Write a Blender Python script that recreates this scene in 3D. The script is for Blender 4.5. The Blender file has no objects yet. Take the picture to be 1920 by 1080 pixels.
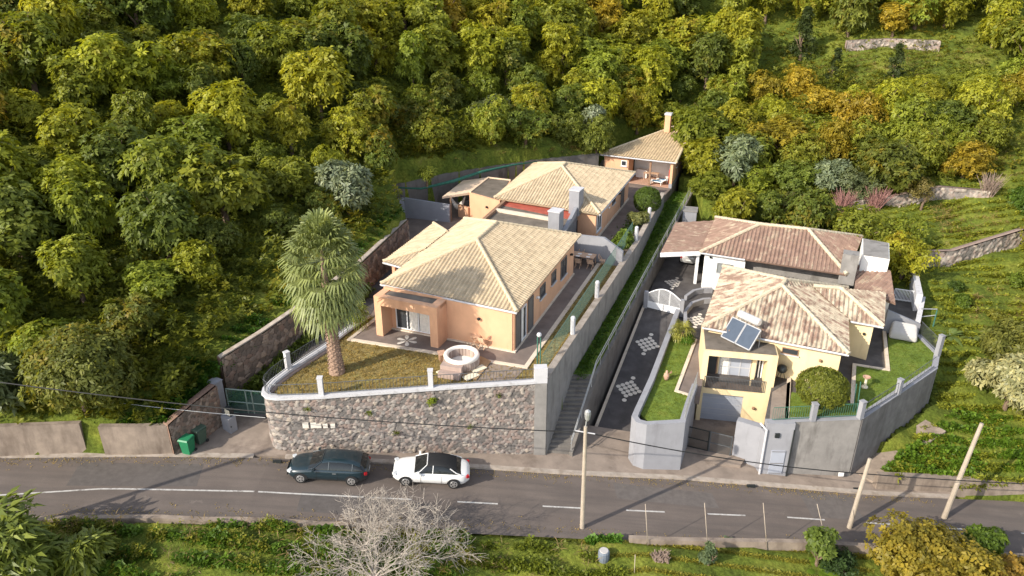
import bpy, math, random
import numpy as np
from mathutils import Vector, Matrix, noise as mnoise
random.seed(7); rng = np.random.default_rng(7)
S = bpy.context.scene; COL = S.collection
R = math.radians; PI = math.pi

# ------------------------------------------------------------------ camera
CAM_H, PITCH, FPX = 27.5, R(25.0), 1420.0
cd = bpy.data.cameras.new('camera'); cam = bpy.data.objects.new('camera', cd); COL.objects.link(cam)
cam.location = (0, 0, CAM_H); cam.rotation_euler = (R(90) - PITCH, 0, 0)
cd.sensor_width = 36; cd.lens = 36 * FPX / 1920; cd.clip_end = 2000; S.camera = cam

# ------------------------------------------------------------------ sky, sun, exposure
SUN_EL, SUN_AZ = R(31), R(35)            # light travels along +X turned 35 degrees towards +Y
w = bpy.data.worlds.new('World'); S.world = w; w.use_nodes = True
wn = w.node_tree.nodes; bg = wn['Background']
sky = wn.new('ShaderNodeTexSky'); sky.sky_type = 'NISHITA'; sky.sun_disc = False
sky.sun_elevation = SUN_EL; sky.sun_rotation = math.atan2(-math.cos(SUN_AZ), -math.sin(SUN_AZ)) % (2 * PI)
hs = wn.new('ShaderNodeHueSaturation'); hs.inputs['Saturation'].default_value = .55
w.node_tree.links.new(sky.outputs[0], hs.inputs['Color']); w.node_tree.links.new(hs.outputs[0], bg.inputs[0]); bg.inputs[1].default_value = 0.15
sl = bpy.data.lights.new('sun', 'SUN'); so = bpy.data.objects.new('sun', sl); COL.objects.link(so)
sl.energy = 3.1; sl.angle = R(0.5); sl.color = (1.0, 0.92, 0.79)
ld = Vector((math.cos(SUN_AZ) * math.cos(SUN_EL), math.sin(SUN_AZ) * math.cos(SUN_EL), -math.sin(SUN_EL)))
so.rotation_euler = ld.to_track_quat('-Z', 'Y').to_euler(); so.location = (-40, -20, 60)
vs = S.view_settings; vs.view_transform = 'Standard'; vs.look = 'None'; vs.gamma = 1; vs.use_curve_mapping = False
vs.exposure = 1.05
try: S.cycles.max_bounces = 6; S.cycles.transparent_max_bounces = 6
except Exception: pass

# ------------------------------------------------------------------ survey helpers: a sight line of the survey meets a level
def P(px, py, z):
    x = (px - 960) / FPX; y = -(py - 540) / FPX
    d = (x, math.cos(PITCH) + y * math.sin(PITCH), -math.sin(PITCH) + y * math.cos(PITCH))
    t = (z - CAM_H) / d[2]
    return Vector((t * d[0], t * d[1], z))
def PY(px, py, Y):
    x = (px - 960) / FPX; y = -(py - 540) / FPX
    d = (x, math.cos(PITCH) + y * math.sin(PITCH), -math.sin(PITCH) + y * math.cos(PITCH))
    t = Y / d[1]
    return Vector((t * d[0], Y, CAM_H + t * d[2]))
def zr(X): return -0.11 * (X + 14) if X > -14 else -0.06 * (X + 14)      # level of the falling road
def PR(px, py, dz=0):
    z = 0
    for i in range(50): z = .5 * z + .5 * zr(P(px, py, z + dz).x)
    return P(px, py, z + dz)
def xy(p): return (p[0], p[1])
def lerp(a, b, t): return a + (b - a) * t

# ------------------------------------------------------------------ object helpers
def tag(o, label=None, cat=None, group=None, kind=None):
    if label: o['label'] = label
    if cat: o['category'] = cat
    if group: o['group'] = group
    if kind: o['kind'] = kind
    return o
def thing(name, label, cat, loc, group=None, rz=0):
    o = bpy.data.objects.new(name, None); COL.objects.link(o); o.location = loc; o.rotation_euler = (0, 0, rz)
    o.empty_display_size = .3
    return tag(o, label, cat, group)
def root_of(o):
    while o.parent: o = o.parent
    return o
class MB:
    def __init__(s): s.v = []; s.f = []; s.c = None
    def add(s, vs, fs):
        n = len(s.v); s.v += [tuple(v) for v in vs]; s.f += [tuple(i + n for i in f) for f in fs]; return s
    def quad(s, a, b, c, d): return s.add([a, b, c, d], [(0, 1, 2, 3)])
    def poly(s, pts): return s.add(pts, [tuple(range(len(pts)))])
    def box(s, c, sx, sy, sz, rz=0, M=None):           # c is the centre of the bottom face
        ca, sa = math.cos(rz), math.sin(rz); vs = []
        for z in (0, sz):
            for x, y in ((-1, -1), (1, -1), (1, 1), (-1, 1)):
                x *= sx / 2; y *= sy / 2; p = Vector((x * ca - y * sa, x * sa + y * ca, z))
                if M: p = M @ p
                vs.append((c[0] + p[0], c[1] + p[1], c[2] + p[2]))
        return s.add(vs, [(3, 2, 1, 0), (4, 5, 6, 7), (0, 1, 5, 4), (1, 2, 6, 5), (2, 3, 7, 6), (3, 0, 4, 7)])
    def obox(s, a, b, wd, h, up=(0, 0, 1)):            # a bar of section wd x h from a to b
        a = Vector(a); b = Vector(b); d = (b - a).normalized(); u = Vector(up)
        sd = d.cross(u)
        if sd.length < 1e-4: sd = d.cross(Vector((1, 0, 0)))
        sd.normalize(); u = sd.cross(d).normalized(); vs = []
        for p in (a, b):
            for i, j in ((-1, -1), (1, -1), (1, 1), (-1, 1)): vs.append(p + sd * (i * wd / 2) + u * (j * h / 2))
        return s.add(vs, [(3, 2, 1, 0), (4, 5, 6, 7), (0, 1, 5, 4), (1, 2, 6, 5), (2, 3, 7, 6), (3, 0, 4, 7)])
    def prism(s, pts, zb, zt):
        n = len(pts)
        A = sum(pts[i][0] * pts[(i + 1) % n][1] - pts[(i + 1) % n][0] * pts[i][1] for i in range(n))
        zb = zb if isinstance(zb, (list, tuple)) else [zb] * n; zt = zt if isinstance(zt, (list, tuple)) else [zt] * n
        idx = list(range(n)) if A > 0 else list(range(n))[::-1]
        vs = [(pts[i][0], pts[i][1], zb[i]) for i in idx] + [(pts[i][0], pts[i][1], zt[i]) for i in idx]
        fs = [tuple(range(n))[::-1], tuple(range(n, 2 * n))] + [(i, (i + 1) % n, n + (i + 1) % n, n + i) for i in range(n)]
        return s.add(vs, fs)
    def wall(s, path, t, zb, zt, side=0):              # a wall along a path, mitred; side 1 = body on the left of the path
        n = len(path); zb = zb if isinstance(zb, (list, tuple)) else [zb] * n; zt = zt if isinstance(zt, (list, tuple)) else [zt] * n
        Lp, Rp = [], []
        for i in range(n):
            p = Vector(path[i][:2]); ds = []
            if i > 0: ds.append((p - Vector(path[i - 1][:2])).normalized())
            if i < n - 1: ds.append((Vector(path[i + 1][:2]) - p).normalized())
            d = sum(ds, Vector((0, 0))).normalized(); nn = Vector((-d.y, d.x)); k = 1 / max(.4, nn.dot(Vector((-ds[0].y, ds[0].x))))
            Lp.append(p + nn * (t * k * (1 + side) / 2)); Rp.append(p - nn * (t * k * (1 - side) / 2))
        vs = []; fs = []
        for i in range(n):
            vs += [(Rp[i].x, Rp[i].y, zb[i]), (Lp[i].x, Lp[i].y, zb[i]), (Lp[i].x, Lp[i].y, zt[i]), (Rp[i].x, Rp[i].y, zt[i])]
        for i in range(n - 1):
            a, b = 4 * i, 4 * i + 4
            fs += [(a, b, b + 3, a + 3), (b + 1, a + 1, a + 2, b + 2), (a + 3, b + 3, b + 2, a + 2), (a + 1, b + 1, b, a)]
        fs += [(0, 3, 2, 1), (4 * n - 4, 4 * n - 3, 4 * n - 2, 4 * n - 1)]
        return s.add(vs, fs)
    def tube(s, pts, r, n=6, cap=True):
        pts = [Vector(p) for p in pts]; m = len(pts); r = r if isinstance(r, (list, tuple)) else [r] * m
        vs = []; fs = []; u = None
        for i in range(m):
            d = (pts[min(i + 1, m - 1)] - pts[max(i - 1, 0)])
            d = d.normalized() if d.length > 1e-6 else Vector((0, 0, 1))
            if u is None:
                u = d.cross(Vector((0, 0, 1)));
                if u.length < .05: u = d.cross(Vector((1, 0, 0)))
            u = (u - d * u.dot(d)).normalized(); q = d.cross(u)
            for k in range(n):
                a = 2 * PI * k / n; vs.append(pts[i] + (u * math.cos(a) + q * math.sin(a)) * r[i])
        for i in range(m - 1):
            for k in range(n):
                a = i * n + k; b = i * n + (k + 1) % n; fs.append((a, b, b + n, a + n))
        if cap: fs += [tuple(range(n))[::-1], tuple(range((m - 1) * n, m * n))]
        return s.add(vs, fs)
    def lathe(s, c, prof, n=20):
        vs = []; fs = []; m = len(prof)
        for (r, z) in prof:
            for k in range(n):
                a = 2 * PI * k / n; vs.append((c[0] + r * math.cos(a), c[1] + r * math.sin(a), c[2] + z))
        for i in range(m - 1):
            for k in range(n):
                a = i * n + k; b = i * n + (k + 1) % n; fs.append((a, b, b + n, a + n))
        fs += [tuple(range(n))[::-1], tuple(range((m - 1) * n, m * n))]
        return s.add(vs, fs)
    def build(s, name, mat, parent=None, smooth=False, cols=None, local=False):
        me = bpy.data.meshes.new(name); v = np.array(s.v, dtype=np.float64).reshape(-1, 3); loc = None
        if not local:
            if parent is None:
                mn, mx = v.min(0), v.max(0); loc = Vector(((mn[0] + mx[0]) / 2, (mn[1] + mx[1]) / 2, mn[2]))
            else: loc = root_of(parent).location.copy()
            v = v - np.array(loc)
        me.from_pydata(v.tolist(), [], s.f)
        if cols is not None:
            at = me.color_attributes.new('tint', 'FLOAT_COLOR', 'POINT'); at.data.foreach_set('color', np.asarray(cols, dtype=np.float32).ravel())
        if smooth: me.polygons.foreach_set('use_smooth', [True] * len(me.polygons))
        me.materials.append(mat); me.update()
        o = bpy.data.objects.new(name, me); COL.objects.link(o)
        if parent is not None: o.parent = parent
        elif loc is not None: o.location = loc
        return o
def struct(name, mb, mat, parent=None, **k):
    o = mb.build(name, mat, parent, **k)
    if parent is None: o['kind'] = 'structure'
    return o
def arr_mesh(name, V, F4, mat, cols=None):             # fast quad mesh
    me = bpy.data.meshes.new(name); nV, nF = len(V), len(F4)
    me.vertices.add(nV); me.vertices.foreach_set('co', np.asarray(V, dtype=np.float32).ravel())
    me.loops.add(nF * 4); me.loops.foreach_set('vertex_index', np.asarray(F4, dtype=np.int32).ravel())
    me.polygons.add(nF); me.polygons.foreach_set('loop_start', np.arange(0, nF * 4, 4, dtype=np.int32))
    me.polygons.foreach_set('loop_total', np.full(nF, 4, dtype=np.int32))
    if cols is not None:
        at = me.color_attributes.new('tint', 'FLOAT_COLOR', 'POINT'); at.data.foreach_set('color', np.asarray(cols, dtype=np.float32).ravel())
    me.materials.append(mat); me.update(calc_edges=True); me.validate()
    return me
def mobj(name, me, parent=None, loc=(0, 0, 0)):
    o = bpy.data.objects.new(name, me); COL.objects.link(o); o.location = loc
    if parent: o.parent = parent
    return o
def copy_tree(root, loc, rz=0, label=None, group=None, scale=None):
    r = root.copy(); COL.objects.link(r); r.location = loc; r.rotation_euler = (0, 0, rz)
    if label: r['label'] = label
    if group: r['group'] = group
    if scale: r.scale = scale
    for ch in list(root.children):
        c = ch.copy(); COL.objects.link(c); c.parent = r
        for g in list(ch.children):
            d = g.copy(); COL.objects.link(d); d.parent = c
    return r

# ------------------------------------------------------------------ materials
class NT:
    def __init__(s, name):
        s.m = bpy.data.materials.new(name); s.m.use_nodes = True; s.n = s.m.node_tree.nodes; s.l = s.m.node_tree.links
        s.b = s.n['Principled BSDF']; s.out = s.n['Material Output']
    def N(s, t, **k):
        n = s.n.new(t)
        for a, v in k.items(): setattr(n, a, v)
        return n
    def L(s, a, b): s.l.new(a, b)
    def coord(s): return s.N('ShaderNodeTexCoord').outputs['Object']
    def noise(s, vec, scale, detail=4, rough=.6):
        n = s.N('ShaderNodeTexNoise'); n.inputs['Scale'].default_value = scale; n.inputs['Detail'].default_value = detail
        n.inputs['Roughness'].default_value = rough; s.L(vec, n.inputs['Vector']); return n.outputs['Fac']
    def ramp(s, fac, stops):
        r = s.N('ShaderNodeValToRGB'); e = r.color_ramp.elements
        while len(e) < len(stops): e.new(.5)
        for i, (p, c) in enumerate(stops): e[i].position = p; e[i].color = (*c, 1) if len(c) == 3 else c
        s.L(fac, r.inputs[0]); return r.outputs[0]
    def mix(s, fac, a, b, mode='MIX'):
        m = s.N('ShaderNodeMix', data_type='RGBA', blend_type=mode)
        for sock, v in ((m.inputs[0], fac), (m.inputs[6], a), (m.inputs[7], b)):
            if hasattr(v, 'is_output'): s.L(v, sock)
            elif isinstance(v, (int, float)): sock.default_value = v
            else: sock.default_value = (*v, 1)
        return m.outputs[2]
    def math(s, op, a, b=0):
        m = s.N('ShaderNodeMath', operation=op)
        for i, v in enumerate((a, b)):
            if hasattr(v, 'is_output'): s.L(v, m.inputs[i])
            else: m.inputs[i].default_value = v
        return m.outputs[0]
    def bump(s, h, strength=.3, dist=.02):
        b = s.N('ShaderNodeBump'); b.inputs['Strength'].default_value = strength; b.inputs['Distance'].default_value = dist
        s.L(h, b.inputs['Height']); s.L(b.outputs[0], s.b.inputs['Normal'])
    def color(s, c):
        if hasattr(c, 'is_output'): s.L(c, s.b.inputs['Base Color'])
        else: s.b.inputs['Base Color'].default_value = (*c, 1)
def sc(c, k): return tuple(max(0, x * k) for x in c)
def plain(name, c, rough=.7, metal=0, var=.12, scale=3, spec=.3, c2=None, bump=0, stain=None, st_scale=.6, st_lo=.52, st_hi=.72, streak=False):
    t = NT(name); v = t.coord()
    f = t.noise(v, scale, 5)
    col = t.ramp(f, [(.3, sc(c, 1 - var)), (.7, c2 or sc(c, 1 + var))])
    if stain:
        vv = v
        if streak:
            mp = t.N('ShaderNodeMapping'); mp.inputs['Scale'].default_value = (1.5, 1.5, .4); t.L(v, mp.inputs[0]); vv = mp.outputs[0]
        g = t.noise(vv, st_scale, 6, .65)
        col = t.mix(t.ramp(g, [(st_lo, (0, 0, 0)), (st_hi, (1, 1, 1))]), col, stain)
    t.color(col); t.b.inputs['Roughness'].default_value = rough; t.b.inputs['Metallic'].default_value = metal
    t.b.inputs['Specular IOR Level'].default_value = spec
    if bump: t.bump(t.noise(v, scale * 6, 4), bump, .02)
    return t.m
M = {}
t = NT('asphalt'); v = t.coord(); mp = t.N('ShaderNodeMapping'); mp.inputs['Scale'].default_value = (.05, 1.3, 1); t.L(v, mp.inputs[0])
col = t.ramp(t.noise(v, .5, 5), [(.3, (.112, .089, .076)), (.7, (.150, .120, .102))])
col = t.mix(t.ramp(t.noise(mp.outputs[0], 1.4, 4, .6), [(.42, (0, 0, 0)), (.68, (.75, .75, .75))]), col, (.092, .076, .067))
col = t.mix(t.ramp(t.noise(v, .9, 6, .75), [(.64, (0, 0, 0)), (.72, (.6, .6, .6))]), col, (.20, .165, .14))
t.color(t.mix(1, col, t.ramp(t.noise(v, 28, 3, .8), [(.3, (.82, .82, .82)), (.7, (1.16, 1.16, 1.16))]), 'MULTIPLY')); t.b.inputs['Roughness'].default_value = .9; t.bump(t.noise(v, 20, 4), .3, .01); M['asphalt'] = t.m
M['apron'] = plain('weathered_concrete', (.25, .20, .162), .9, var=.2, scale=.9, bump=.25, stain=(.15, .115, .092), st_scale=.7)
M['kerb'] = plain('kerb_concrete', (.36, .305, .255), .9, var=.2, scale=2, bump=.2, stain=(.22, .17, .125), st_scale=1.2)
M['line'] = plain('road_paint', (.47, .45, .42), .8, var=.15, scale=5, stain=(.19, .17, .155), st_scale=3.5, st_lo=.52, st_hi=.68)
M['paving'] = plain('brown_paving', (.175, .138, .118), .85, var=.18, scale=1.3, bump=.2, stain=(.235, .19, .16), st_scale=.5)
M['rampdark'] = plain('dark_ramp_paving', (.078, .070, .068), .75, var=.3, scale=1.0, bump=.2, stain=(.12, .11, .105), st_scale=.8)
M['edging'] = plain('pale_edging', (.62, .52, .41), .8, var=.1, scale=3, stain=(.36, .29, .22), st_scale=1.5)
M['whiteinlay'] = plain('white_inlay', (.66, .60, .52), .8, var=.1, scale=6)
M['orange'] = plain('orange_render', (.66, .375, .225), .85, var=.06, scale=1.2, bump=.08, stain=(.55, .30, .18), st_scale=.7, streak=True)
M['cream'] = plain('cream_render', (.74, .585, .345), .85, var=.05, scale=1.2, bump=.08, stain=(.62, .47, .27), st_scale=.7, streak=True)
M['white'] = plain('white_render', (.80, .78, .74), .8, var=.04, scale=1.5, bump=.05)
M['whitemetal'] = plain('white_paint', (.74, .74, .75), .5, var=.05, scale=4)
M['bluegrey'] = plain('bluegrey_render', (.265, .265, .283), .85, var=.08, scale=1.2, bump=.1, stain=(.205, .20, .215), st_scale=.7, streak=True)
M['capwhite'] = plain('white_coping', (.52, .51, .52), .8, var=.1, scale=2, stain=(.33, .315, .31), st_scale=2.0)
M['concrete'] = plain('grey_concrete', (.235, .22, .205), .9, var=.16, scale=1.4, bump=.3, stain=(.12, .11, .10), st_scale=.8, streak=True)
M['block'] = plain('grey_blockwork', (.19, .175, .165), .9, var=.2, scale=1.8, bump=.4, stain=(.10, .09, .082), st_scale=.8, streak=True, st_lo=.44, st_hi=.78)  # blockwork grey set darker to carry the wall's shaded side
M['darkconc'] = plain('dark_concrete', (.16, .145, .13), .9, var=.2, scale=1.2, bump=.3, stain=(.075, .065, .055), st_scale=.7, streak=True)
M['tanconc'] = plain('tan_concrete', (.27, .215, .17), .9, var=.2, scale=1.6, bump=.3, stain=(.12, .09, .07), st_scale=.9, st_lo=.46, st_hi=.78, streak=True)
M['flatroof'] = plain('flat_roof_felt', (.15, .125, .10), .9, var=.25, scale=1.0, bump=.2, stain=(.085, .07, .055), st_scale=.9)
M['redroof'] = plain('red_roof_coat', (.36, .085, .055), .8, var=.2, scale=2)
M['wood'] = plain('brown_wood', (.27, .16, .10), .6, var=.25, scale=5)
M['palewood'] = plain('teak_wood', (.55, .36, .24), .6, var=.15, scale=5)
M['darkmetal'] = plain('dark_metal', (.035, .04, .04), .5, .4)
M['greenmetal'] = plain('grey_green_metal', (.20, .25, .22), .5, .2)
M['meshgreen'] = plain('green_mesh', (.05, .14, .10), .7); M['wire'] = plain('green_wire', (.11, .19, .15), .6)
M['rail'] = plain('dark_rail', (.10, .105, .11), .5, .3)
M['galv'] = plain('galvanised', (.42, .42, .41), .45, .5)
M['polewood'] = plain('pole_timber', (.36, .30, .235), .8, var=.15, scale=3, bump=.2, stain=(.33, .27, .20), st_scale=1.5, streak=True)
M['binGreen'] = plain('green_plastic', (.02, .17, .075), .45, var=.08)
M['binDark'] = plain('dull_green_plastic', (.055, .085, .06), .6, var=.1)
M['cable'] = plain('cable_rubber', (.015, .015, .015), .6)
M['spa'] = plain('spa_vinyl', (.36, .27, .23), .6, var=.1, scale=3)
M['spaRim'] = plain('spa_rim_vinyl', (.76, .70, .63), .5, var=.04)
M['mat'] = plain('brown_mat', (.36, .23, .12), .8, var=.25, scale=3)
M['stonepale'] = plain('pale_slab', (.68, .61, .46), .8, var=.12, scale=4)
M['garage'] = plain('garage_panel', (.33, .35, .40), .5, var=.04, scale=2)
M['soil'] = plain('brown_soil', (.16, .10, .06), .95, var=.3, scale=2, bump=.4)
M['glass'] = plain('window_glass', (.035, .04, .045), .08, var=.1, spec=.6)
M['curtain'] = plain('curtain_cloth', (.70, .66, .60), .9, var=.12, scale=6)
M['shutter'] = plain('window_shutter', (.14, .125, .115), .6, var=.15, scale=4)
M['shuttergrey'] = plain('grey_shutter', (.42, .42, .43), .6, var=.05, scale=4)
M['shutmid'] = plain('mid_grey_shutter', (.20, .21, .21), .6, var=.05, scale=4); M['tarp'] = plain('green_netting', (.03, .12, .085), .8, var=.3, scale=6)
M['blue'] = plain('blue_cloth', (.10, .26, .42), .8)
M['red'] = plain('red_cloth', (.45, .05, .04), .7)
M['clay'] = plain('terracotta', (.44, .27, .19), .8, var=.2, scale=8)
M['greycover'] = plain('grey_canvas', (.42, .40, .38), .85, var=.08, scale=3)
M['bark'] = plain('bark', (.16, .11, .075), .9, var=.3, scale=6, bump=.5)
M['palebark'] = plain('pale_bark', (.34, .295, .25), .85, var=.3, scale=7)
M['tank'] = plain('tank_metal', (.74, .72, .70), .3, .5, var=.03)
M['panel'] = plain('collector_glass', (.055, .072, .10), .3, var=.1, spec=.6)
M['panelframe'] = plain('aluminium', (.45, .44, .43), .4, .6)
M['slabroof'] = plain('peach_slab', (.72, .54, .38), .8, var=.08)
M['blackcloth'] = plain('black_soft_top', (.018, .018, .019), .8)
M['carglass'] = plain('car_glass', (.012, .014, .014), .06, spec=.6)
M['tyre'] = plain('tyre_rubber', (.02, .02, .02), .8)
M['rim'] = plain('alloy', (.50, .49, .48), .35, .7)
M['lampred'] = plain('tail_lens', (.40, .015, .02), .2)
M['lampclear'] = plain('head_lens', (.55, .57, .58), .1, spec=.7)
M['plate'] = plain('blank_plate', (.7, .7, .68), .5)
def carpaint(name, c):
    t = NT(name); t.color(c); t.b.inputs['Roughness'].default_value = .28; t.b.inputs['Coat Weight'].default_value = .7; t.b.inputs['Coat Roughness'].default_value = .04
    return t.m
M['cwhite'] = carpaint('white_car_paint', (.74, .73, .71)); M['cdark'] = carpaint('petrol_blue_paint', (.008, .021, .028)); M['csilver'] = carpaint('silver_car_paint', (.36, .35, .34))

def roofmat(name, c1, c2, lichen=None, lo=.45, hi=.6, dark=None):
    t = NT(name); v = t.coord(); f = t.noise(v, 2.2, 5)
    col = t.ramp(f, [(.3, c1), (.7, c2)])
    at = t.N('ShaderNodeAttribute', attribute_name='tint'); sp = t.N('ShaderNodeSeparateColor'); t.L(at.outputs['Color'], sp.inputs[0])
    k = t.ramp(sp.outputs[0], [(0, (.82, .80, .77)), (1, (1.12, 1.1, 1.07))])
    if lichen:
        mpv = t.N('ShaderNodeMapping'); mpv.inputs['Location'].default_value = (13.3, 7.7, 3.1); mpv.inputs['Rotation'].default_value = (.4, .7, .2); t.L(v, mpv.inputs[0]); v2 = mpv.outputs[0]
        g = t.math('ADD', t.math('MULTIPLY', t.noise(v2, 1.3, 4), .40), t.math('MULTIPLY', t.noise(v2, 3.6, 4, .8), .60))
        g = t.math('ADD', g, t.math('MULTIPLY', t.math('SUBTRACT', sp.outputs[1], .5), .36))
        col = t.mix(t.ramp(g, [(lo, (0, 0, 0)), (hi, (1, 1, 1))]), col, lichen)
    if dark: col = t.mix(t.ramp(t.noise(v, 1.3, 6, .7), [(.58, (0, 0, 0)), (.75, (1, 1, 1))]), col, dark)
    col = t.mix(1, col, k, 'MULTIPLY'); t.color(col); t.b.inputs['Roughness'].default_value = .85; t.b.inputs['Specular IOR Level'].default_value = .2
    t.bump(t.noise(v, 25, 3), .15, .01)
    return t.m
M['roofA'] = roofmat('cream_clay_tiles', (.43, .345, .235), (.50, .41, .29), dark=(.36, .275, .185))
M['roofP'] = roofmat('buff_clay_tiles', (.42, .32, .20), (.50, .39, .25), dark=(.33, .24, .16))
M['roofB'] = roofmat('lichened_clay_tiles', (.205, .138, .108), (.275, .188, .145), lichen=(.45, .39, .30), lo=.38, hi=.58)
M['roofC'] = roofmat('old_brown_tiles', (.215, .14, .112), (.28, .188, .145), lichen=(.40, .33, .245), lo=.55, hi=.78)
M['ridgeA'] = plain('cream_ridge', (.56, .45, .30), .8, var=.15, scale=5)
M['ridgeB'] = plain('lichen_ridge', (.50, .43, .31), .85, var=.2, scale=5, stain=(.42, .30, .22), st_scale=3)

def leafmat(name, transl=.42, gloss=.25, patch=None, pscale=.12, plo=.55, phi=.7, usecol=True, base=(.08, .12, .02)):
    t = NT(name)
    at = t.N('ShaderNodeAttribute', attribute_name='tint'); sp = t.N('ShaderNodeSeparateColor'); t.L(at.outputs['Color'], sp.inputs[0])
    if usecol:
        oi = t.N('ShaderNodeObjectInfo'); base = oi.outputs['Color']
    k = t.ramp(sp.outputs[0], [(0, (.62, .66, .6)), (.5, (1, 1, 1)), (1, (1.5, 1.4, 1.2))])
    col = t.mix(1, base, k, 'MULTIPLY')
    if patch:
        g = t.N('ShaderNodeNewGeometry'); f = t.noise(g.outputs['Position'], pscale, 3)
        f = t.math('ADD', f, t.math('MULTIPLY', t.math('SUBTRACT', sp.outputs[1], .5), .35))
        col = t.mix(t.ramp(f, [(plo, (0, 0, 0)), (phi, (1, 1, 1))]), col, patch)
    t.color(col); t.b.inputs['Roughness'].default_value = .5; t.b.inputs['Specular IOR Level'].default_value = gloss
    tr = t.N('ShaderNodeBsdfTranslucent'); t.L(t.mix(1, col, (1.3, 1.25, .55), 'MULTIPLY'), tr.inputs[0])
    mx = t.N('ShaderNodeMixShader'); mx.inputs[0].default_value = transl
    t.L(t.b.outputs[0], mx.inputs[1]); t.L(tr.outputs[0], mx.inputs[2]); t.L(mx.outputs[0], t.out.inputs[0])
    return t.m
M['leaf'] = leafmat('broad_leaves', patch=(.28, .205, .02), plo=.62, phi=.84)
M['leafplain'] = leafmat('plain_leaves')
M['leafpale'] = leafmat('pale_leaves', .25, .5)
# ================================================================== terrain
ctrl = [(-60,34,3.6),(-60,27,1),(-30,27,-.8),(-15,27,-2),(0,27,-3.2),(10,27.5,-3.9),(20,28.5,-4.9),(36,30,-6.3),(-30,18,-5),(0,18,-8),(30,18,-10),(60,30,-8),
 (-30,36.6,3.3),(-21.5,36.9,2.9),(-19,40,3.7),(-15.5,47,5.2),(-10.5,55,6.2),(-9,60,6.8),(-7,66,7.0),(2,73,7.0),(9,80.5,6.8),(20,88,6.0),
 (-30,50,8.6),(-22,55,8.8),(-15,66,9.6),(-5,78,9.8),(8,88,9.6),(20,95,9),
 (-45,45,8),(-45,60,16),(-30,70,15.5),(-15,80,14.5),(0,92,14.5),(20,103,14.5),(40,101,14),
 (-60,80,27),(-30,90,24),(0,110,23.5),(30,116,22),(60,116,22),(-30,130,38),(30,140,34),(-80,130,48),(85,130,30),(-85,60,26),
 (21,78,3.4),(30,74,3.0),(36,67,2.2),(33,61,1.0),(45,70,4.2),(34.5,54,0.2),(42,57,.6),(35,47,-1.6),(45,50,-1.2),(31,42.5,-2.9),(45,43,-2.4),(40,86,8),(56,82,8.5),(62,60,2.6),(62,45,-1.5)]
C = np.array(ctrl, float)
def tps(r2): return np.where(r2 > 1e-9, r2 * np.log(r2 + 1e-12), 0)
n_ = len(C); d2 = ((C[:, None, :2] - C[None, :, :2]) ** 2).sum(2)
A_ = np.zeros((n_ + 3, n_ + 3)); A_[:n_, :n_] = tps(d2) + np.eye(n_) * 8; A_[:n_, n_] = 1; A_[:n_, n_ + 1:] = C[:, :2]; A_[n_, :n_] = 1; A_[n_ + 1:, :n_] = C[:, :2].T
W_ = np.linalg.solve(A_, np.concatenate([C[:, 2], [0, 0, 0]]))
def hill(X, Y):
    X = np.atleast_1d(np.asarray(X, float)); Y = np.atleast_1d(np.asarray(Y, float))
    out = np.full(X.shape, W_[n_]) + W_[n_ + 1] * X + W_[n_ + 2] * Y
    for i in range(n_): out += W_[i] * tps((X - C[i, 0]) ** 2 + (Y - C[i, 1]) ** 2)
    return out
# road edges (world metres)
CX = [-70, -27, -21.9, -12.3, -3, 3.9, 11.4, 16, 30.4, 70]; CY = [27.5, 31.5, 32.4, 32.8, 33.3, 33.65, 34.1, 34.4, 34.8, 34.0]
UX = [-70, -28.8, -20.5, -13, -2.5, 3.2, 10.5, 15, 22.8, 31.8, 70]; UY = [30.5, 34.5, 35.3, 35.7, 36.3, 36.5, 37.0, 37.05, 37.15, 37.8, 37.0]
def yc(x): return float(np.interp(x, CX, CY))
def yu(x): return float(np.interp(x, UX, UY))
def yl(x): return yc(x) - float(np.interp(x, [4, 7], [2.12, 2.5]))
zrv = np.vectorize(zr)
def inpoly(X, Y, poly):
    ins = np.zeros(X.shape, bool); n = len(poly); j = n - 1
    for i in range(n):
        xi, yi = poly[i][0], poly[i][1]; xj, yj = poly[j][0], poly[j][1]
        c = ((yi > Y) != (yj > Y)) & (X < (xj - xi) * (Y - yi) / (yj - yi + 1e-12) + xi); ins ^= c; j = i
    return ins

# ---- survey lines
Zt = 3.75
terr_px = [(690,590),(650,617),(613,645),(540,692),(512,713),(499,727),(497,735),(504,741),(520,743),(602,740),(700,733),(808,725),(1004,712)]
terr = [P(x, y, Zt) for x, y in terr_px]
sideA = [P(1022, 708, 3.9), P(1078, 625, 3.9), P(1122, 560, 3.9), P(1193, 455, 3.9), P(1243, 362, 3.9)]
swall = [P(413, 672, 4.0), P(490, 625, 4.6), P(565, 574, 5.2), P(680, 490, 5.9), P(763, 412, 6.1)]
backw = [P(729, 349, 6.5), P(830, 327, 6.5), P(877, 319, 6.5), P(940, 309, 6.5), P(1003, 300, 6.5), P(1123, 287.6, 6.5)]
gwall = [P(731, 369, 5.7), P(842, 384, 5.7)]
gateL, gateR = P(424, 775, .55), P(497, 783, .40)
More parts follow.
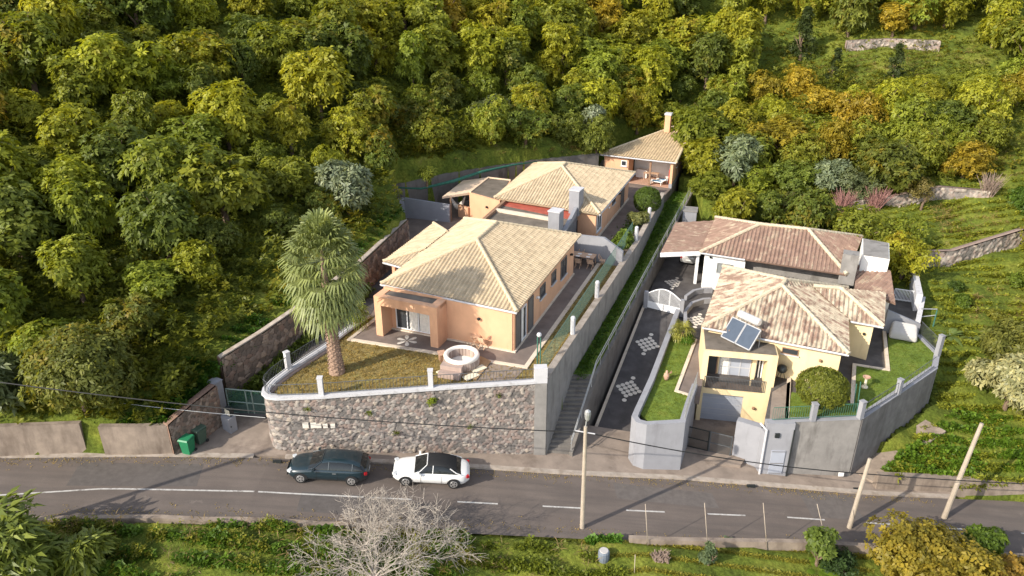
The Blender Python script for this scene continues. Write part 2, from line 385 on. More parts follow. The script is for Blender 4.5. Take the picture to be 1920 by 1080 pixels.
# lane line beside the falling ramp: left edge of the ramp
LN0, LN1 = Vector((5.0, 41.9)), Vector((18.9, 77.0))
def lane_xy(Y): return LN0.lerp(LN1, (Y - LN0.y) / (LN1.y - LN0.y))
def lane_z(Y): return float(np.interp(Y, [37.6, 38.4, 43.0, 77], [-1.75, -1.6, 1.15, 2.6]))
pav_px = [(1125, 288), (1267, 305), (1291, 255)]
rw = [P(1440, 790, .6), P(1483, 788, .6), P(1613, 783, .6), P(1752, 690, .6)]        # garden wall of the lower property
rb = [P(1757, 662, .6), P(1722, 628, .6), P(1733, 566, .9), P(1717, 482, 1.6), P(1675, 470, 1.6)]
polyA = [xy(p) for p in [P(318, 850, .45), P(312, 795, 2.6)] + swall] + [xy(gwall[0])] + [xy(p) for p in backw] + [(10.6, 88.0), (21.0, 87.0), (17.4, 77.4)] + [xy(p) for p in sideA[::-1]] + [xy(p) for p in terr[::-1][:5]] + [(-14.6, 36.3)]
polyB = [(2.6, 37.9)] + [(a.x - .3, a.y) for a in sideA[1:]] + [(17.6, 78.5), (19.3, 77.2), (20.0, 68.0), (30.6, 63.2), (31.6, 61.0)] + [xy(rb[2]), xy(rb[1]), xy(rb[0])] + [xy(p) for p in rw[::-1]] + [(10.6, 38.2), (8.3, 38.7)]

def lowz(X, Y):
    f = np.interp(X, [3, 7], [.36, .12]); o = np.interp(X, [3, 7], [-.05, .28]); d = np.interp(X, CX, CY) - 2.5 - Y
    return zrv(X) + np.where(d < .5, np.minimum(o, -.05 + d * .6), o) - d * f
# ---- ground mesh
def make_terrain():
    xs = np.concatenate([np.arange(-90, -32, 1.5), np.arange(-32, 40, .4), np.arange(40, 91, 1.5)])
    ys = np.concatenate([np.arange(8, 24, 1.5), np.arange(24, 84, .4), np.arange(84, 141, 1.5)])
    X, Y = np.meshgrid(xs, ys); H = hill(X.ravel(), Y.ravel()).reshape(X.shape)
    nz = np.array([mnoise.noise((x * .35, y * .35, 3.1)) * .35 + mnoise.noise((x * 1.1, y * 1.1, 7)) * .13 for x, y in zip(X.ravel(), Y.ravel())]).reshape(X.shape)
    H += nz
    yu_ = np.interp(X, UX, UY); yc_ = np.interp(X, CX, CY); zr_ = zrv(X)
    inner = (Y > yc_ - 2.5) & (Y < yu_ + .5)
    apron = (X > -20.5) & (X < 29) & (Y >= yu_ - .2) & (Y < 40.5)
    H = np.where(inner | apron, zr_ - .25, H)
    low = (Y <= yc_ - 2.5); H = np.where(low, np.maximum(H, lowz(X, Y)), H)
    for pl in (polyA, polyB):
        H = np.where(inpoly(X, Y, pl), -7.0, H)
    V = np.stack([X, Y, H], -1).reshape(-1, 3); ny, nx = X.shape
    i = np.arange(ny - 1)[:, None] * nx + np.arange(nx - 1)[None]; F = np.stack([i, i + 1, i + nx + 1, i + nx], -1).reshape(-1, 4)
    t = NT('hill_ground'); v = t.coord()
    col = t.ramp(t.noise(v, .35, 6, .65), [(.28, (.05, .06, .016)), (.46, (.10, .13, .02)), (.62, (.175, .19, .032)), (.76, (.22, .175, .08))])
    fine = t.ramp(t.noise(v, 5, 5, .7), [(.35, (.55, .55, .5)), (.65, (1.25, 1.25, 1.2))]); t.color(t.mix(1, col, fine, 'MULTIPLY'))
    t.b.inputs['Roughness'].default_value = .95; t.b.inputs['Specular IOR Level'].default_value = .1; t.bump(t.noise(v, 4, 6, .7), .8, .12)
    me = arr_mesh('hillside', V, F, t.m); me.polygons.foreach_set('use_smooth', [True] * len(me.polygons))
    o = mobj('hillside', me); o['kind'] = 'structure'
make_terrain()
def surf(x, y):
    z = float(hill(x, y)[0]) + mnoise.noise((x * .35, y * .35, 3.1)) * .35
    if y <= yc(x) - 2.5: z = max(z, float(lowz(x, y)))
    return z

# ---- road
def strip(name, fa, fb, mat, dz, x0=-72, x1=72, step=1.0):
    mb = MB(); xs = np.arange(x0, x1 + .01, step); k = len(xs)
    vs = [(x, fa(x), zr(x) + dz) for x in xs] + [(x, fb(x), zr(x) + dz) for x in xs]
    mb.add(vs, [(k + i, k + i + 1, i + 1, i) for i in range(k - 1)]); return struct(name, mb, mat)
strip('road', yu, lambda x: yl(x) - .3, M['asphalt'], 0)
ml = MB()
def paint(x0, x1):
    xs = np.linspace(x0, x1, max(3, int((x1 - x0) / 1.0) + 2)); k = len(xs)
    ml.add([(x, yc(x) + .055, zr(x) + .006) for x in xs] + [(x, yc(x) - .055, zr(x) + .006) for x in xs], [(k + i, k + i + 1, i + 1, i) for i in range(k - 1)])
paint(-70, -8.2)
for i in range(-1, 12):
    x = -3.05 + i * 4.78; paint(x, x + 2.25)
struct('road_markings', ml, M['line'])
# pavement: raised apron between the road and the walls, pale kerb stones along it
def sheet(name, pts, mat, th=.3, parent=None):
    mb = MB(); z = [p[2] for p in pts]; mb.prism([(p[0], p[1]) for p in pts], [q - th for q in z], z); return struct(name, mb, mat, parent)
mb = MB(); xs = np.arange(-13.2, 28.6, 1.0); k = len(xs)
def yback(x): return float(np.interp(x, [-13.2, -8, 1.5, 2.4, 4, 8, 11, 15, 22, 28.6], [37.3, 38.2, 38.6, 39.2, 41.6, 41.2, 40.0, 39.6, 39.6, 41]))
mb.add([(x, yback(x), zr(x) + .10 + .03 * (yback(x) - yu(x))) for x in xs] + [(x, yu(x) + .28, zr(x) + .10) for x in xs], [(k + i, k + i + 1, i + 1, i) for i in range(k - 1)])
struct('pavement', mb, M['apron'])
mk = MB(); path = [(x, yu(x) + .15) for x in xs]
mk.wall(path, .32, [zr(x) - .2 for x in xs], [zr(x) + .115 for x in xs]); struct('kerb', mk, M['kerb'])
path = [(x, yu(x) + .15) for x in np.arange(-60, -13.5, 1.5)]
mk = MB(); mk.wall(path, .36, [zr(x) - .2 for x, y in path], [zr(x) + .05 for x, y in path]); struct('gutter_kerb', mk, M['kerb'])
# low parapet on the downhill side
def parapet(name, xs, hs, mat, label, wd=.28):
    pts = [(x, yl(x) - .15) for x in xs]; mb = MB(); mb.wall(pts, wd, [zr(x) - 2.2 for x in xs], [zr(x) + h for x, h in zip(xs, hs)])
    return tag(mb.build(name, mat), label, 'wall')
parapet('verge_wall', list(np.arange(-40, -2.3, 2)), [.09 + .05 * (i % 3) for i in range(19)], M['tanconc'], 'low mossy tan wall edging the road above the leafy bank')
parapet('parapet_wall', list(np.arange(6.3, 40, 2)), [.42 + min(.3, .06 * i) for i in range(17)], M['tanconc'], 'low rough brown parapet between the road and the sunny meadow')

# ---- rubble stone walls with real relief
def stonemat(name, tone, joint=(.055, .046, .04)):
    t = NT(name); v = t.coord(); at = t.N('ShaderNodeAttribute', attribute_name='tint'); sp = t.N('ShaderNodeSeparateColor'); t.L(at.outputs['Color'], sp.inputs[0])
    col = t.ramp(sp.outputs[0], [(0, sc(tone, .58)), (.3, sc(tone, .84)), (.5, (tone[0] * 1.08, tone[1] * .90, tone[2] * .84)), (.72, sc(tone, 1.1)), (.9, (tone[0] * 1.45, tone[1] * 1.4, tone[2] * 1.3)), (1, (tone[0] * 1.6, tone[1] * 1.48, tone[2] * 1.3))])
    col = t.mix(t.ramp(sp.outputs[1], [(.04, (0, 0, 0)), (.22, (1, 1, 1))]), joint, col)
    col = t.mix(1, col, t.ramp(t.noise(v, 9, 5, .7), [(.3, (.75, .74, .73)), (.7, (1.2, 1.2, 1.2))]), 'MULTIPLY')
    col = t.mix(t.ramp(t.noise(v, .7, 5, .7), [(.55, (0, 0, 0)), (.75, (.7, .7, .7))]), col, sc(tone, .62))
    t.color(col); t.b.inputs['Roughness'].default_value = .95; t.b.inputs['Specular IOR Level'].default_value = .15; t.bump(t.noise(v, 22, 4, .7), .4, .02); return t.m
M['stone'] = stonemat('volcanic_rubble', (.245, .222, .205)); M['stonedark'] = stonemat('dark_rubble', (.20, .155, .125)); M['stonegrey'] = stonemat('dry_stone', (.30, .265, .235))  # the second rubble is a darker, browner tone
def stone_wall(name, path, zb, zt, mat, label, flip=False, th=.45, size=.27, res=.06, relief=.07, seed=1):
    rg = np.random.default_rng(seed); path = [Vector(p[:2]) for p in path]
    seg = [0]
    for a, b in zip(path[:-1], path[1:]): seg.append(seg[-1] + (b - a).length)
    Ltot = seg[-1]; ns = max(4, int(Ltot / res)); Hm = max(b - a for a, b in zip(zb, zt)); nh = max(4, int(Hm / res))
    s = np.linspace(0, Ltot, ns + 1); px = np.interp(s, seg, [p.x for p in path]); py = np.interp(s, seg, [p.y for p in path])
    tx = np.gradient(px); ty = np.gradient(py); ln = np.hypot(tx, ty); nx, ny = ty / ln, -tx / ln
    if flip: nx, ny = -nx, -ny
    b_ = np.interp(s, seg, zb); t_ = np.interp(s, seg, zt)
    G = np.linspace(0, 1, nh + 1); SS = np.repeat(s[:, None], nh + 1, 1); ZZ = b_[:, None] + (t_ - b_)[:, None] * G[None]
    gx = np.arange(-1, Ltot + 1, size); gz = np.arange(min(zb) - 1, max(zt) + 1, size * .85)
    pts = np.array([(x + (j % 2) * size / 2 + rg.uniform(-.36, .36) * size, z + rg.uniform(-.34, .34) * size) for j, z in enumerate(gz) for x in gx])
    tintv = rg.random(len(pts)); q = np.stack([SS.ravel(), ZZ.ravel()], 1)
    id1 = np.zeros(len(q), int); e = np.zeros(len(q))
    for c in range(0, len(q), 4000):
        dq = np.abs(q[c:c + 4000, None, :] - pts[None]); d = (dq.sum(2) * .55 + dq.max(2) * .6) ** 2; o2 = np.argpartition(d, 1, axis=1)[:, :2]; r = np.arange(len(d)); d1 = np.sqrt(d[r, o2[:, 0]]); d2_ = np.sqrt(d[r, o2[:, 1]])
        sw = d1 > d2_; id1[c:c + 4000] = np.where(sw, o2[:, 1], o2[:, 0]); e[c:c + 4000] = np.abs(d2_ - d1)
    e = np.clip(e / (size * .62), 0, 1); out = .05 + (np.clip(e * 3.2, 0, 1) ** .6 * relief).reshape(ns + 1, nh + 1)
    jit = (tintv[id1] - .5).reshape(ns + 1, nh + 1) * relief * .9; out += np.where(e.reshape(out.shape) > .1, jit, 0)
    V = np.stack([px[:, None] + nx[:, None] * out, py[:, None] + ny[:, None] * out, ZZ], -1).reshape(-1, 3)
    i = np.arange(ns)[:, None] * (nh + 1) + np.arange(nh)[None]; F = np.stack([i, i + nh + 1, i + nh + 2, i + 1], -1).reshape(-1, 4)
    if flip: F = F[:, ::-1]
    cols = np.stack([tintv[id1], e, np.zeros(len(e)), np.ones(len(e))], 1)
    # body behind the face and the top
    bx, by = px - nx * th, py - ny * th; n0 = len(V); tv = []
    for a in range(ns + 1): tv += [(px[a], py[a], t_[a]), (bx[a], by[a], t_[a]), (bx[a], by[a], b_[a]), (px[a], py[a], b_[a])]
    V = np.concatenate([V, np.array(tv)]); F2 = []
    for a in range(ns):
        u = n0 + 4 * a; F2 += [(u, u + 4, u + 5, u + 1), (u + 1, u + 5, u + 6, u + 2)]
    F2 += [(n0, n0 + 1, n0 + 2, n0 + 3), (n0 + 4 * ns + 3, n0 + 4 * ns + 2, n0 + 4 * ns + 1, n0 + 4 * ns)]
    F2 = np.array(F2); F2 = F2[:, ::-1] if flip else F2
    cols = np.concatenate([cols, np.tile([.5, .6, 0, 1], (len(tv), 1))])
    c0 = V.mean(0); c0[2] = V[:, 2].min(); me = arr_mesh(name, V - c0, np.concatenate([F, F2]), mat, cols)
    return tag(mobj(name, me, None, c0), label, 'stone wall')
# front wall of the upper terrace, rounded at the gate corner
fw = terr[2:]; xs_ = [p.x for p in fw]
fwall = stone_wall('stone_retaining_wall', [(p.x, p.y) for p in fw], [(-.1 if p.x < -12.5 else zr(p.x) - .1) - (0 if i > 4 else -.6) for i, p in enumerate(fw)], [Zt - .16] * len(fw), M['stone'], 'tall rubble stone retaining wall below the lawn, facing the road', seed=3)
cap = MB(); cap.wall([(p.x, p.y) for p in terr], .42, Zt - .16, Zt, 0); tag(cap.build('coping', M['capwhite'], fwall), None)
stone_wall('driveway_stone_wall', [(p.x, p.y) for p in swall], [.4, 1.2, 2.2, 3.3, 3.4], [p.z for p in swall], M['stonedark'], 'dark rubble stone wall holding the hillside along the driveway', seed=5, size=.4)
c2 = MB(); c2.wall([(p.x, p.y) for p in swall[:4]] + [xy(swall[4])], .34, [p.z - .02 for p in swall], [p.z + .07 for p in swall], 1); tag(c2.build('wall_coping', M['kerb'], [o for o in COL.objects if o.name.startswith('driveway_stone_wall')][0]), None)
a, b, c_ = P(314, 797, 2.4), P(360, 757, 2.95), P(404, 722, 3.2)
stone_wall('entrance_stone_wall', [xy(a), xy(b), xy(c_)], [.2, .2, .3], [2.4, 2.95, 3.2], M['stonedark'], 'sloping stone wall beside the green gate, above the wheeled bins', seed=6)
# low concrete walls along the upper road edge
def lowwall(pxs, dz, label):
    pts = [PR(x, y, dz) for x, y in pxs]; mb = MB(); mb.wall([xy(p) for p in pts], .35, [zr(p.x) - .5 for p in pts], [p.z for p in pts], 1)
    return tag(mb.build('concrete_wall', M['tanconc']), label, 'wall')
lowwall([(-260, 812), (0, 801), (148, 795)], 2.0, 'long low tan concrete wall under the broad dark trees')
lowwall([(183, 801), (250, 801), (312, 799)], 1.95, 'short low tan concrete wall next to the green wheeled bins')

# ---- upper property: sheets
court = [xy(p) for p in terr[:3]] + [xy(P(1004, 715, 3.4))] + [xy(p) for p in sideA] + [(17.2, 77.4), (20.6, 86.9), (10.4, 87.4)] + [xy(p) for p in backw[::-1]] + [xy(swall[4]), xy(P(700, 500, 3.42))]
mb = MB(); mb.prism(court, -4, 3.42); struct('courtyard_paving', mb, M['paving'])
lawn_pts = [xy(p) for p in terr] + [xy(P(1018, 700, 3.5))] + [xy(p) for p in sideA[1:4]] + [xy(P(1160, 480, 3.5)), xy(P(1080, 500, 3.5)), xy(P(960, 620, 3.5)), xy(P(720, 590, 3.5))]
t = NT('dry_lawn'); v = t.coord()
col = t.ramp(t.noise(v, 1.1, 6, .7), [(.3, (.15, .115, .035)), (.5, (.225, .17, .06)), (.7, (.20, .18, .05))])
t.color(t.mix(1, col, t.ramp(t.noise(v, 9, 4, .8), [(.35, (.5, .5, .5)), (.65, (1.5, 1.45, 1.3))]), 'MULTIPLY')); t.b.inputs['Roughness'].default_value = .95; t.bump(t.noise(v, 9, 4, .8), .7, .05); M['drylawn'] = t.m
t = NT('green_lawn'); v = t.coord()
col = t.ramp(t.noise(v, .8, 6, .7), [(.3, (.075, .125, .012)), (.55, (.135, .19, .02)), (.75, (.20, .20, .035))])
t.color(t.mix(1, col, t.ramp(t.noise(v, 14, 4, .8), [(.35, (.6, .6, .55)), (.65, (1.35, 1.35, 1.3))]), 'MULTIPLY')); t.b.inputs['Roughness'].default_value = .95; t.bump(t.noise(v, 14, 4, .8), .6, .04); M['lawn'] = t.m
mb = MB(); mb.prism(lawn_pts, 2, 3.5); struct('dry_lawn', mb, M['drylawn'])
pv = [P(656, 636, 3.56), P(986, 688, 3.56), P(1123, 494, 3.56), P(1090, 470, 3.56), P(880, 480, 3.56), P(716, 588, 3.56)]
mb = MB(); mb.prism([xy(p) for p in pv], 3.0, 3.56); struct('house_paving', mb, M['paving'])
mb = MB(); mb.wall([xy(pv[5]), xy(pv[0]), xy(pv[1]), xy(pv[2])], .28, 3.2, 3.585, 0); struct('paving_edging', mb, M['edging'])
sheet('concrete_patch', [P(912, 678, 3.53), P(985, 690, 3.53), P(962, 714, 3.53), P(884, 720, 3.53)], M['apron'], .2)
# driveway: apron in front of the gate, then the rising lane
q = [PR(316, 848, .06), PR(512, 857, .08), P(500, 800, .25), gateR, gateL, P(395, 745, .8)]
sheet('driveway_apron', [(-20.4, 35.5, zr(-20.4) + .05), (-13.0, 35.9, -.03), (-13.6, 37.6, .15), (gateR.x + .5, gateR.y, .42), (gateL.x - .9, gateL.y, .55), (-20.2, 37.4, .45)], M['apron'], .4)
lw = [(swall[0].x - .3, 39.2), xy(swall[1]), xy(swall[2]), xy(swall[3]), xy(swall[4])]; lz = [.55, 1.7, 2.7, 3.44, 3.44]
rt = [(gateR.x + .6, 39.0), xy(terr[3]), xy(terr[2]), xy(terr[0]), xy(P(760, 470, 3.4))]
mb = MB(); vs = [(*p, z) for p, z in zip(lw, lz)] + [(*p, z) for p, z in zip(rt, lz)]
mb.add(vs, [(5 + i, 5 + i + 1, i + 1, i) for i in range(4)]); struct('driveway', mb, M['rampdark'])

# ---- alley: steps, grass path, handrail wall beside the ramp
def alley_left(Y): a = sideA[0].lerp(sideA[4], (Y - sideA[0].y) / (sideA[4].y - sideA[0].y)); return Vector((a.x + .02, Y))
mb = MB(); nst = 17
for i in range(nst):
    y0 = 38.3 + i * 4.7 / nst; y1 = y0 + 4.7 / nst; z1 = -1.6 + (i + 1) * 2.75 / nst
    a, b, c, d = alley_left(y0), lane_xy(y0), lane_xy(y1), alley_left(y1)
    mb.prism([(a.x, a.y), (b.x, b.y), (c.x, c.y + .02), (d.x, d.y + .02)], -3.5, z1)
struct('stone_steps', mb, M['darkconc'])
mb = MB(); ysA = [43.0, 50, 57, 64, 71, 77.4]
vs = [(*alley_left(y), lane_z(y)) for y in ysA] + [(*lane_xy(y), lane_z(y)) for y in ysA]; k = len(ysA)
mb.add(vs, [(k + i, k + i + 1, i + 1, i) for i in range(k - 1)]); struct('grass_alley', mb, M['lawn'])
mb = MB(); ysW = [38.2, 40.6, 43, 50, 57, 64, 71, 77.2]
mb.wall([tuple(lane_xy(y)) for y in ysW], .22, -4, [lane_z(y) + .12 for y in ysW], -1)
aw = tag(mb.build('alley_wall', M['darkconc']), 'concrete wall coloured dark for its shade, between the grassy alley and the sunken driveway', 'wall')  # dark concrete colour carries the shade of the ramp side
mb = MB(); pr = [Vector((*(lane_xy(y) + Vector((.1, 0))), lane_z(y) + .12)) for y in ysW]
for dz in (.9, .62): mb.tube([p + Vector((0, 0, dz)) for p in pr], .03, 6)
for y in np.arange(38.3, 77, 1.9):
    p = lane_xy(y); mb.tube([(p.x + .1, p.y, lane_z(y)), (p.x + .1, p.y, lane_z(y) + 1.02)], .03, 6)
tag(mb.build('handrail', M['galv']), 'long galvanised handrail climbing on the wall above the ramp', 'handrail')
mb = MB(); mb.wall([xy(p) for p in sideA], .36, [-2.6, -2, -2, -1, 0], 3.9, 0); sw_ = tag(mb.build('boundary_wall', M['concrete']), 'long tall grey concrete wall along the grassy alley', 'wall')
mb = MB(); mb.wall([xy(p) for p in sideA], .42, 3.9, 3.96, 0); mb.build('coping', M['kerb'], sw_)
pa = P(1013, 708, 3.9)
mb = MB(); mb.box((pa.x + .02, pa.y + .1, -2.6), .72, .5, 6.2, R(4)); pl = mb.build('corner_pillar', M['concrete']); tag(pl, 'stout grey pillar with a white top ending the stone wall', 'pillar')
mb = MB(); mb.box((pa.x + .02, pa.y + .1, 3.6), .76, .54, 1.0, R(4)); mb.build('pillar_top', M['capwhite'], pl)

# ---- back retaining wall and green netting
mb = MB(); mb.wall([xy(p) for p in backw], .35, 2.5, 6.5, 1); mb2 = mb.build('back_retaining_wall', M['darkconc']); tag(mb2, 'stained dark concrete wall curving behind the two upper houses', 'wall')
mb = MB(); pts = [P(745, 350, 6.6), P(790, 352, 6.05), P(850, 338, 6.5), P(905, 320, 6.62), P(960, 308, 6.62), P(1010, 301, 6.6)]
pts = [p + Vector((0, -.3, 0)) for p in pts]; mb.tube(pts, [.06, .1, .16, .14, .1, .05], 7); tag(mb.build('shade_net', M['tarp'], smooth=True), 'rolled dark green netting draped along the back wall', 'netting')

# ---- lower property
gz = -2.7
ramp = [(5.3, 41.3, -2.25), (8.1, 40.5, -2.55), (13.35, 53.0, .46), (10.5, 54.6, .46)]
def rampz(p): return lerp(-2.4, .46, max(0, min(1, (p[1] - 40.9) / 12.9)))
mb = MB(); Lr = [Vector(ramp[0]).lerp(Vector(ramp[3]), i / 8) for i in range(9)]; Rr = [Vector(ramp[1]).lerp(Vector(ramp[2]), i / 8) for i in range(9)]
mb.add([tuple(p) for p in Lr + Rr], [(9 + i, 10 + i, i + 1, i) for i in range(8)]); rampo = struct('sunken_driveway', mb, M['rampdark'])
mb = MB()
for i in range(8): mb.obox(Lr[i] + Vector((.12, 0, .0)), Lr[i + 1] + Vector((.12, 0, .0)), .2, .09)
mb.obox(Vector(ramp[0]) + Vector((0, 0, .02)), Vector(ramp[1]) + Vector((.3, 0, .02)), .34, .10)
struct('driveway_edging', mb, M['edging'])
mb = MB()      # low dark step between ramp foot and pavement
mb.add([(4.4, 39.6, zr(4.4) + .22), (8.3, 38.7, zr(8.3) + .17), (8.2, 40.55, -2.5), (5.1, 41.35, -2.2)], [(0, 1, 2, 3)]); struct('driveway_foot', mb, M['apron'])
# white flower inlays
def flower_grid(c, ux, uy, s, parent, mat, rounds=True):
    mb = MB(); ux, uy = (ux + uy).normalized(), (uy - ux).normalized()
    cells = [(i * .86, j * .86) for i in (-1.5, -.5, .5, 1.5) for j in (-1.5, -.5, .5, 1.5)] + [(2.05, 2.05), (-2.05, -2.05)]
    for i, j in cells:
        p = c + ux * (i * s * .5) + uy * (j * s * .5); k = 10; r = s * .205
        mb.poly([p + ux * (r * math.cos(2 * PI * t / k)) + uy * (r * math.sin(2 * PI * t / k)) for t in range(k)])
    return struct('flower_inlay', mb, mat, parent)
def petals(c, ux, uy, r, n, parent):
    mb = MB()
    for i in range(n):
        a = 2 * PI * i / n; d = ux * math.cos(a) + uy * math.sin(a); q = -ux * math.sin(a) + uy * math.cos(a)
        pts = [(.06, .0), (.5, .16), (.82, .19), (.97, .10), (1.0, 0), (.97, -.10), (.82, -.19), (.5, -.16)]
        mb.poly([c + d * (x * r) + q * (y * r) for x, y in pts])
    return struct('flower_inlay', mb, M['whiteinlay'], parent)
ru = (Rr[4] - Lr[4]).normalized(); rv = (Lr[8] - Lr[0]).normalized(); rn = ru.cross(rv).normalized()
for px_, py_ in ((1179, 729), (1214, 645)):
    z = -1
    for _ in range(30): p = P(px_, py_, z); z = .5 * z + .5 * rampz(p)
    p = P(px_, py_, z + .03); flower_grid(p, ru, rv, .82, rampo, M['whiteinlay'])
pad = [(10.4, 54.3), (13.3, 52.6)] + [xy(P(x, y, .45)) for x, y in ((1262, 600), (1215, 720), (1195, 775), (1213, 792), (1281, 788), (1300, 738))] + [(12.4, 44.6), (17.4, 43.2), (P(1440, 791, .45).x, P(1440, 791, .45).y + .55)] + [(p.x - .1 * i, p.y + .25) for i, p in enumerate(rw[1:])] + [xy(rb[0]), xy(rb[1]), xy(rb[2]), (31.8, 60.9), (30.6, 63.2), (20.2, 67.9), (18.0, 77.0), (17.2, 74.2)] + [(lane_xy(60).x + .3, 60)]
mb = MB(); mb.prism(pad, -4.5, .42); struct('yard_paving', mb, M['rampdark'])
sl_ = [P(x, y, .58) for x, y in ((1268, 588), (1222, 712), (1197, 772), (1213, 789), (1280, 786), (1292, 742), (1268, 733), (1303, 636), (1283, 632))]
mb = MB(); mb.prism([xy(p) for p in sl_], -1, .58); struct('lawn_strip', mb, M['lawn'])
mb = MB(); mb.wall([xy(P(x, y, .6)) for x, y in ((1286, 632), (1304, 637), (1268, 733), (1293, 741))], .22, 0, .64); struct('strip_edging', mb, M['edging'])
mb = MB(); mb.prism([xy(P(x, y, .55)) for x, y in ((1306, 636), (1330, 640), (1312, 745), (1292, 741), (1270, 733))], 0, .55); struct('side_path', mb, M['paving'])
# light blue-grey wall round the strip
sp_ = [P(x, y, .98) for x, y in ((1272, 578), (1222, 709), (1195, 768), (1190, 780), (1197, 789), (1213, 793), (1280, 789))]
sp2 = [P(x, y, .98) for x, y in ((1280, 789), (1290, 756), (1303, 720))]
mb = MB(); mb.wall([xy(p) for p in sp_] + [xy(p) for p in sp2[1:]], .36, -3.4, .98, 0)
bw = mb.build('curved_garden_wall', M['bluegrey']); tag(bw, 'pale blue-grey rounded wall round the narrow lawn strip', 'wall')
# lawns of the lower garden
gl = [P(x, y, .55) for x, y in ((1462, 789), (1483, 786), (1612, 781), (1751, 688), (1756, 663), (1722, 630), (1665, 627), (1668, 693), (1602, 684), (1598, 757), (1570, 750), (1485, 735))]
mb = MB(); mb.prism([xy(p) for p in gl], -1, .55); struct('garden_lawn', mb, M['lawn'])
mb = MB(); mb.wall([xy(P(x, y, .55)) for x, y in ((1598, 757), (1602, 684), (1665, 694), (1658, 622))], .24, 0, .61); mb.wall([xy(P(x, y, .55)) for x, y in ((1480, 700), (1475, 790))], .24, 0, .60); struct('lawn_edging', mb, M['edging'])
mb = MB(); mb.wall([xy(p) for p in rw[1:3]], .36, -5, .6, 0); g1 = tag(mb.build('garden_wall', M['concrete']), 'grey concrete wall below the round shrub, facing the road', 'wall')
mb = MB(); mb.wall([xy(p) for p in rw[1:3]], .42, .6, .66, 0); mb.build('coping', M['bluegrey'], g1)
mb = MB(); mb.wall([xy(p) for p in rw[2:4]], .37, -5.2, .62, 0); g2 = tag(mb.build('garden_wall', M['block']), 'tall grey block wall above the footpath, below the bright lawn', 'wall')
mb = MB(); mb.wall([xy(p) for p in rw[2:4]], .43, .62, .68, 0); mb.build('coping', M['bluegrey'], g2)
mb = MB(); mb.wall([xy(rw[3]), xy(rb[0]), xy(rb[1])], .38, -5.2, .64, 0); tag(mb.build('garden_wall', M['bluegrey']), 'blue-grey kerb wall with a railing closing the bright lawn', 'wall')
# forecourt of the garage
fc = [P(1288, 838, -2.72), P(1372, 860, -2.85), P(1440, 800, gz), P(1300, 780, gz)]
mb = MB(); mb.prism([xy(sp2[0]), (11.0, 38.6), (14.4, 38.5), (17.6, 42.9), (12.2, 44.3)], -4, gz - .04); struct('garage_forecourt', mb, M['apron'])
pw = [P(1372, 858, -2.85), P(1414, 877, -3.15)]
# ================================================================== houses
def RWp(px, py, A, B):                                  # sight line meets the upright plane through A and B -> (distance from A, level)
    x = (px - 960) / FPX; y = -(py - 540) / FPX
    d = Vector((x, math.cos(PITCH) + y * math.sin(PITCH), -math.sin(PITCH) + y * math.cos(PITCH)))
    u = Vector((B[0] - A[0], B[1] - A[1])).normalized(); n = Vector((-u.y, u.x))
    t = n.dot(Vector((A[0], A[1]))) / n.dot(Vector((d.x, d.y)))
    return (u.dot(Vector((t * d.x - A[0], t * d.y - A[1]))), CAM_H + t * d.z)
def PPL(px, py, a, b, c):                               # sight line meets the plane of three points
    n = (Vector(b) - Vector(a)).cross(Vector(c) - Vector(a)); o = Vector((0, 0, CAM_H))
    d = P(px, py, 0) - o; t = n.dot(Vector(a) - o) / n.dot(d); return o + d * t
def onmid(px, py, F, Bk):                               # level at which the sight line crosses the upright plane through F and Bk
    u, z = RWp(px, py, F, Bk); d = Vector((Bk[0] - F[0], Bk[1] - F[1])).normalized()
    return Vector((F[0] + d.x * u, F[1] + d.y * u, z))
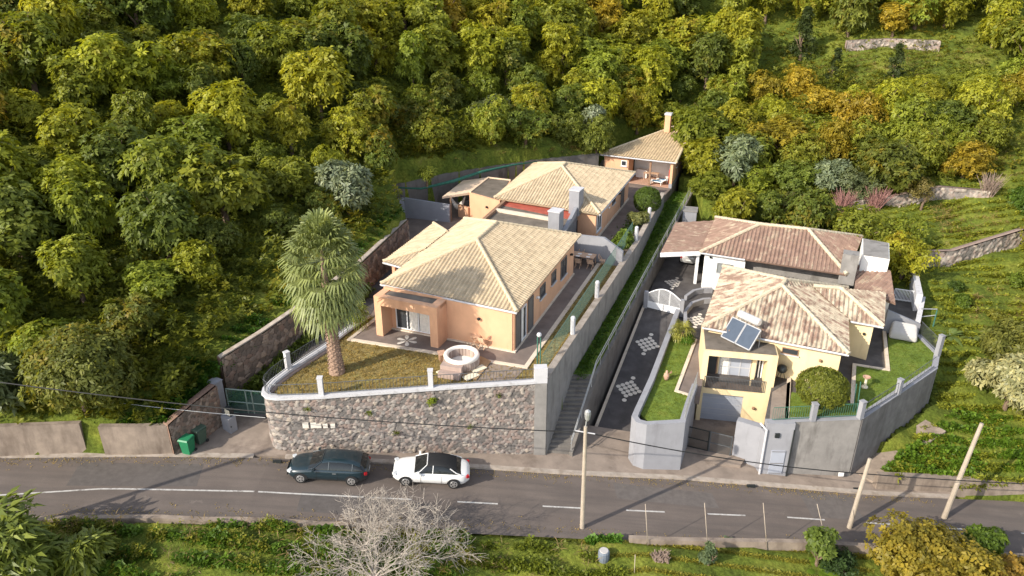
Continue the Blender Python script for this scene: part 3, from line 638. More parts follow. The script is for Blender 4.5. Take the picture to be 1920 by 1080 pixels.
def tiled(mb, poly, per=.27, amp=.095, course=.40):
    poly = [Vector(p) for p in poly]; n = Vector((0, 0, 0)); k = len(poly)
    for i in range(k): n += poly[i].cross(poly[(i + 1) % k])
    n.normalize()
    if n.z < 0: n = -n
    u = n.cross(Vector((0, 0, 1)));
    u = u.normalized() if u.length > 1e-3 else Vector((1, 0, 0)); v = n.cross(u).normalized()
    if v.z > 0: v = -v
    o = poly[0]; q = [((p - o).dot(u), (p - o).dot(v)) for p in poly]
    u0, u1 = min(a for a, b in q), max(a for a, b in q); v0 = min(b for a, b in q)
    base = math.floor(u0 / per) * per; st = per / 6; us = [u0] + [base + st * i for i in range(1, int((u1 - base) / st) + 1) if u0 < base + st * i < u1] + [u1]
    def rng_(x):
        hits = []
        for i in range(k):
            (a, b), (c, d) = q[i], q[(i + 1) % k]
            if min(a, c) - 1e-6 <= x <= max(a, c) + 1e-6 and abs(a - c) > 1e-6: hits.append(b + (d - b) * (x - a) / (c - a))
        return (min(hits), max(hits)) if hits else (0, 0)
    us[0] += 1e-3; us[-1] -= 1e-3
    rows = []; V1 = max(b for a, b in q); nc = int((V1 - v0) / course) + 2
    vlist = []
    for j in range(nc): vlist += [(v0 + j * course + .001, 0.0), (v0 + (j + 1) * course - .004, .020)]
    start = len(mb.v); cols = mb.c if mb.c is not None else []
    tint = {}
    for x in us:
        a, b = rng_(x); ph = (x % per) / per; h = (0.5 + 0.5 * math.cos(2 * PI * ph)) ** 1.15 * amp
        row = []
        for vv, lift in vlist:
            vc = min(max(vv, a), b); key = (math.floor(x / per + .5), int((vc - v0) / course + .3))
            if key not in tint: tint[key] = (random.random(), random.random())
            row.append(len(mb.v)); mb.v.append(tuple(o + u * x + v * vc + n * (h + lift * (1 if vc == vv else .5)))); cols.append((*tint[key], 0, 1))
        rows.append((row, a, b))
    for (r0, a0, b0), (r1, a1, b1) in zip(rows[:-1], rows[1:]):
        lo, hi = min(a0, a1), max(b0, b1)
        for j in range(len(vlist) - 1):
            if vlist[j + 1][0] < lo - course or vlist[j][0] > hi + course: continue
            mb.f.append((r0[j], r0[j + 1], r1[j + 1], r1[j]))
    # underside slab
    c0 = len(mb.v); lo = [p - n * .02 for p in poly]; lo2 = [p - n * .16 for p in poly]
    A = sum((poly[(i + 1) % k] - poly[i]).cross(n).length for i in range(k))
    mb.v += [tuple(p) for p in lo + lo2]; cols += [(.3, .2, 0, 1)] * (2 * k)
    mb.f.append(tuple(c0 + k + i for i in range(k))); mb.f.append(tuple(c0 + i for i in range(k)))
    for i in range(k): j = (i + 1) % k; mb.f.append((c0 + i, c0 + j, c0 + k + j, c0 + k + i))
    mb.c = cols
def roof(parent, faces, mat, ridges=(), rmat=None, gutters=(), per=.27, amp=.095, r=.13):
    mb = MB()
    for f in faces: tiled(mb, f, per, amp)
    ro = mb.build('roof', mat, parent, cols=mb.c)
    if ridges:
        rb_ = MB()
        for a, b in ridges:
            a = Vector(a) + Vector((0, 0, .05)); b = Vector(b) + Vector((0, 0, .05)); L = (b - a).length; m = max(1, int(L / .42))
            for i in range(m):
                p, q = a.lerp(b, i / m), a.lerp(b, (i + 1.12) / m) if i < m - 1 else b
                rb_.tube([p, q], [r * 1.08, r * .88], 7)
        rb_.build('ridge_tiles', rmat, ro)
    if gutters:
        g = MB()
        for a, b in gutters: g.tube([Vector(a) + Vector((0, 0, -.07)), Vector(b) + Vector((0, 0, -.07))], .075, 6)
        g.build('gutter', M['capwhite'], ro)
    return ro
def wallpt(A, B, u, z, off=0, c=None):
    d = Vector((B[0] - A[0], B[1] - A[1])).normalized(); n = Vector((d.y, -d.x))
    if c is not None and n.dot(Vector((A[0] - c[0], A[1] - c[1]))) < 0: n = -n
    return Vector((A[0] + d.x * u + n.x * off, A[1] + d.y * u + n.y * off, z))
def panelbox(mb, A, B, c, u0, u1, z0, z1, o0, o1):
    p = [wallpt(A, B, u, z, o, c) for z in (z0, z1) for u, o in ((u0, o0), (u1, o0), (u1, o1), (u0, o1))]
    mb.add(p, [(3, 2, 1, 0), (4, 5, 6, 7), (0, 1, 5, 4), (1, 2, 6, 5), (2, 3, 7, 6), (3, 0, 4, 7)])
def window(parent, A, B, c, u0, u1, z0, z1, fm='whitemetal', pm='glass', mull=1, name='window', curtain=None, t=.07, hb=0, label=None):
    mb = MB()
    for a, b in ((u0, u0 + t), (u1 - t, u1)): panelbox(mb, A, B, c, a, b, z0, z1, .0, .07)
    for a, b in ((z0, z0 + t), (z1 - t, z1)): panelbox(mb, A, B, c, u0 + t, u1 - t, a, b, .0, .068)
    for i in range(1, mull):
        x = lerp(u0, u1, i / mull); panelbox(mb, A, B, c, x - t / 2, x + t / 2, z0 + t, z1 - t, .0, .064)
    for i in range(hb):
        z = lerp(z0, z1, (i + 1) / (hb + 1)); panelbox(mb, A, B, c, u0 + t, u1 - t, z - t / 2, z + t / 2, 0, .06)
    o = mb.build(name, M[fm], parent); 
    if label: o['label'] = label
    mb = MB(); panelbox(mb, A, B, c, u0 + t * .5, u1 - t * .5, z0 + t * .5, z1 - t * .5, .0, .025); mb.build('pane', M[pm], o)
    if curtain:
        mb = MB(); k = 10
        for a, b in curtain:
            xs = [lerp(lerp(u0, u1, a), lerp(u0, u1, b), i / k) for i in range(k + 1)]
            vs = [wallpt(A, B, x, z, .033 + .014 * (i % 2), c) for z in (z0 + t, z1 - t) for i, x in enumerate(xs)]
            mb.add(vs, [(i, i + 1, k + 2 + i, k + 1 + i) for i in range(k)])
        mb.build('curtain', M['curtain'], o)
    if name == 'window':
        mb = MB(); panelbox(mb, A, B, c, u0 - .08, u1 + .08, z0 - .08, z0, 0, .12); mb.build('sill', M['capwhite'], o)
    return o
def wallamp(parent, A, B, c, u, z, mat='darkmetal'):
    mb = MB(); panelbox(mb, A, B, c, u - .05, u + .05, z - .08, z + .06, 0, .06); p = wallpt(A, B, u, z + .02, .14, c); mb.lathe(p - Vector((0, 0, .1)), [(.05, 0), (.10, .06), (.10, .16), (.03, .2)], 8); return mb.build('wall_lamp', M[mat], parent)
def rect(parent_pts): return [xy(p) for p in parent_pts]
def inset(poly, d):
    n = len(poly); c = Vector((sum(p[0] for p in poly) / n, sum(p[1] for p in poly) / n)); out = []
    for i in range(n):
        p = Vector(poly[i][:2]); a = (p - Vector(poly[i - 1][:2])).normalized(); b = (Vector(poly[(i + 1) % n][:2]) - p).normalized()
        na = Vector((-a.y, a.x)); nb = Vector((-b.y, b.x))
        if na.dot(c - p) < 0: na = -na
        if nb.dot(c - p) < 0: nb = -nb
        out.append(tuple(p + (na + nb) * (d / (1 + na.dot(nb)))))
    return out

# ---------------------------------------------------- front house of the upper property
ze = 6.55; Zf = 3.56
FL, FR, BR, BL = P(713.6, 532.3, ze), P(969, 585.5, ze), P(1088.3, 441.6, ze), P(871, 410, ze)
mF, mB = (FL + FR) / 2, (BL + BR) / 2
Aa = onmid(894, 450.5, mF, mB); Bb = onmid(932, 419.5, mF, mB); Bb.z = Aa.z; 
if (Bb - Aa).length > 6: Bb = Aa + (Bb - Aa).normalized() * 3.5
hx = (FL + FR + BR + BL) / 4
H1 = thing('house', 'peach house with a cream tiled hip roof behind the lawn with the palm', 'house', (hx.x, hx.y, 3.5))
wF0, wF1 = P(964, 660, Zf), P(835, 635, Zf); dF = Vector((wF1.x - wF0.x, wF1.y - wF0.y)).normalized()
inB = inset([xy(p) for p in (FL, FR, BR, BL)], .42)
dR = Vector((BR.x - FR.x, BR.y - FR.y)).normalized(); bL = Vector((wF0.x, wF0.y)) + dF * 9.2
bBR = Vector((wF0.x, wF0.y)) + dR * 13.0; bBL = bL + dR * 13.0
base1 = [xy(wF0), xy(bBR), xy(bBL), xy(bL)]
mb = MB(); mb.prism(base1, 3.0, ze - .02); mb.build('wall', M['orange'], H1)
roof(H1, [(FL, FR, Aa), (FR, BR, Bb, Aa), (BR, BL, Bb), (BL, FL, Aa, Bb)], M['roofA'], [(FL, Aa), (FR, Aa), (Aa, Bb), (BR, Bb), (BL, Bb)], M['ridgeA'], [(FL, FR), (BL, FL)])
cA = xy(hx)
A_, B_ = xy(wF0), xy(bBR)
def wpx(parent, A, B, c, x0, y0, x1, y1, **k):          # window from its two opposite survey corners
    u0, z0 = RWp(x0, y1, A, B); u1, z1 = RWp(x1, y0, A, B)
    ua, za = RWp(x0, y0, A, B); return window(parent, A, B, c, min(u0, u1), max(u0, u1), (z0 + RWp(x1, y1, A, B)[1]) / 2, (z1 + za) / 2, **k)
window(H1, A_, B_, cA, .25, 1.15, 3.7, 6.05, fm='shutter', pm='shutter', name='shutter_door')
window(H1, A_, B_, cA, 1.15, 2.1, 3.7, 6.05, fm='whitemetal', pm='glass', name='door', curtain=[(.1, .5)])
window(H1, A_, B_, cA, 2.5, 3.5, 3.7, 6.05, fm='shutter', pm='shutter', name='shutter_door')
window(H1, A_, B_, cA, 4.9, 6.0, 5.0, 5.9, fm='shutter', pm='glass'); window(H1, A_, B_, cA, 7.4, 8.4, 5.0, 5.9, fm='shutter', pm='glass')
window(H1, A_, B_, cA, 9.6, 11.0, 4.5, 5.95, fm='shutter', pm='glass', mull=2)
wallamp(H1, A_, B_, cA, 4.2, 5.5, 'whitemetal'); wallamp(H1, A_, B_, cA, 12.0, 5.6)
u, z = RWp(899, 597, xy(wF0), xy(bL)); wallamp(H1, xy(wF0), xy(bL), cA, u, z)
mb = MB(); p = wallpt(xy(wF0), xy(bL), .12, 3.56, .05, cA); mb.tube([p, p + Vector((0, 0, 2.85))], .045, 6);  mb.build('downpipe', M['orange'], H1); mb = MB(); p = wallpt(xy(wF0), xy(bL), RWp(829, 600, xy(wF0), xy(bL))[0], 3.56, .05, cA); mb.tube([p, p + Vector((0, 0, 2.85))], .045, 6); mb.build('downpipe', M['orange'], H1)
# plinth line
mb = MB(); mb.wall([xy(bL), xy(wF0), xy(bBR)], .12, 3.5, 3.66, -1); mb.build('plinth', M['edging'], H1)
# porch: two wing walls, beam and flat roof
p0, p1 = P(706.5, 628, Zf), P(822, 653, Zf); dP = Vector((p1.x - p0.x, p1.y - p0.y)).normalized(); nP = Vector((-dP.y, dP.x))
if nP.y < 0: nP = -nP
def depth_to(p):                                        # distance from p to the front wall plane along nP
    A = Vector(xy(wF0)); d = Vector((dF.x, dF.y)); n = Vector((-d.y, d.x)); return n.dot(A - Vector(xy(p))) / n.dot(nP)
zt_ = RWp(706.7, 543, p0, p1)[1]; zt_ = min(zt_, ze - .12); zb_ = zt_ - .62
mb = MB(); Lp = (Vector(xy(p1)) - Vector(xy(p0))).length
for s0, s1 in ((0, .5), (Lp - .55, Lp)):
    a, b = Vector(xy(p0)) + dP * s0, Vector(xy(p0)) + dP * s1
    mb.prism([tuple(a), tuple(b), tuple(b + nP * (depth_to(b) + .05)), tuple(a + nP * (depth_to(a) + .05))], 3.4, zb_)
a, b = Vector(xy(p0)), Vector(xy(p1)); mb.prism([tuple(a), tuple(b), tuple(b + nP * .45), tuple(a + nP * .45)], zb_, zt_)
mb.prism([tuple(a + nP * .45), tuple(b + nP * .45), tuple(b + nP * (depth_to(b) - .03)), tuple(a + nP * (depth_to(a) - .03))], zb_ + .35, zt_ - .08)
for s0, s1 in ((0, .5), (Lp - .55, Lp)):
    a, b = Vector(xy(p0)) + dP * s0, Vector(xy(p0)) + dP * s1
    mb.prism([tuple(a + nP * .45), tuple(b + nP * .45), tuple(b + nP * (depth_to(b) - .03)), tuple(a + nP * (depth_to(a) - .03))], zb_, zt_ + .003)
po = mb.build('porch', M['orange'], H1)
mb = MB(); a, b = Vector(xy(p0)) + dP * .55, Vector(xy(p0)) + dP * (Lp - .6); mb.prism([tuple(a + nP * .48), tuple(b + nP * .48), tuple(b + nP * (depth_to(b) - .05)), tuple(a + nP * (depth_to(a) - .05))], zt_ - .08, zt_ - .04); mb.build('porch_roof', M['flatroof'], po)
Aw, Bw = xy(wF0), xy(bL)
u1 = RWp(743, 590, Aw, Bw)[0]; u0 = RWp(806, 590, Aw, Bw)[0]
window(H1, Aw, Bw, cA, u0, u1, 3.72, 5.75, mull=3, name='sliding_door', curtain=[(.03, .30), (.36, .60)])
# ---------------------------------------------------- carport roof beside it
K = [P(718, 491, 6.0), P(813, 419, 6.0), P(838, 435, 6.75), P(797, 467, 6.75), P(752, 500.5, 6.0)]
CPo = thing('carport', 'small pale tiled lean-to roof on a slim post beside the peach house', 'carport', (K[0].x + 1, K[0].y + 3, 3.44))
roof(CPo, [(K[0], K[4], K[3]), (K[0], K[3], K[2], K[1])], M['roofA'], [(K[0], K[3]), (K[1], K[2])], M['ridgeA'], [(K[0], K[4])])
mb = MB(); q = P(732, 499, 5.95); mb.box((q.x + .2, q.y + .3, 3.44), .22, .22, 2.5, R(-20)); mb.build('post', M['orange'], CPo); mb = MB(); q = P(806, 428, 5.95); mb.box((q.x + .2, q.y - .4, 3.44), .22, .22, 2.5, R(-20)); mb.build('post', M['orange'], CPo)

# ---------------------------------------------------- rear house of the upper property
ze2 = 6.1
FL2, FR2, BR2, BL2 = P(926.2, 371, ze2), P(1124.5, 401.5, ze2), P(1190.6, 323.8, ze2), P(1000, 306.5, ze2)
m0, m1 = (FL2 + FR2) / 2, (BL2 + BR2) / 2
A2 = onmid(1054, 312.5, m0, m1); B2 = onmid(1061, 306.3, m0, m1); B2.z = A2.z
hx2 = (FL2 + FR2 + BR2 + BL2) / 4
H2 = thing('house', 'peach house with two grey chimneys and a part-flat roof, behind the front peach house', 'house', (hx2.x, hx2.y, 3.4))
base2 = inset([xy(p) for p in (FL2, FR2, BR2, BL2)], .45)
mb = MB(); mb.prism(base2, 3.0, ze2 - .02); mb.build('wall', M['orange'], H2)
roof(H2, [(FL2, FR2, A2), (FR2, BR2, B2, A2), (BR2, BL2, B2), (BL2, FL2, A2, B2)], M['roofA'], [(FL2, A2), (FR2, A2), (A2, B2), (BR2, B2), (BL2, B2)], M['ridgeA'], [(FR2, BR2)])
c2_ = xy(hx2); A_, B_ = base2[1], base2[2]; L2 = (Vector(B_) - Vector(A_)).length
window(H2, A_, B_, c2_, .35, 1.75, 4.1, 5.7, fm='whitemetal', pm='glass', mull=2)
window(H2, A_, B_, c2_, 5.6, 6.7, 4.9, 5.7, fm='shutter', pm='glass'); window(H2, A_, B_, c2_, L2 - 3.2, L2 - 2.0, 3.6, 5.75, fm='shutter', pm='shutter', name='door')
wallamp(H2, A_, B_, c2_, 4.0, 5.2, 'whitemetal'); wallamp(H2, A_, B_, c2_, 8.0, 5.3)
mb = MB(); mb.wall([A_, B_], .12, 3.4, 3.6, -1); mb.build('plinth', M['edging'], H2)
# flat-roofed front part
fz = 5.75
fl = [P(880, 437, fz), P(953, 372, fz), P(1072, 391, fz), P(1083, 402, fz), P(1050, 452, fz)]
mb = MB(); mb.prism([xy(p) for p in fl], 3.2, fz); fb = mb.build('front_wing', M['bluegrey'], H2)
mb = MB(); mb.prism(inset([xy(p) for p in fl], .12), fz, fz + .03); mb.build('flat_roof', M['flatroof'], fb)
mb = MB(); mb.wall([xy(fl[0]), xy(fl[1])], .28, fz, fz + .28, -1); mb.build('parapet', M['wood'], fb)
mb = MB(); mb.obox(P(931, 394, fz + .15), P(1032, 411, fz + .15), .26, .3); mb.build('beam', M['edging'], fb)
mb = MB(); mb.prism([xy(P(x, y, fz + .05)) for x, y in ((951, 377.5), (1078, 398), (1068, 411), (943, 385))], fz + .03, fz + .06); mb.build('red_strip', M['redroof'], fb)
mb = MB(); mb.wall([xy(fl[4]), xy(fl[3])], .3, 3.3, [fz - .1, fz + .75], 1); mb.build('side_parapet', M['bluegrey'], fb)
mb = MB()
for x in (1070, 1078): q = P(x, 430, 4.3); mb.box((q.x, q.y - .35, 3.7), .35, .3, 1.5, R(-20))
mb.build('window', M['glass'], fb)
rz2 = math.atan2(FR2.y - FL2.y, FR2.x - FL2.x)
for (x, y, wd, dp, h) in ((1042, 436, .95, .95, 1.75), (1080, 401, .9, 1.1, 2.1)):
    q = P(x, y, fz); mb = MB(); mb.box((q.x, q.y + .3, fz - .1), wd, dp, h + .1, rz2); ch = mb.build('chimney', M['bluegrey'], H2)
    mb = MB(); mb.box((q.x, q.y + .3, fz + h), wd + .1, dp + .1, .08, rz2); mb.build('chimney_cap', M['capwhite'], ch)
# flat annex and little slab porch on its far side
az = 6.0
an = [P(880, 361, az), P(915, 333.5, az), P(958, 338.5, az), P(937, 377, az)]
mb = MB(); mb.prism([xy(p) for p in an], 3.2, az); ax_ = mb.build('annex', M['orange'], H2)
mb = MB(); mb.prism(inset([xy(p) for p in an], .15), az, az + .03); mb.build('flat_roof', M['flatroof'], ax_)
mb = MB(); mb.wall([xy(an[0]), xy(an[1]), xy(an[2])], .16, az + .0, az + .12, -1); mb.build('roof_edge', M['slabroof'], ax_)
u, z = RWp(914, 388, xy(an[0]), xy(an[3])); wallamp(ax_, xy(an[0]), xy(an[3]), xy(an[2]), max(.5, u), z)
mb = MB(); sp4 = [P(829, 369, 5.9), P(868, 341, 5.9), P(914, 334.5, 5.9), P(881, 361.5, 5.9)]; mb.prism([xy(p) for p in sp4], 5.72, [5.9, 6.02, 6.02, 5.94]); mb.build('porch_roof', M['slabroof'], ax_)
mb = MB(); q = P(840, 372, 5.7); mb.box((q.x + .2, q.y + .2, 3.4), .14, .14, 2.33, 0); mb.build('post', M['wood'], ax_)
mb = MB(); d_ = (Vector(xy(an[0])) - Vector(xy(an[3]))).normalized(); a = Vector(xy(an[0])); mb.wall([tuple(a), tuple(a + d_ * 1.3)], .25, 3.2, 4.6, 1); mb.build('low_wall', M['orange'], ax_)

# ---------------------------------------------------- pavilion
zp = 6.3
e0, e1 = P(1125, 289, zp), P(1267.5, 305, zp); bR_ = P(1291.5, 255, 7.35); ap = PPL(1263, 238.5, e0, e1, bR_)
PVc = (e0 + e1) / 2 + Vector((1.5, 3, 0))
PV = thing('pavilion', 'open peach barbecue pavilion with a tall chimney at the far end of the upper plot', 'pavilion', (PVc.x, PVc.y, 3.42))
d0 = Vector((e1.x - e0.x, e1.y - e0.y)).normalized(); d1 = Vector((bR_.x - e1.x, bR_.y - e1.y)).normalized()
roof(PV, [(e0, e1, bR_, ap)], M['roofP'], [(e0, ap), (ap, bR_), (e1, bR_)], M['ridgeA'], [(e0, e1)], per=.3, amp=.09)
bk = (ap + Vector((-1.2, 3.5, 0))); bk.z = 5.6
roof(PV, [(e0, ap, bk), (ap, bR_, bR_ + Vector((-.8, 2.5, -1.0)), bk)], M['roofP'])
o0, o1 = Vector(xy(e0)) + d0 * .4 + d1 * .4, Vector(xy(e1)) - d0 * .3 + d1 * .3; LL = (o1 - o0).length; DD = 5.6
mb = MB(); mb.prism([tuple(o0), tuple(o0 + d0 * (LL * .36)), tuple(o0 + d0 * (LL * .36) + d1 * 2.6), tuple(o0 + d1 * 2.0)], 2.8, zp - .08); mb.build('store_room', M['orange'], PV)
mb = MB(); mb.prism([tuple(o1 - d0 * .28), tuple(o1), tuple(o1 + d1 * DD), tuple(o1 - d0 * .28 + d1 * DD)], 3.9, [zp - .08, zp - .08, 7.1, 7.1]); sw = mb.build('side_wall', M['orange'], PV)
mb = MB(); mb.prism([tuple(o1 - d0 * .3), tuple(o1 + d0 * .02), tuple(o1 + d0 * .02 + d1 * (DD + .02)), tuple(o1 - d0 * .3 + d1 * (DD + .02))], 0, 3.9); mb.build('plinth', M['bluegrey'], PV)
for uu in (1.9, 3.5): window(sw, tuple(o1), tuple(o1 + d1 * DD), tuple(o0), uu, uu + .55, 5.2, 5.9, fm='wood', pm='glass', t=.05)
mb = MB(); mb.prism([tuple(o0 + d0 * (LL * .36) + d1 * 3.2), tuple(o1 + d1 * 3.2), tuple(o1 + d1 * 3.4), tuple(o0 + d0 * (LL * .36) + d1 * 3.4)], 3.2, 6.7); mb.build('back_wall', M['white'], PV)
mb = MB(); q = o0 + d0 * (LL * .68); mb.box((q.x, q.y, 3.4), .2, .2, zp - 3.5, rz2); mb.build('post', M['wood'], PV)
mb = MB(); mb.prism([tuple(o0 + d0 * (LL * .36)), tuple(o1), tuple(o1 + d1 * 3.2), tuple(o0 + d0 * (LL * .36) + d1 * 3.2)], 3.2, 3.46); mb.build('floor', M['clay'], PV)
q = PPL(1252, 249, e0, e1, bR_); mb = MB(); mb.box((q.x, q.y + .3, q.z - .8), .62, .62, 2.75, rz2); chm = mb.build('chimney', M['orange'], PV)
mb = MB(); mb.box((q.x, q.y + .3, q.z + 1.95), .78, .78, .2, rz2); mb.build('chimney_cap', M['capwhite'], chm)
window(PV, tuple(o0), tuple(o0 + d0 * LL), tuple(o0 + d1 * 5), 1.9, 2.5, 5.2, 5.8, fm='whitemetal', pm='glass')

# ---------------------------------------------------- front house of the lower property
z3 = 3.3; G0 = .42
FL3, FR3, BL3 = P(1317, 613, z3), P(1592, 665, z3), P(1356, 500, z3)
BR3 = FR3 + (BL3 - FL3) * .97
m0, m1 = (FL3 + FR3) / 2, (BL3 + BR3) / 2
A3 = onmid(1466, 536, m0, m1); A3.z = min(A3.z, 5.2); dmid = (m1 - m0).normalized()
u_ = RWp(1466, 536, m0, m1)[0]; A3 = P(1466, 536, 5.35); B3 = PPL(1474, 525, BL3, FL3, A3)
hx3 = (FL3 + FR3 + BL3 + BR3) / 4
H3 = thing('house', 'cream house with a lichened tile roof, a balcony above a garage and solar panels', 'house', (hx3.x, hx3.y, gz))
base3 = inset([xy(p) for p in (FL3, FR3, BR3, BL3)], .4)
mb = MB(); mb.prism(base3, 0, z3 - .1); mb.build('wall', M['cream'], H3)
zr3 = 4.75
V0, V1, V2, V3, V4 = P(1525, 537, zr3), P(1577, 541.5, zr3), P(1657, 613, z3), P(1595, 601.5, z3), P(1660, 549, z3)
roof(H3, [(FL3, FR3, A3), (FR3, BR3, A3), (BR3, B3, A3), (BR3, BL3, B3), (BL3, FL3, A3, B3), (V3, V2, V1, V0), (V2, V4, V1)], M['roofB'],
     [(FL3, A3), (FR3, A3), (A3, B3), (BR3, B3), (BL3, B3), (V0, V1), (V1, V2)], M['ridgeB'], [(FL3, FR3), (V3, V2)], per=.30, amp=.11, r=.15)
wb = [P(1592, 671, G0), P(1635, 679, G0), P(1652, 612, G0), P(1600, 605, G0)]
u, z = RWp(1643, 615, xy(wb[0]), xy(wb[1]))
wing = [(V3.x + .1, V3.y + .55), (V2.x - .45, V2.y + .45), (V4.x - .5, V4.y - .4), (V4.x - 3.5, V4.y - .1)]
mb = MB(); mb.prism(wing, 0, z3 - .03); wg = mb.build('side_wing', M['cream'], H3)
wallamp(wg, wing[0], wing[1], wing[3], 1.2, 2.4); c3 = xy(hx3)
A_, B_ = base3[0], base3[1]
u, z = RWp(1538, 675, A_, B_); wallamp(H3, A_, B_, c3, u, z, 'wood')
u0, z1_ = RWp(1466, 657, A_, B_); u1 = RWp(1497, 663, A_, B_)[0]; window(H3, A_, B_, c3, u0, u1, 2.3, 2.75, fm='wood', pm='glass', t=.05)
# balcony block above the garage
Q0, Q1 = P(1303.5, 786, gz), P(1437.5, 800, gz); du = Vector((Q1.x - Q0.x, Q1.y - Q0.y)).normalized(); dn = Vector((-du.y, du.x))
if dn.y < 0: dn = -dn
LQ = (Vector(xy(Q1)) - Vector(xy(Q0))).length
ztop = (RWp(1314, 648.5, Q0, Q1)[1] + RWp(1459, 673, Q0, Q1)[1]) / 2; zfl = RWp(1315, 727, Q0, Q1)[1]
def bq(u, v): p = Vector(xy(Q0)) + du * u + dn * v; return (p.x, p.y)
gu1 = RWp(1390, 775, Q0, Q1)[0]; gzt = RWp(1312, 736, Q0, Q1)[1]
mb = MB()
mb.prism([bq(0, 0), bq(.3, 0), bq(.3, 4), bq(0, 4)], gz - .3, gzt); mb.prism([bq(gu1, 0), bq(LQ, 0), bq(LQ, 4), bq(gu1, 4)], gz - .3, gzt)
mb.prism([bq(0, 0), bq(LQ, 0), bq(LQ, 4.0), bq(0, 4.0)], gzt, zfl)
lo_ = mb.build('garage_storey', M['cream'], H3)
mb = MB(); mb.prism([bq(.3, .25), bq(gu1, .25), bq(gu1, .35), bq(.3, .35)], gz - .2, gzt); gd = mb.build('garage_door', M['garage'], lo_)
mb = MB()
for i in range(1, 5): zz = lerp(gz, gzt, i / 5); mb.prism([bq(.3, .235), bq(gu1, .235), bq(gu1, .25), bq(.3, .25)], zz - .012, zz + .012)
mb.build('panel_joints', M['shuttergrey'], gd)
u, z = RWp(1412, 764, Q0, Q1); wallamp(lo_, xy(Q0), xy(Q1), bq(2, 4), u, z, 'wood')
mb = MB(); wL, wR = .38, .62; bd = 1.15
mb.prism([bq(0, 0), bq(wL, 0), bq(wL, 3.5), bq(0, 3.5)], zfl, ztop - .45); mb.prism([bq(LQ - wR, 0), bq(LQ, 0), bq(LQ, 3.5), bq(LQ - wR, 3.5)], zfl, ztop - .45)
mb.prism([bq(0, 0), bq(LQ, 0), bq(LQ, 3.6), bq(0, 3.6)], ztop - .45, ztop - .05)
mb.prism([bq(wL, bd), bq(LQ - wR, bd), bq(LQ - wR, bd + .25), bq(wL, bd + .25)], zfl, ztop - .45)
uc = RWp(1411, 700, bq(0, bd - .2), bq(LQ, bd - .2))[0]; mb.prism([bq(uc - .12, bd - .35), bq(uc + .12, bd - .35), bq(uc + .12, bd), bq(uc - .12, bd)], zfl, ztop - .45)
up_ = mb.build('balcony_storey', M['cream'], H3)
mb = MB(); mb.prism([bq(.12, .12), bq(LQ - .1, .12), bq(LQ - .1, 3.7), bq(.12, 3.7)], ztop - .05, ztop - .01); mb.build('flat_roof', M['flatroof'], up_)
mb = MB(); mb.prism([bq(wL, .1), bq(LQ - wR, .1), bq(LQ - wR, bd - .02), bq(wL, bd - .02)], zfl, zfl + .03); mb.build('balcony_floor', M['paving'], up_)
wa, wb_ = bq(0, bd), bq(LQ, bd); cin = bq(LQ / 2, bd + 3)
window(up_, wa, wb_, cin, wL + .05, wL + .75, zfl + .05, ztop - .65, fm='wood', pm='glass', name='door')
window(up_, wa, wb_, cin, wL + .85, uc - .15, zfl + .05, ztop - .65, fm='shuttergrey', pm='garage', mull=3, hb=1, name='sliding_door', curtain=[(.02, .30)])
window(up_, wa, wb_, cin, uc + .15, LQ - wR - .05, zfl + .05, ztop - .65, fm='whitemetal', pm='glass', mull=2, name='sliding_door')
mb = MB(); ra, rb0 = bq(wL - .1, -.03), bq(LQ - wR + .1, -.03)
for zz in (.12, .95): mb.obox((*ra, zfl + zz), (*rb0, zfl + zz), .035, .035)
nb = 40
for i in range(nb + 1): x = lerp(wL - .1, LQ - wR + .1, i / nb); p = bq(x, -.03); mb.obox((*p, zfl + .12), (*p, zfl + .95), .024, .024)
mb.build('balcony_railing', M['rail'], up_)
# solar water heater on the flat roof
S0, S1 = P(1352.5, 631, ztop + .12), P(1405, 657, ztop + .12)
ud = (S1 - S0).normalized(); S3 = P(1374, 595, ztop + 1.25); S2 = S1 + (S3 - S0)
SH = thing('solar_water_heater', 'pair of dark blue solar panels with a silver tank on the cream house', 'solar heater', ((S0.x + S1.x) / 2, (S0.y + S1.y) / 2, ztop))
nrm = (S1 - S0).cross(S3 - S0).normalized()
if nrm.z < 0: nrm = -nrm
for k0, k1 in ((.0, .49), (.51, 1)):
    mb = MB(); c4 = [S0.lerp(S1, k0), S0.lerp(S1, k1), S3.lerp(S2, k1), S3.lerp(S2, k0)]
    for i in range(4): mb.obox(c4[i], c4[(i + 1) % 4], .07, .10, nrm)
    fr = mb.build('panel_frame', M['panelframe'], SH)
    mb = MB(); mb.poly([p + nrm * .03 for p in c4]); mb.poly([p - nrm * .03 for p in c4][::-1]); mb.build('collector', M['panel'], fr)
T0 = S3 + (S3 - S0).normalized() * .42 + ud * .25; T1 = S2 + (S3 - S0).normalized() * .42 - ud * .35
mb = MB(); ax2 = (T1 - T0).normalized(); mb.tube([T0, T0 + ax2 * .08, T1 - ax2 * .08, T1], [.2, .27, .27, .2], 14); mb.build('tank', M['tank'], SH, smooth=False)
mb = MB()
for p in (S3, S2, S3.lerp(S2, .5)): mb.tube([p, Vector((p.x, p.y, ztop - .05))], .03, 5)
for p in (T0.lerp(T1, .15), T0.lerp(T1, .85)): mb.tube([p, Vector((p.x, p.y, ztop - .05))], .03, 5)
mb.build('stand', M['panelframe'], SH)

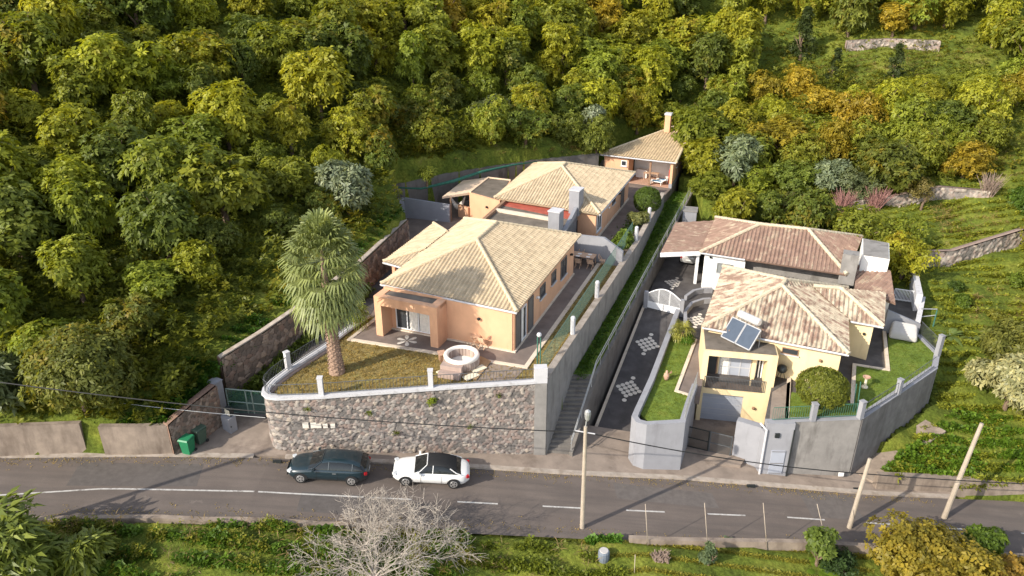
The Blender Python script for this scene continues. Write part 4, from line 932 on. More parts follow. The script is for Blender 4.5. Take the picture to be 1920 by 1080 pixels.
# ---------------------------------------------------- rear house of the lower property
z4 = 3.7
FL4, FR4, BL4, BR4 = P(1313, 473, z4), P(1588, 515, z4), P(1342, 408, z4), P(1617, 444, z4)
m0, m1 = (FL4 + BL4) / 2, (FR4 + BR4) / 2
A4 = P(1425, 421, 5.4); B4 = P(1515, 430.5, 5.4)
hx4 = (FL4 + FR4 + BL4 + BR4) / 4
H4 = thing('house', 'long white house with an old brown tiled roof behind the cream house', 'house', (hx4.x, hx4.y, .42))
b4 = inset([xy(p) for p in (FL4, FR4, BR4, BL4)], .35)
fd = (Vector(b4[1]) - Vector(b4[0])).normalized(); fn = (Vector(b4[3]) - Vector(b4[0])).normalized()
LW = (Vector(b4[1]) - Vector(b4[0])).length
a = Vector(b4[0]); mb = MB(); w1 = a + fd * (LW * .31)
mb.prism([tuple(a), tuple(w1), tuple(w1 + fn * 5), b4[3]], 0, z4 - .03); mb.build('wall', M['white'], H4)
mb = MB(); mb.prism([tuple(w1 + fn * 1.0), tuple(a + fd * LW + fn * 1.0), b4[2], tuple(w1 + fn * 4.9)], 0, z4 - .05); mb.build('recessed_wall', M['concrete'], H4)  # concrete grey stands in for the eave's shade on this set-back part
roof(H4, [(FL4, FR4, B4, A4), (BL4, FL4, A4), (FR4, BR4, B4), (BR4, BL4, A4, B4)], M['roofC'], [(FL4, A4), (FR4, B4), (A4, B4), (BL4, A4), (BR4, B4)], M['ridgeB'], [(FL4, FL4.lerp(FR4, .32))], per=.3, amp=.10, r=.15)
cc4 = xy(hx4); u0 = RWp(1344, 500, b4[0], b4[1])[0]; u1 = RWp(1374, 505, b4[0], b4[1])[0]; zz = RWp(1359, 513, b4[0], b4[1])[1]; z2_ = RWp(1359, 494, b4[0], b4[1])[1]
window(H4, b4[0], b4[1], cc4, u0, u1, zz, z2_, fm='shutmid', pm='shutmid')
u, z = RWp(1333, 482, b4[0], b4[1]); wallamp(H4, b4[0], b4[1], cc4, u, z)
q = P(1592, 520, z4 - .3); rz4 = math.atan2(fd.y, fd.x)
mb = MB(); mb.box((q.x, q.y + .4, z4 - .9), 1.15, 1.0, 2.5, rz4); mb.build('chimney', M['concrete'], H4)
D = [P(1606, 497, 3.75), P(1670, 508, 3.75), P(1679, 569, 2.9), P(1602, 542, 2.9)]
roof(H4, [(D[3], D[2], PPL(1670, 508, D[0], D[3], D[2]), D[0])], M['roofC'], (), None, [], per=.3, amp=.08)
mb = MB(); mb.prism(inset([xy(p) for p in D], .3), 0, 2.8); mb.build('lean_to', M['white'], H4)
T_ = [P(1617, 447, 4.9), P(1667, 456, 4.9), P(1668, 487, 4.9), P(1617, 479, 4.9)]
mb = MB(); mb.prism([xy(p) for p in T_], .3, 4.9); tw = mb.build('stair_tower', M['white'], H4)
mb = MB(); mb.prism(inset([xy(p) for p in T_], .06), 4.9, 4.94); mb.build('flat_roof', M['concrete'], tw)
# carport of that house, over a silver car
E_ = [P(1238, 475, 3.35), P(1313, 472, 3.45), P(1341, 414, 3.5), P(1267, 418, 3.35)]
CP4 = thing('carport', 'brown tiled carport with a white fascia over a silver car', 'carport', (E_[0].x + 2, E_[0].y + 3, .42))
roof(CP4, [(E_[0], E_[1], E_[2], E_[3])], M['roofC'], (), None, [], per=.3, amp=.05)
mb = MB(); mb.obox(E_[0] + Vector((0, -.06, -.12)), E_[1] + Vector((0, -.06, -.12)), .1, .36); mb.build('fascia', M['whitemetal'], CP4)
mb = MB(); q = E_[1] + Vector((-.1, .25, 0)); mb.box((q.x, q.y, .3), .22, .22, 3.0, 0); mb.build('post', M['whitemetal'], CP4); mb = MB(); q = E_[3]; mb.box((q.x + .3, q.y - .3, .3), .22, .22, 2.9, 0); mb.build('post', M['whitemetal'], CP4)
# white box behind the carport
q = P(1294, 414, 2.2); mb = MB(); mb.box((q.x, q.y + .4, .2), 1.3, 1.3, 3.0, R(-15)); ut = tag(mb.build('utility_hut', M['bluegrey']), 'small blue-grey block hut behind the brown carport', 'hut')
mb = MB(); mb.box((q.x, q.y + .4, 3.2), 1.44, 1.44, .1, R(-15)); mb.build('lid', M['concrete'], ut)
# court wall on the far side of the white house
cw = [P(1672, 471, 1.9), P(1715, 481, 1.9), P(1731, 553, 1.9)]
mb = MB(); mb.wall([xy(p) for p in cw], .45, -3.5, 1.9, -1); tag(mb.build('courtyard_wall', M['capwhite']), 'whitewashed thick-topped wall round the dark yard beside the white house', 'wall')
mb = MB(); mb.wall([xy(P(1731, 556, 1.3)), xy(P(1724, 592, 1.3))], .35, -4, [1.3, .9], 0); tag(mb.build('courtyard_wall', M['capwhite']), 'short whitewashed wall end below the dark yard', 'wall')
mb = MB(); ra, rb0 = P(1674, 562, .5), P(1716, 568, .5)
for zz in (.1, 1.0): mb.obox(ra + Vector((0, 0, zz)), rb0 + Vector((0, 0, zz)), .05, .05)
for i in range(17): p = ra.lerp(rb0, i / 16); mb.obox(p, p + Vector((0, 0, 1.0)), .035, .035)
tag(mb.build('yard_railing', M['whitemetal']), 'white baluster railing closing the dark yard', 'railing')
mb = MB(); c = P(1688, 532, .45); petals(c, Vector((1, 0, 0)), Vector((0, 1, 0)), .9, 6, None)
# ================================================================== vegetation
def nrmz(a): return a / np.maximum(np.linalg.norm(a, axis=-1, keepdims=True), 1e-9)
def leaf_arrays(Pt, Nn, k, L, W, droop=.15, lift=(-.1, .5), rg=rng, ctint=None):
    n = len(Pt); Nn = nrmz(Nn + 1e-6); r = nrmz(rg.normal(size=(n, 3))); t1 = nrmz(np.cross(Nn, r)); t2 = np.cross(Nn, t1)
    a = (np.arange(k)[None] / k * 2 * PI + rg.uniform(-.5, .5, (n, k)))[..., None]; ce = rg.uniform(lift[0], lift[1], (n, k, 1))
    d = nrmz((np.cos(a) * t1[:, None] + np.sin(a) * t2[:, None]) + Nn[:, None] * ce)
    s = rg.uniform(.65, 1.25, (n, k, 1)); side = nrmz(np.cross(d, Nn[:, None] + rg.normal(size=(n, k, 3)) * .25)) * (W / 2) * s
    b = Pt[:, None] + d * .04; mid = Pt[:, None] + d * (L * .5) * s + Nn[:, None] * (L * .06); tip = Pt[:, None] + d * L * s; tip[..., 2] -= droop * L
    V = np.stack([b, mid + side, tip, mid - side], 2).reshape(-1, 3); F = np.arange(n * k * 4).reshape(-1, 4)
    ct = rg.random((n, 1)) if ctint is None else ctint
    tv = np.clip(.5 + (ct - .5) * .8 + rg.normal(size=(n, k)) * .14, 0, 1); gv = np.repeat(rg.random((n, 1)), k, 1)
    c = np.stack([tv, gv, tv * 0, tv * 0 + 1], -1).reshape(-1, 4); return V, F, np.repeat(c, 4, 0)
def crown_points(rg, Rx, Rz, nl, n, inner=.22, up=.45, shape='round'):
    ctr = nrmz(rg.normal(size=(nl, 3))) * (rg.random((nl, 1)) ** .4) * np.array([.62 * Rx, .62 * Rx, .55 * Rz])
    rad = rg.uniform(.34, .52, nl) * min(Rx, Rz * 1.2)
    if shape == 'dome':
        d = nrmz(rg.normal(size=(n, 3)) + np.array([0, 0, .25])); bump = np.array([1 + .05 * mnoise.noise(tuple(v * 3 + seed_)) for v in d]) if (seed_ := float(rg.random() * 50)) else 1
        p = d * (bump * rg.uniform(.90, 1.02, n))[:, None] * np.array([Rx, Rx, Rz]); return p, nrmz(d + rg.normal(size=(n, 3)) * .3)
    if shape == 'cone':
        h = rg.random(nl) ** 1.3; ang = rg.uniform(0, 2 * PI, nl); rr = (1 - h) * Rx * .62; ctr = np.stack([rr * np.cos(ang), rr * np.sin(ang), (h * 2 - 1) * Rz * .9], 1); rad = (.18 + .26 * (1 - h)) * Rx
    li = rg.integers(0, nl, n); d = nrmz(rg.normal(size=(n, 3)) + np.array([0, 0, .35])); rr = np.where(rg.random(n) < inner, rg.uniform(.3, .9, n), rg.uniform(.88, 1.08, n))
    p = ctr[li] + d * (rad[li] * rr)[:, None] * np.array([1, 1, .9]); nn = nrmz(d + np.array([0, 0, up]) + rg.normal(size=(n, 3)) * .3)
    return p, nn
def crown_mesh(name, seed, Rx, Rz, nl, n, k, L, W, mat, droop=.15, up=.45, shape='round', lift=(-.1, .5), cz=0):
    rg = np.random.default_rng(seed); p, nn = crown_points(rg, Rx, Rz, nl, n, up=up, shape=shape); p[:, 2] += cz
    V, F, c = leaf_arrays(p, nn, k, L, W, droop, lift, rg); return arr_mesh(name, V, F, mat, c)
def trunk_mesh(name, seed, h, r, spread, n=5, mat=None, lean=.3):
    rd = random.Random(seed); mb = MB(); x = rd.uniform(-lean, lean); y = rd.uniform(-lean, lean)
    mb.tube([(0, 0, -.6), (x * .3, y * .3, h * .35), (x, y, h * .75)], [r * 1.3, r, r * .7], 7)
    for i in range(n):
        a = 2 * PI * i / n + rd.uniform(-.4, .4); s = spread * rd.uniform(.5, .9); z0 = h * rd.uniform(.4, .75)
        mb.tube([(x * .8, y * .8, z0), (x + math.cos(a) * s * .5, y + math.sin(a) * s * .5, z0 + h * .25), (x + math.cos(a) * s, y + math.sin(a) * s, z0 + h * rd.uniform(.4, .6))], [r * .5, r * .32, r * .12], 5)
    o = mb.build(name, mat or M['bark'], local=True); me = o.data; bpy.data.objects.remove(o); return me
def ground(px, py):
    px = np.atleast_1d(np.asarray(px, float)); py = np.atleast_1d(np.asarray(py, float))
    x = (px - 960) / FPX; y = -(py - 540) / FPX; dy = math.cos(PITCH) + y * math.sin(PITCH); dz = -math.sin(PITCH) + y * math.cos(PITCH)
    z = np.zeros(len(px))
    t = np.full(len(px), 20.0); hit = np.zeros(len(px), bool); step = .8
    for i in range(170):
        X, Y, Z = t * x, t * dy, CAM_H + t * dz; H = hill(X, Y)
        low = Y <= np.interp(X, CX, CY) - 2.5; H = np.where(low, np.maximum(H, lowz(X, Y)), H)
        hit |= Z <= H; t = np.where(hit, t, t + step)
    return np.stack([t * x, t * dy, CAM_H + t * dz], 1)
def g1(px, py): return Vector(ground(px, py)[0])
def tree(kind, label, cat, loc, crown, trunk, color, scale=1, rz=0, group=None, crown_name='crown'):
    t = thing(kind, label, cat, loc, group, rz); t.scale = (scale, scale, scale) if isinstance(scale, (int, float)) else scale
    if trunk: mobj('trunk', trunk, t)
    c = mobj(crown_name, crown, t); c.color = (*color, 1); return t

# ---- hillside wood
protos = []
for i in range(7): protos.append((crown_mesh('wood_crown', 100 + i, 2.8, 2.4, 14, 820, 8, .42, .18, M['leaf'], cz=2.7, up=.75), trunk_mesh('wood_trunk', i, 3.2, .17, 1.8)))
for i in range(3): protos.append((crown_mesh('wood_crown', 140 + i, 2.1, 3.0, 16, 760, 8, .36, .15, M['leaf'], cz=3.1, up=.6), trunk_mesh('wood_trunk', 40 + i, 3.8, .15, 1.3)))
for i in range(3): protos.append((crown_mesh('wood_crown', 120 + i, 2.4, 2.0, 14, 900, 7, .31, .13, M['leaf'], cz=1.9), trunk_mesh('wood_trunk', 20 + i, 2.6, .14, 1.6)))
cone = (crown_mesh('cone_crown', 130, 1.9, 2.9, 22, 560, 7, .34, .13, M['leafplain'], cz=3.0, shape='cone'), trunk_mesh('cone_trunk', 31, 3.5, .16, .8))
PXY = dict(no=[[(1380, 55), (1560, 62), (1640, 80), (1850, 70), (1860, 185), (1640, 195), (1430, 185)],
  [(1360, 350), (1560, 395), (1660, 375), (1760, 345), (1810, 345), (1890, 235), (1960, 220), (1960, 1000), (1640, 1000), (1620, 700), (1740, 470), (1300, 400)],
  [(720, 350), (790, 350), (900, 318), (1125, 285), (1280, 250), (1300, 330), (1330, 420), (1250, 420), (1200, 250), (1000, 275), (860, 290), (740, 335)],
  [(230, 815), (255, 745), (340, 690), (395, 645), (420, 600), (520, 560), (640, 470), (720, 405), (760, 380), (780, 420), (560, 600), (420, 740), (320, 800)],
  [(-60, 820), (-60, 740), (60, 775), (240, 790), (330, 810)]])
def visible(p):
    v = Vector(p) - Vector((0, 0, CAM_H)); f = v.y * math.cos(PITCH) - v.z * math.sin(PITCH)
    return 960 + FPX * v.x / f, 540 - FPX * (v.y * math.sin(PITCH) + v.z * math.cos(PITCH)) / f
def build_wood():
    rd = random.Random(11); N = 9000; X = np.array([rd.uniform(-64, 64) for _ in range(N)]); Y = np.array([rd.uniform(38, 114) for _ in range(N)]); Z = hill(X, Y)
    bad = inpoly(X, Y, polyA) | inpoly(X, Y, polyB) | (Y < np.interp(X, UX, UY) + 3.5)
    f = Y * math.cos(PITCH) - (Z - CAM_H) * math.sin(PITCH); sx = 960 + FPX * X / f; sy = 540 - FPX * (Y * math.sin(PITCH) + (Z - CAM_H) * math.cos(PITCH)) / f
    bad |= (sx < -70) | (sx > 1990) | (sy < -75)
    for pl in PXY['no']: bad |= inpoly(sx, sy, pl)
    acc = []
    for i in range(N):
        if bad[i]: continue
        x, y = X[i], Y[i]; dm = 2.95 if y < 62 else 3.25 if y < 88 else 3.45
        if all((x - a[0]) ** 2 + (y - a[1]) ** 2 > dm * dm for a in acc): acc.append((x, y, Z[i], sx[i], sy[i]))
        if len(acc) >= 296: break
    pal = dict(lime=(.27, .275, .025), green=(.205, .235, .028), deep=(.135, .165, .028), gold=(.31, .24, .025), grey=(.17, .195, .09))
    word = dict(lime='yellow-green', green='mid-green', deep='dark green', gold='golden-leaved', grey='grey-green')
    for (x, y, z, px, py) in acc:
        n1 = mnoise.noise((x * .07, y * .07, 1.7)); r = rd.random() + n1 * .5
        if px < 560 and py > 330: w = [('deep', .26), ('green', .70), ('lime', .98), ('gold', 1.01)]
        elif px < 700: w = [('deep', .2), ('green', .52), ('lime', .95), ('gold', 1.01)]
        elif py < 190 and px < 1300: w = [('deep', .06), ('green', .34), ('lime', .93), ('gold', 1.01)]
        elif px > 1300 and py < 130: w = [('deep', .08), ('green', .30), ('lime', .72), ('gold', 1.01)]
        else: w = [('deep', .15), ('green', .58), ('lime', .96), ('gold', 1.01)]
        r = min(max(r, 0), 1); col = next(c for c, t in w if r <= t)
        if rd.random() < .03 and py > 200: col = 'grey'
        dw = min(((x - (a.x + (b.x - a.x) * t)) ** 2 + (y - (a.y + (b.y - a.y) * t)) ** 2) ** .5 for a, b in zip(swall[:-1], swall[1:]) for t in (0, .25, .5, .75, 1))
        if dw < 4.2: continue
        small = dw < 10 or (py > 190 and px > 640) or rd.random() < .2
        pr = protos[rd.choice([10, 11, 12]) if small and rd.random() < .75 else rd.randrange(10)]
        c = pal[col]; j = rd.uniform(.82, 1.2); c = (c[0] * j * rd.uniform(.93, 1.07), c[1] * j, c[2] * j)
        sc_ = rd.uniform(.85, 1.25) * (1.0 if small else 1.14) * (.72 if dw < 8 else .88 if px < 560 else 1)
        if px < 560 and py > 420: zone = 'on the slope above the driveway stone wall'
        elif px < 560: zone = 'in the tall wood far above the green gate'
        elif px < 800 and py > 190: zone = 'on the bank beyond the blue-grey garden wall'
        elif px < 1240 and py > 190: zone = 'in the shrubby row behind the curved back wall'
        elif px < 1240: zone = 'high in the wood behind the peach houses'
        elif py > 150: zone = 'in the thicket above the brown-roofed white house'
        else: zone = 'at the top of the hill above the dry terrace'
        lab = '%s %s tree %s' % (word[col], 'small bushy' if small else 'spreading', zone)
        tree('broadleaf_tree', lab, 'tree', (x, y, z - .2), pr[0], pr[1], c, (sc_ * rd.uniform(.9, 1.15), sc_ * rd.uniform(.9, 1.15), sc_ * rd.uniform(.8, 1.3)), rd.uniform(0, 6.28), lab.replace(' tree ', ' trees '))
build_wood()
# ---- scattered low growth
def scatter(name, polys, n, k, L, W, mat, color, seed, h=(.02, .3), up=1.2, clumpf=.5, thr=-.2, label=None, avoid=True):
    rg = np.random.default_rng(seed); pts = []
    for pl in polys:
        a = np.array(pl, float); mn, mx = a.min(0), a.max(0); area = .5 * abs(sum(a[i, 0] * a[i - 1, 1] - a[i - 1, 0] * a[i, 1] for i in range(len(a))))
        pts.append((pl, mn, mx, area))
    tot = sum(p[3] for p in pts); sx, sy = [], []
    for pl, mn, mx, area in pts:
        m = int(n * area / tot * ((mx - mn).prod() / area)); x = rg.uniform(mn[0], mx[0], m); y = rg.uniform(mn[1], mx[1], m); ok = inpoly(x, y, pl); sx.append(x[ok]); sy.append(y[ok])
    G = ground(np.concatenate(sx), np.concatenate(sy))
    if avoid:
        ok = ~(inpoly(G[:, 0], G[:, 1], polyA) | inpoly(G[:, 0], G[:, 1], polyB)); yu_ = np.interp(G[:, 0], UX, UY); yc_ = np.interp(G[:, 0], CX, CY); ok &= ~((G[:, 1] > yc_ - 2.42) & (G[:, 1] < yu_ + .5)); G = G[ok]
    nz = np.array([mnoise.noise((p[0] * clumpf, p[1] * clumpf, seed)) for p in G]); G = G[nz > thr]; nz = nz[nz > thr]
    if not len(G): return None
    G[:, 2] += rg.uniform(h[0], h[1], len(G)) * (1 + nz * 1.5).clip(.3, 2.5)
    N = nrmz(rg.normal(size=G.shape) * .45 + np.array([0, 0, up])); V, F, c = leaf_arrays(G, N, k, L, W, .12, (-.1, .9), rg)
    c0 = V.mean(0); me = arr_mesh(name, V - c0, F, mat, c); o = mobj(name, me, None, c0); o['kind'] = 'stuff'; o.color = (*color, 1)
    if label: tag(o, label, 'undergrowth')
    return o
scatter('undergrowth', [[(-20, -20), (1940, -20), (1940, 330), (1330, 420), (1300, 240), (1000, 270), (730, 330), (760, 400), (560, 560), (420, 640), (330, 800), (-20, 800)]], 24000, 7, .40, .16, M['leaf'], (.15, .165, .02), 41, (.1, 1.3), thr=-.5, label='low green undergrowth between the trees of the hillside wood')
scatter('thicket', [[(1330, 190), (1450, 150), (1600, 165), (1850, 160), (1890, 225), (1800, 330), (1660, 365), (1560, 385), (1350, 345)], [(700, 290), (860, 250), (1000, 225), (1240, 190), (1290, 245), (1130, 268), (1000, 268), (840, 296), (720, 340)]], 11000, 7, .38, .15, M['leaf'], (.15, .17, .022), 58, (.2, 2.0), thr=-.45, clumpf=.35, label='continuous thicket of mixed green shrubs on the terrace above the roofs')
scatter('bank_weeds', [[(225, 812), (260, 740), (340, 690), (400, 640), (520, 565), (640, 470), (720, 405), (765, 395), (560, 585), (420, 705), (330, 795)]], 3000, 7, .26, .11, M['leafplain'], (.055, .12, .012), 42, (.02, .3), label='lush green weeds on the bank above the driveway stone wall')
scatter('field_weeds', [[(1560, 400), (1700, 385), (1800, 345), (1930, 330), (1930, 1000), (1660, 890), (1760, 770), (1740, 470)]], 15000, 6, .34, .12, M['leafplain'], (.23, .25, .03), 43, (.0, .18), thr=-.35, label='tangled bright green weeds on the slope beside the lower garden')
scatter('creeper', [[(1655, 882), (1745, 815), (1790, 775), (1930, 775), (1930, 895), (1700, 897)]], 4200, 6, .24, .16, M['leafplain'], (.11, .19, .018), 44, (.02, .4), thr=-.6, label='dense round-leaved creeper spilling over the roadside wall')
scatter('dry_grass', [[(1430, 130), (1640, 85), (1850, 90), (1850, 130), (1600, 160)], [(1740, 380), (1880, 400), (1900, 440), (1720, 450)], [(1800, 560), (1930, 520), (1930, 640), (1830, 620)], [(1840, 300), (1930, 250), (1930, 330), (1850, 350)], [(830, 300), (1000, 280), (1120, 275), (1120, 285), (1000, 297), (860, 318)]], 4200, 5, .5, .05, M['leafplain'], (.30, .22, .085), 45, (.0, .1), up=3, thr=-.3, label='pale dry grass tufts on the terraced clearings')
scatter('ground_cover', [[(-20, 985), (120, 975), (560, 968), (620, 985), (700, 1000), (880, 1010), (900, 1090), (-20, 1090)]], 9000, 6, .22, .15, M['leafplain'], (.095, .165, .02), 46, (.03, .5), thr=-.3, label='dense bright leafy ground cover below the road on the bank')
scatter('ground_cover', [[(-20, 985), (120, 975), (560, 968), (620, 985), (700, 1000), (880, 1010), (900, 1090), (-20, 1090)]], 6500, 5, .17, .09, M['leafplain'], (.205, .21, .03), 56, (.05, .6), thr=-.05, clumpf=.9, label='yellowish weeds mixed through the leafy bank below the road')
scatter('dry_stems', [[(100, 990), (560, 985), (900, 1020), (900, 1090), (100, 1090)], [(900, 1030), (1090, 1040), (1180, 1090), (900, 1090)]], 900, 4, .5, .035, M['leafplain'], (.27, .19, .09), 57, (.2, .6), up=3, thr=.05, clumpf=1.1, label='dry brown stems standing in the leafy bank below the road')
scatter('ground_cover', [[(900, 1030), (1000, 1030), (1090, 1040), (1180, 1090), (900, 1090)]], 1500, 6, .24, .12, M['leafplain'], (.14, .17, .02), 47, (.03, .5), thr=-.1, label='patchy yellow-green scrub under the bare tree beside the meadow')
scatter('meadow_grass', [[(1100, 1000), (1500, 990), (1620, 1000), (1640, 1090), (1180, 1090), (1090, 1030)]], 14000, 5, .20, .05, M['leafplain'], (.25, .235, .035), 48, (.0, .06), up=2.5, thr=-.7, label='short sunny yellow-green grass of the small roadside meadow')
scatter('ivy', [[(1098, 1005), (1140, 985), (1200, 988), (1215, 1003), (1150, 1020), (1105, 1030)]], 900, 6, .26, .17, M['leafplain'], (.075, .16, .018), 49, (.1, .55), thr=-.9, label='heap of dark glossy ivy leaves beside the lamp post foot')
# ---- planting strip along the driveway wall, lawn texture
def strip_leaves(name, pts, n, spread, L, W, color, seed, z=(.05, .5), label=None, k=6, up=1.0, mat='leafplain'):
    rg = np.random.default_rng(seed); t = np.sort(rg.random(n)) * (len(pts) - 1); i = np.minimum(t.astype(int), len(pts) - 2); f = (t - i)[:, None]; A = np.array([tuple(p) for p in pts], float)
    Q = A[i] * (1 - f) + A[i + 1] * f + rg.normal(size=(n, 3)) * np.array([spread, spread, 0]); Q[:, 2] += rg.uniform(z[0], z[1], n)
    V, F, c = leaf_arrays(Q, nrmz(rg.normal(size=(n, 3)) * .5 + np.array([0, 0, up])), k, L, W, .12, (-.1, .9), rg); c0 = V.mean(0)
    o = mobj(name, arr_mesh(name, V - c0, F, M[mat], c), None, c0); o['kind'] = 'stuff'; o.color = (*color, 1)
    if label: tag(o, label, 'plants')
    return o
def onlane(a, b, t): return lerp(a, b, t)
sw2 = [Vector((swall[i].x + .5, swall[i].y - .28, z)) for i, z in enumerate([.7, 1.75, 2.75, 3.5, 3.5])]
strip_leaves('planting_strip', sw2[:4], 900, .2, .24, .12, (.095, .13, .018), 51, (.0, .7), 'leafy planting strip at the foot of the driveway stone wall')
def lawn_tufts(name, poly, z, n, L, W, color, seed, label, k=4, up=2.0, holes=(), lift=(-.1, .6)):
    rg = np.random.default_rng(seed); a = np.array([p[:2] for p in poly]); mn, mx = a.min(0), a.max(0); X = rg.uniform(mn[0], mx[0], n * 2); Y = rg.uniform(mn[1], mx[1], n * 2); ok = inpoly(X, Y, poly)
    for h in holes: ok &= ~inpoly(X, Y, h)
    X, Y = X[ok][:n], Y[ok][:n]; Q = np.stack([X, Y, np.full(len(X), z)], 1)
    V, F, c = leaf_arrays(Q, nrmz(rg.normal(size=Q.shape) * .4 + np.array([0, 0, up])), k, L, W, .05, lift, rg); c0 = V.mean(0)
    o = mobj(name, arr_mesh(name, V - c0, F, M['leafplain'], c), None, c0); o['kind'] = 'stuff'; o.color = (*color, 1); tag(o, label, 'grass')
hole1 = [xy(p) for p in pv]
lawn_tufts('lawn_cover', lawn_pts, 3.51, 11000, .13, .07, (.32, .235, .08), 61, 'dry golden ground cover of the upper lawn round the palm', holes=[hole1])
lawn_tufts('lawn_grass', gl, .56, 7000, .10, .03, (.15, .20, .022), 62, 'short bright green grass of the lower garden')
lawn_tufts('lawn_grass', sl_, .585, 2500, .12, .03, (.16, .20, .022), 63, 'short bright green grass of the narrow strip beside the ramp')
al = [alley_left(y) for y in ysA] + [lane_xy(y) for y in ysA[::-1]]
strip_leaves('alley_weeds', [Vector((*(alley_left(y) * .6 + lane_xy(y) * .4), lane_z(y))) for y in ysA], 2600, .32, .18, .08, (.07, .135, .014), 64, (-.02, .12), 'green weeds covering the narrow alley beside the long concrete wall')

# ---- palm
pb = P(632, 698, 3.5)
PALM = thing('palm_tree', 'tall fan palm with a shaggy crown standing on the dry lawn', 'palm tree', pb)
t = NT('palm_bark'); v = t.coord(); br = t.N('ShaderNodeTexVoronoi'); br.inputs['Scale'].default_value = 5.5; t.L(v, br.inputs['Vector'])
t.color(t.mix(t.noise(v, 8, 4), t.ramp(br.outputs['Distance'], [(.1, (.42, .27, .19)), (.55, (.14, .08, .055))]), (.36, .25, .18))); t.b.inputs['Roughness'].default_value = .9; t.bump(br.outputs['Distance'], .8, .06); M['palmbark'] = t.m
mb = MB(); Ht = 5.0; rad = []
pts = [(0, 0, -.2)] + [(-.10 * (i / 10), .0, Ht * i / 10) for i in range(0, 11)]; mb.tube([pb + Vector(p) for p in pts], [.52, .5, .42, .385, .36, .34, .33, .315, .31, .31, .31, .33], 14)
rg = np.random.default_rng(5); bp = []
for i in range(330):          # leaf-base stubs
    a = i * 2.39996; z = .25 + (i / 330) * (Ht - .2); r = float(np.interp(z, [0, .4, 1, 2, 4], [.5, .42, .37, .33, .31])); p = pb + Vector((math.cos(a) * r - .1 * z / Ht, math.sin(a) * r, z)); d = Vector((math.cos(a), math.sin(a), .9)).normalized()
    mb.obox(p - d * .03, p + d * .10, .09, .035, (0, 0, 1))
mb.build('trunk', M['palmbark'], PALM)
def fan(Vs, Fs, Cs, base, d, plen, R, nb, droop, tint, rg, split=.55):
    d = d / np.linalg.norm(d); side = np.cross(d, [0, 0, 1.0]); side /= max(1e-6, np.linalg.norm(side)); upv = np.cross(side, d)
    hub = base + d * plen; hub[2] -= .06 * plen * plen
    n0 = len(Vs)*0
    w = .02; q = [base + side * w, hub + side * w, hub - side * w, base - side * w]; i0 = sum(len(x) for x in Vs); Vs.append(np.array(q)); Fs.append(np.array([[i0, i0 + 1, i0 + 2, i0 + 3]])); Cs.append(np.tile([tint, .5, 0, 1], (4, 1)))
    for j in range(nb):
        a = lerp(-2.0, 2.0, j / (nb - 1)) + rg.normal() * .05; dd = d * math.cos(a) + side * math.sin(a); L = R * (.72 + .28 * math.cos(a * .7)) * rg.uniform(.9, 1.1)
        w = R * .045; sd = np.cross(dd, upv); m = hub + dd * L * .55 - np.array([0, 0, droop * .10 * L]) + upv * .05; tp = hub + dd * L * .86 - np.array([0, 0, droop * L * .55]); e = tp - np.array([0, 0, droop * L * .35]) + dd * .02
        i0 = sum(len(x) for x in Vs); tt = np.clip(tint + rg.normal() * .1, 0, 1)
        Vs.append(np.array([hub + sd * w * .4, m + sd * w, tp + sd * w * .5, e, tp - sd * w * .5, m - sd * w, hub - sd * w * .4])); Fs.append(np.array([[i0, i0 + 1, i0 + 5, i0 + 6], [i0 + 1, i0 + 2, i0 + 4, i0 + 5], [i0 + 2, i0 + 3, i0 + 3, i0 + 4]])); Cs.append(np.tile([tt, .5, 0, 1], (7, 1)))
def fans(name, specs, color, parent, seed, mat='leafpale'):
    rg = np.random.default_rng(seed); Vs, Fs, Cs = [], [], []
    for sp in specs: fan(Vs, Fs, Cs, *sp, rg)
    F = np.concatenate(Fs); V = np.concatenate(Vs); me = bpy.data.meshes.new(name); me.from_pydata(V.tolist(), [], [tuple(dict.fromkeys(f)) for f in F.tolist()])
    at = me.color_attributes.new('tint', 'FLOAT_COLOR', 'POINT'); at.data.foreach_set('color', np.concatenate(Cs).astype(np.float32).ravel()); me.materials.append(M[mat])
    o = mobj(name, me, parent); o.color = (*color, 1); return o
rg = np.random.default_rng(9); specs = []; top = np.array([-.1, 0, Ht + .1])
for i in range(92):
    f = i / 92; a = i * 2.39996; el = lerp(1.35, -.58, f ** .9) + rg.normal() * .08; zb = Ht + lerp(3.5, .15, f ** .9); pl = lerp(1.0, 1.55, math.sin(PI * min(1, f * 1.1))) * rg.uniform(.9, 1.1)
    specs.append((np.array([-.1, 0, zb]), np.array([math.cos(a) * math.cos(el), math.sin(a) * math.cos(el), math.sin(el)]), pl, rg.uniform(1.15, 1.45), 19, lerp(.32, .8, f), float(rg.uniform(.3, .75))))
mb = MB(); mb.tube([pb + Vector((-.1, 0, Ht - .05)), pb + Vector((-.1, 0, Ht + 1.4)), pb + Vector((-.1, 0, Ht + 3.0))], [.30, .17, .05], 9); mb.build('crownshaft', M['palmbark'], PALM)
fans('fronds', specs, (.205, .235, .075), PALM, 10)
specs = []
for i in range(34):
    a = i * 2.39996; el = rg.uniform(-1.5, -1.05); zb = Ht + rg.uniform(-.55, .35); specs.append((np.array([-.1 + math.cos(a) * .25, math.sin(a) * .25, zb]), np.array([math.cos(a) * math.cos(el), math.sin(a) * math.cos(el), math.sin(el)]), rg.uniform(.35, .8), rg.uniform(.6, .85), 13, 1.0, float(rg.uniform(.3, .7))))
fans('dead_fronds', specs, (.33, .25, .15), PALM, 11)
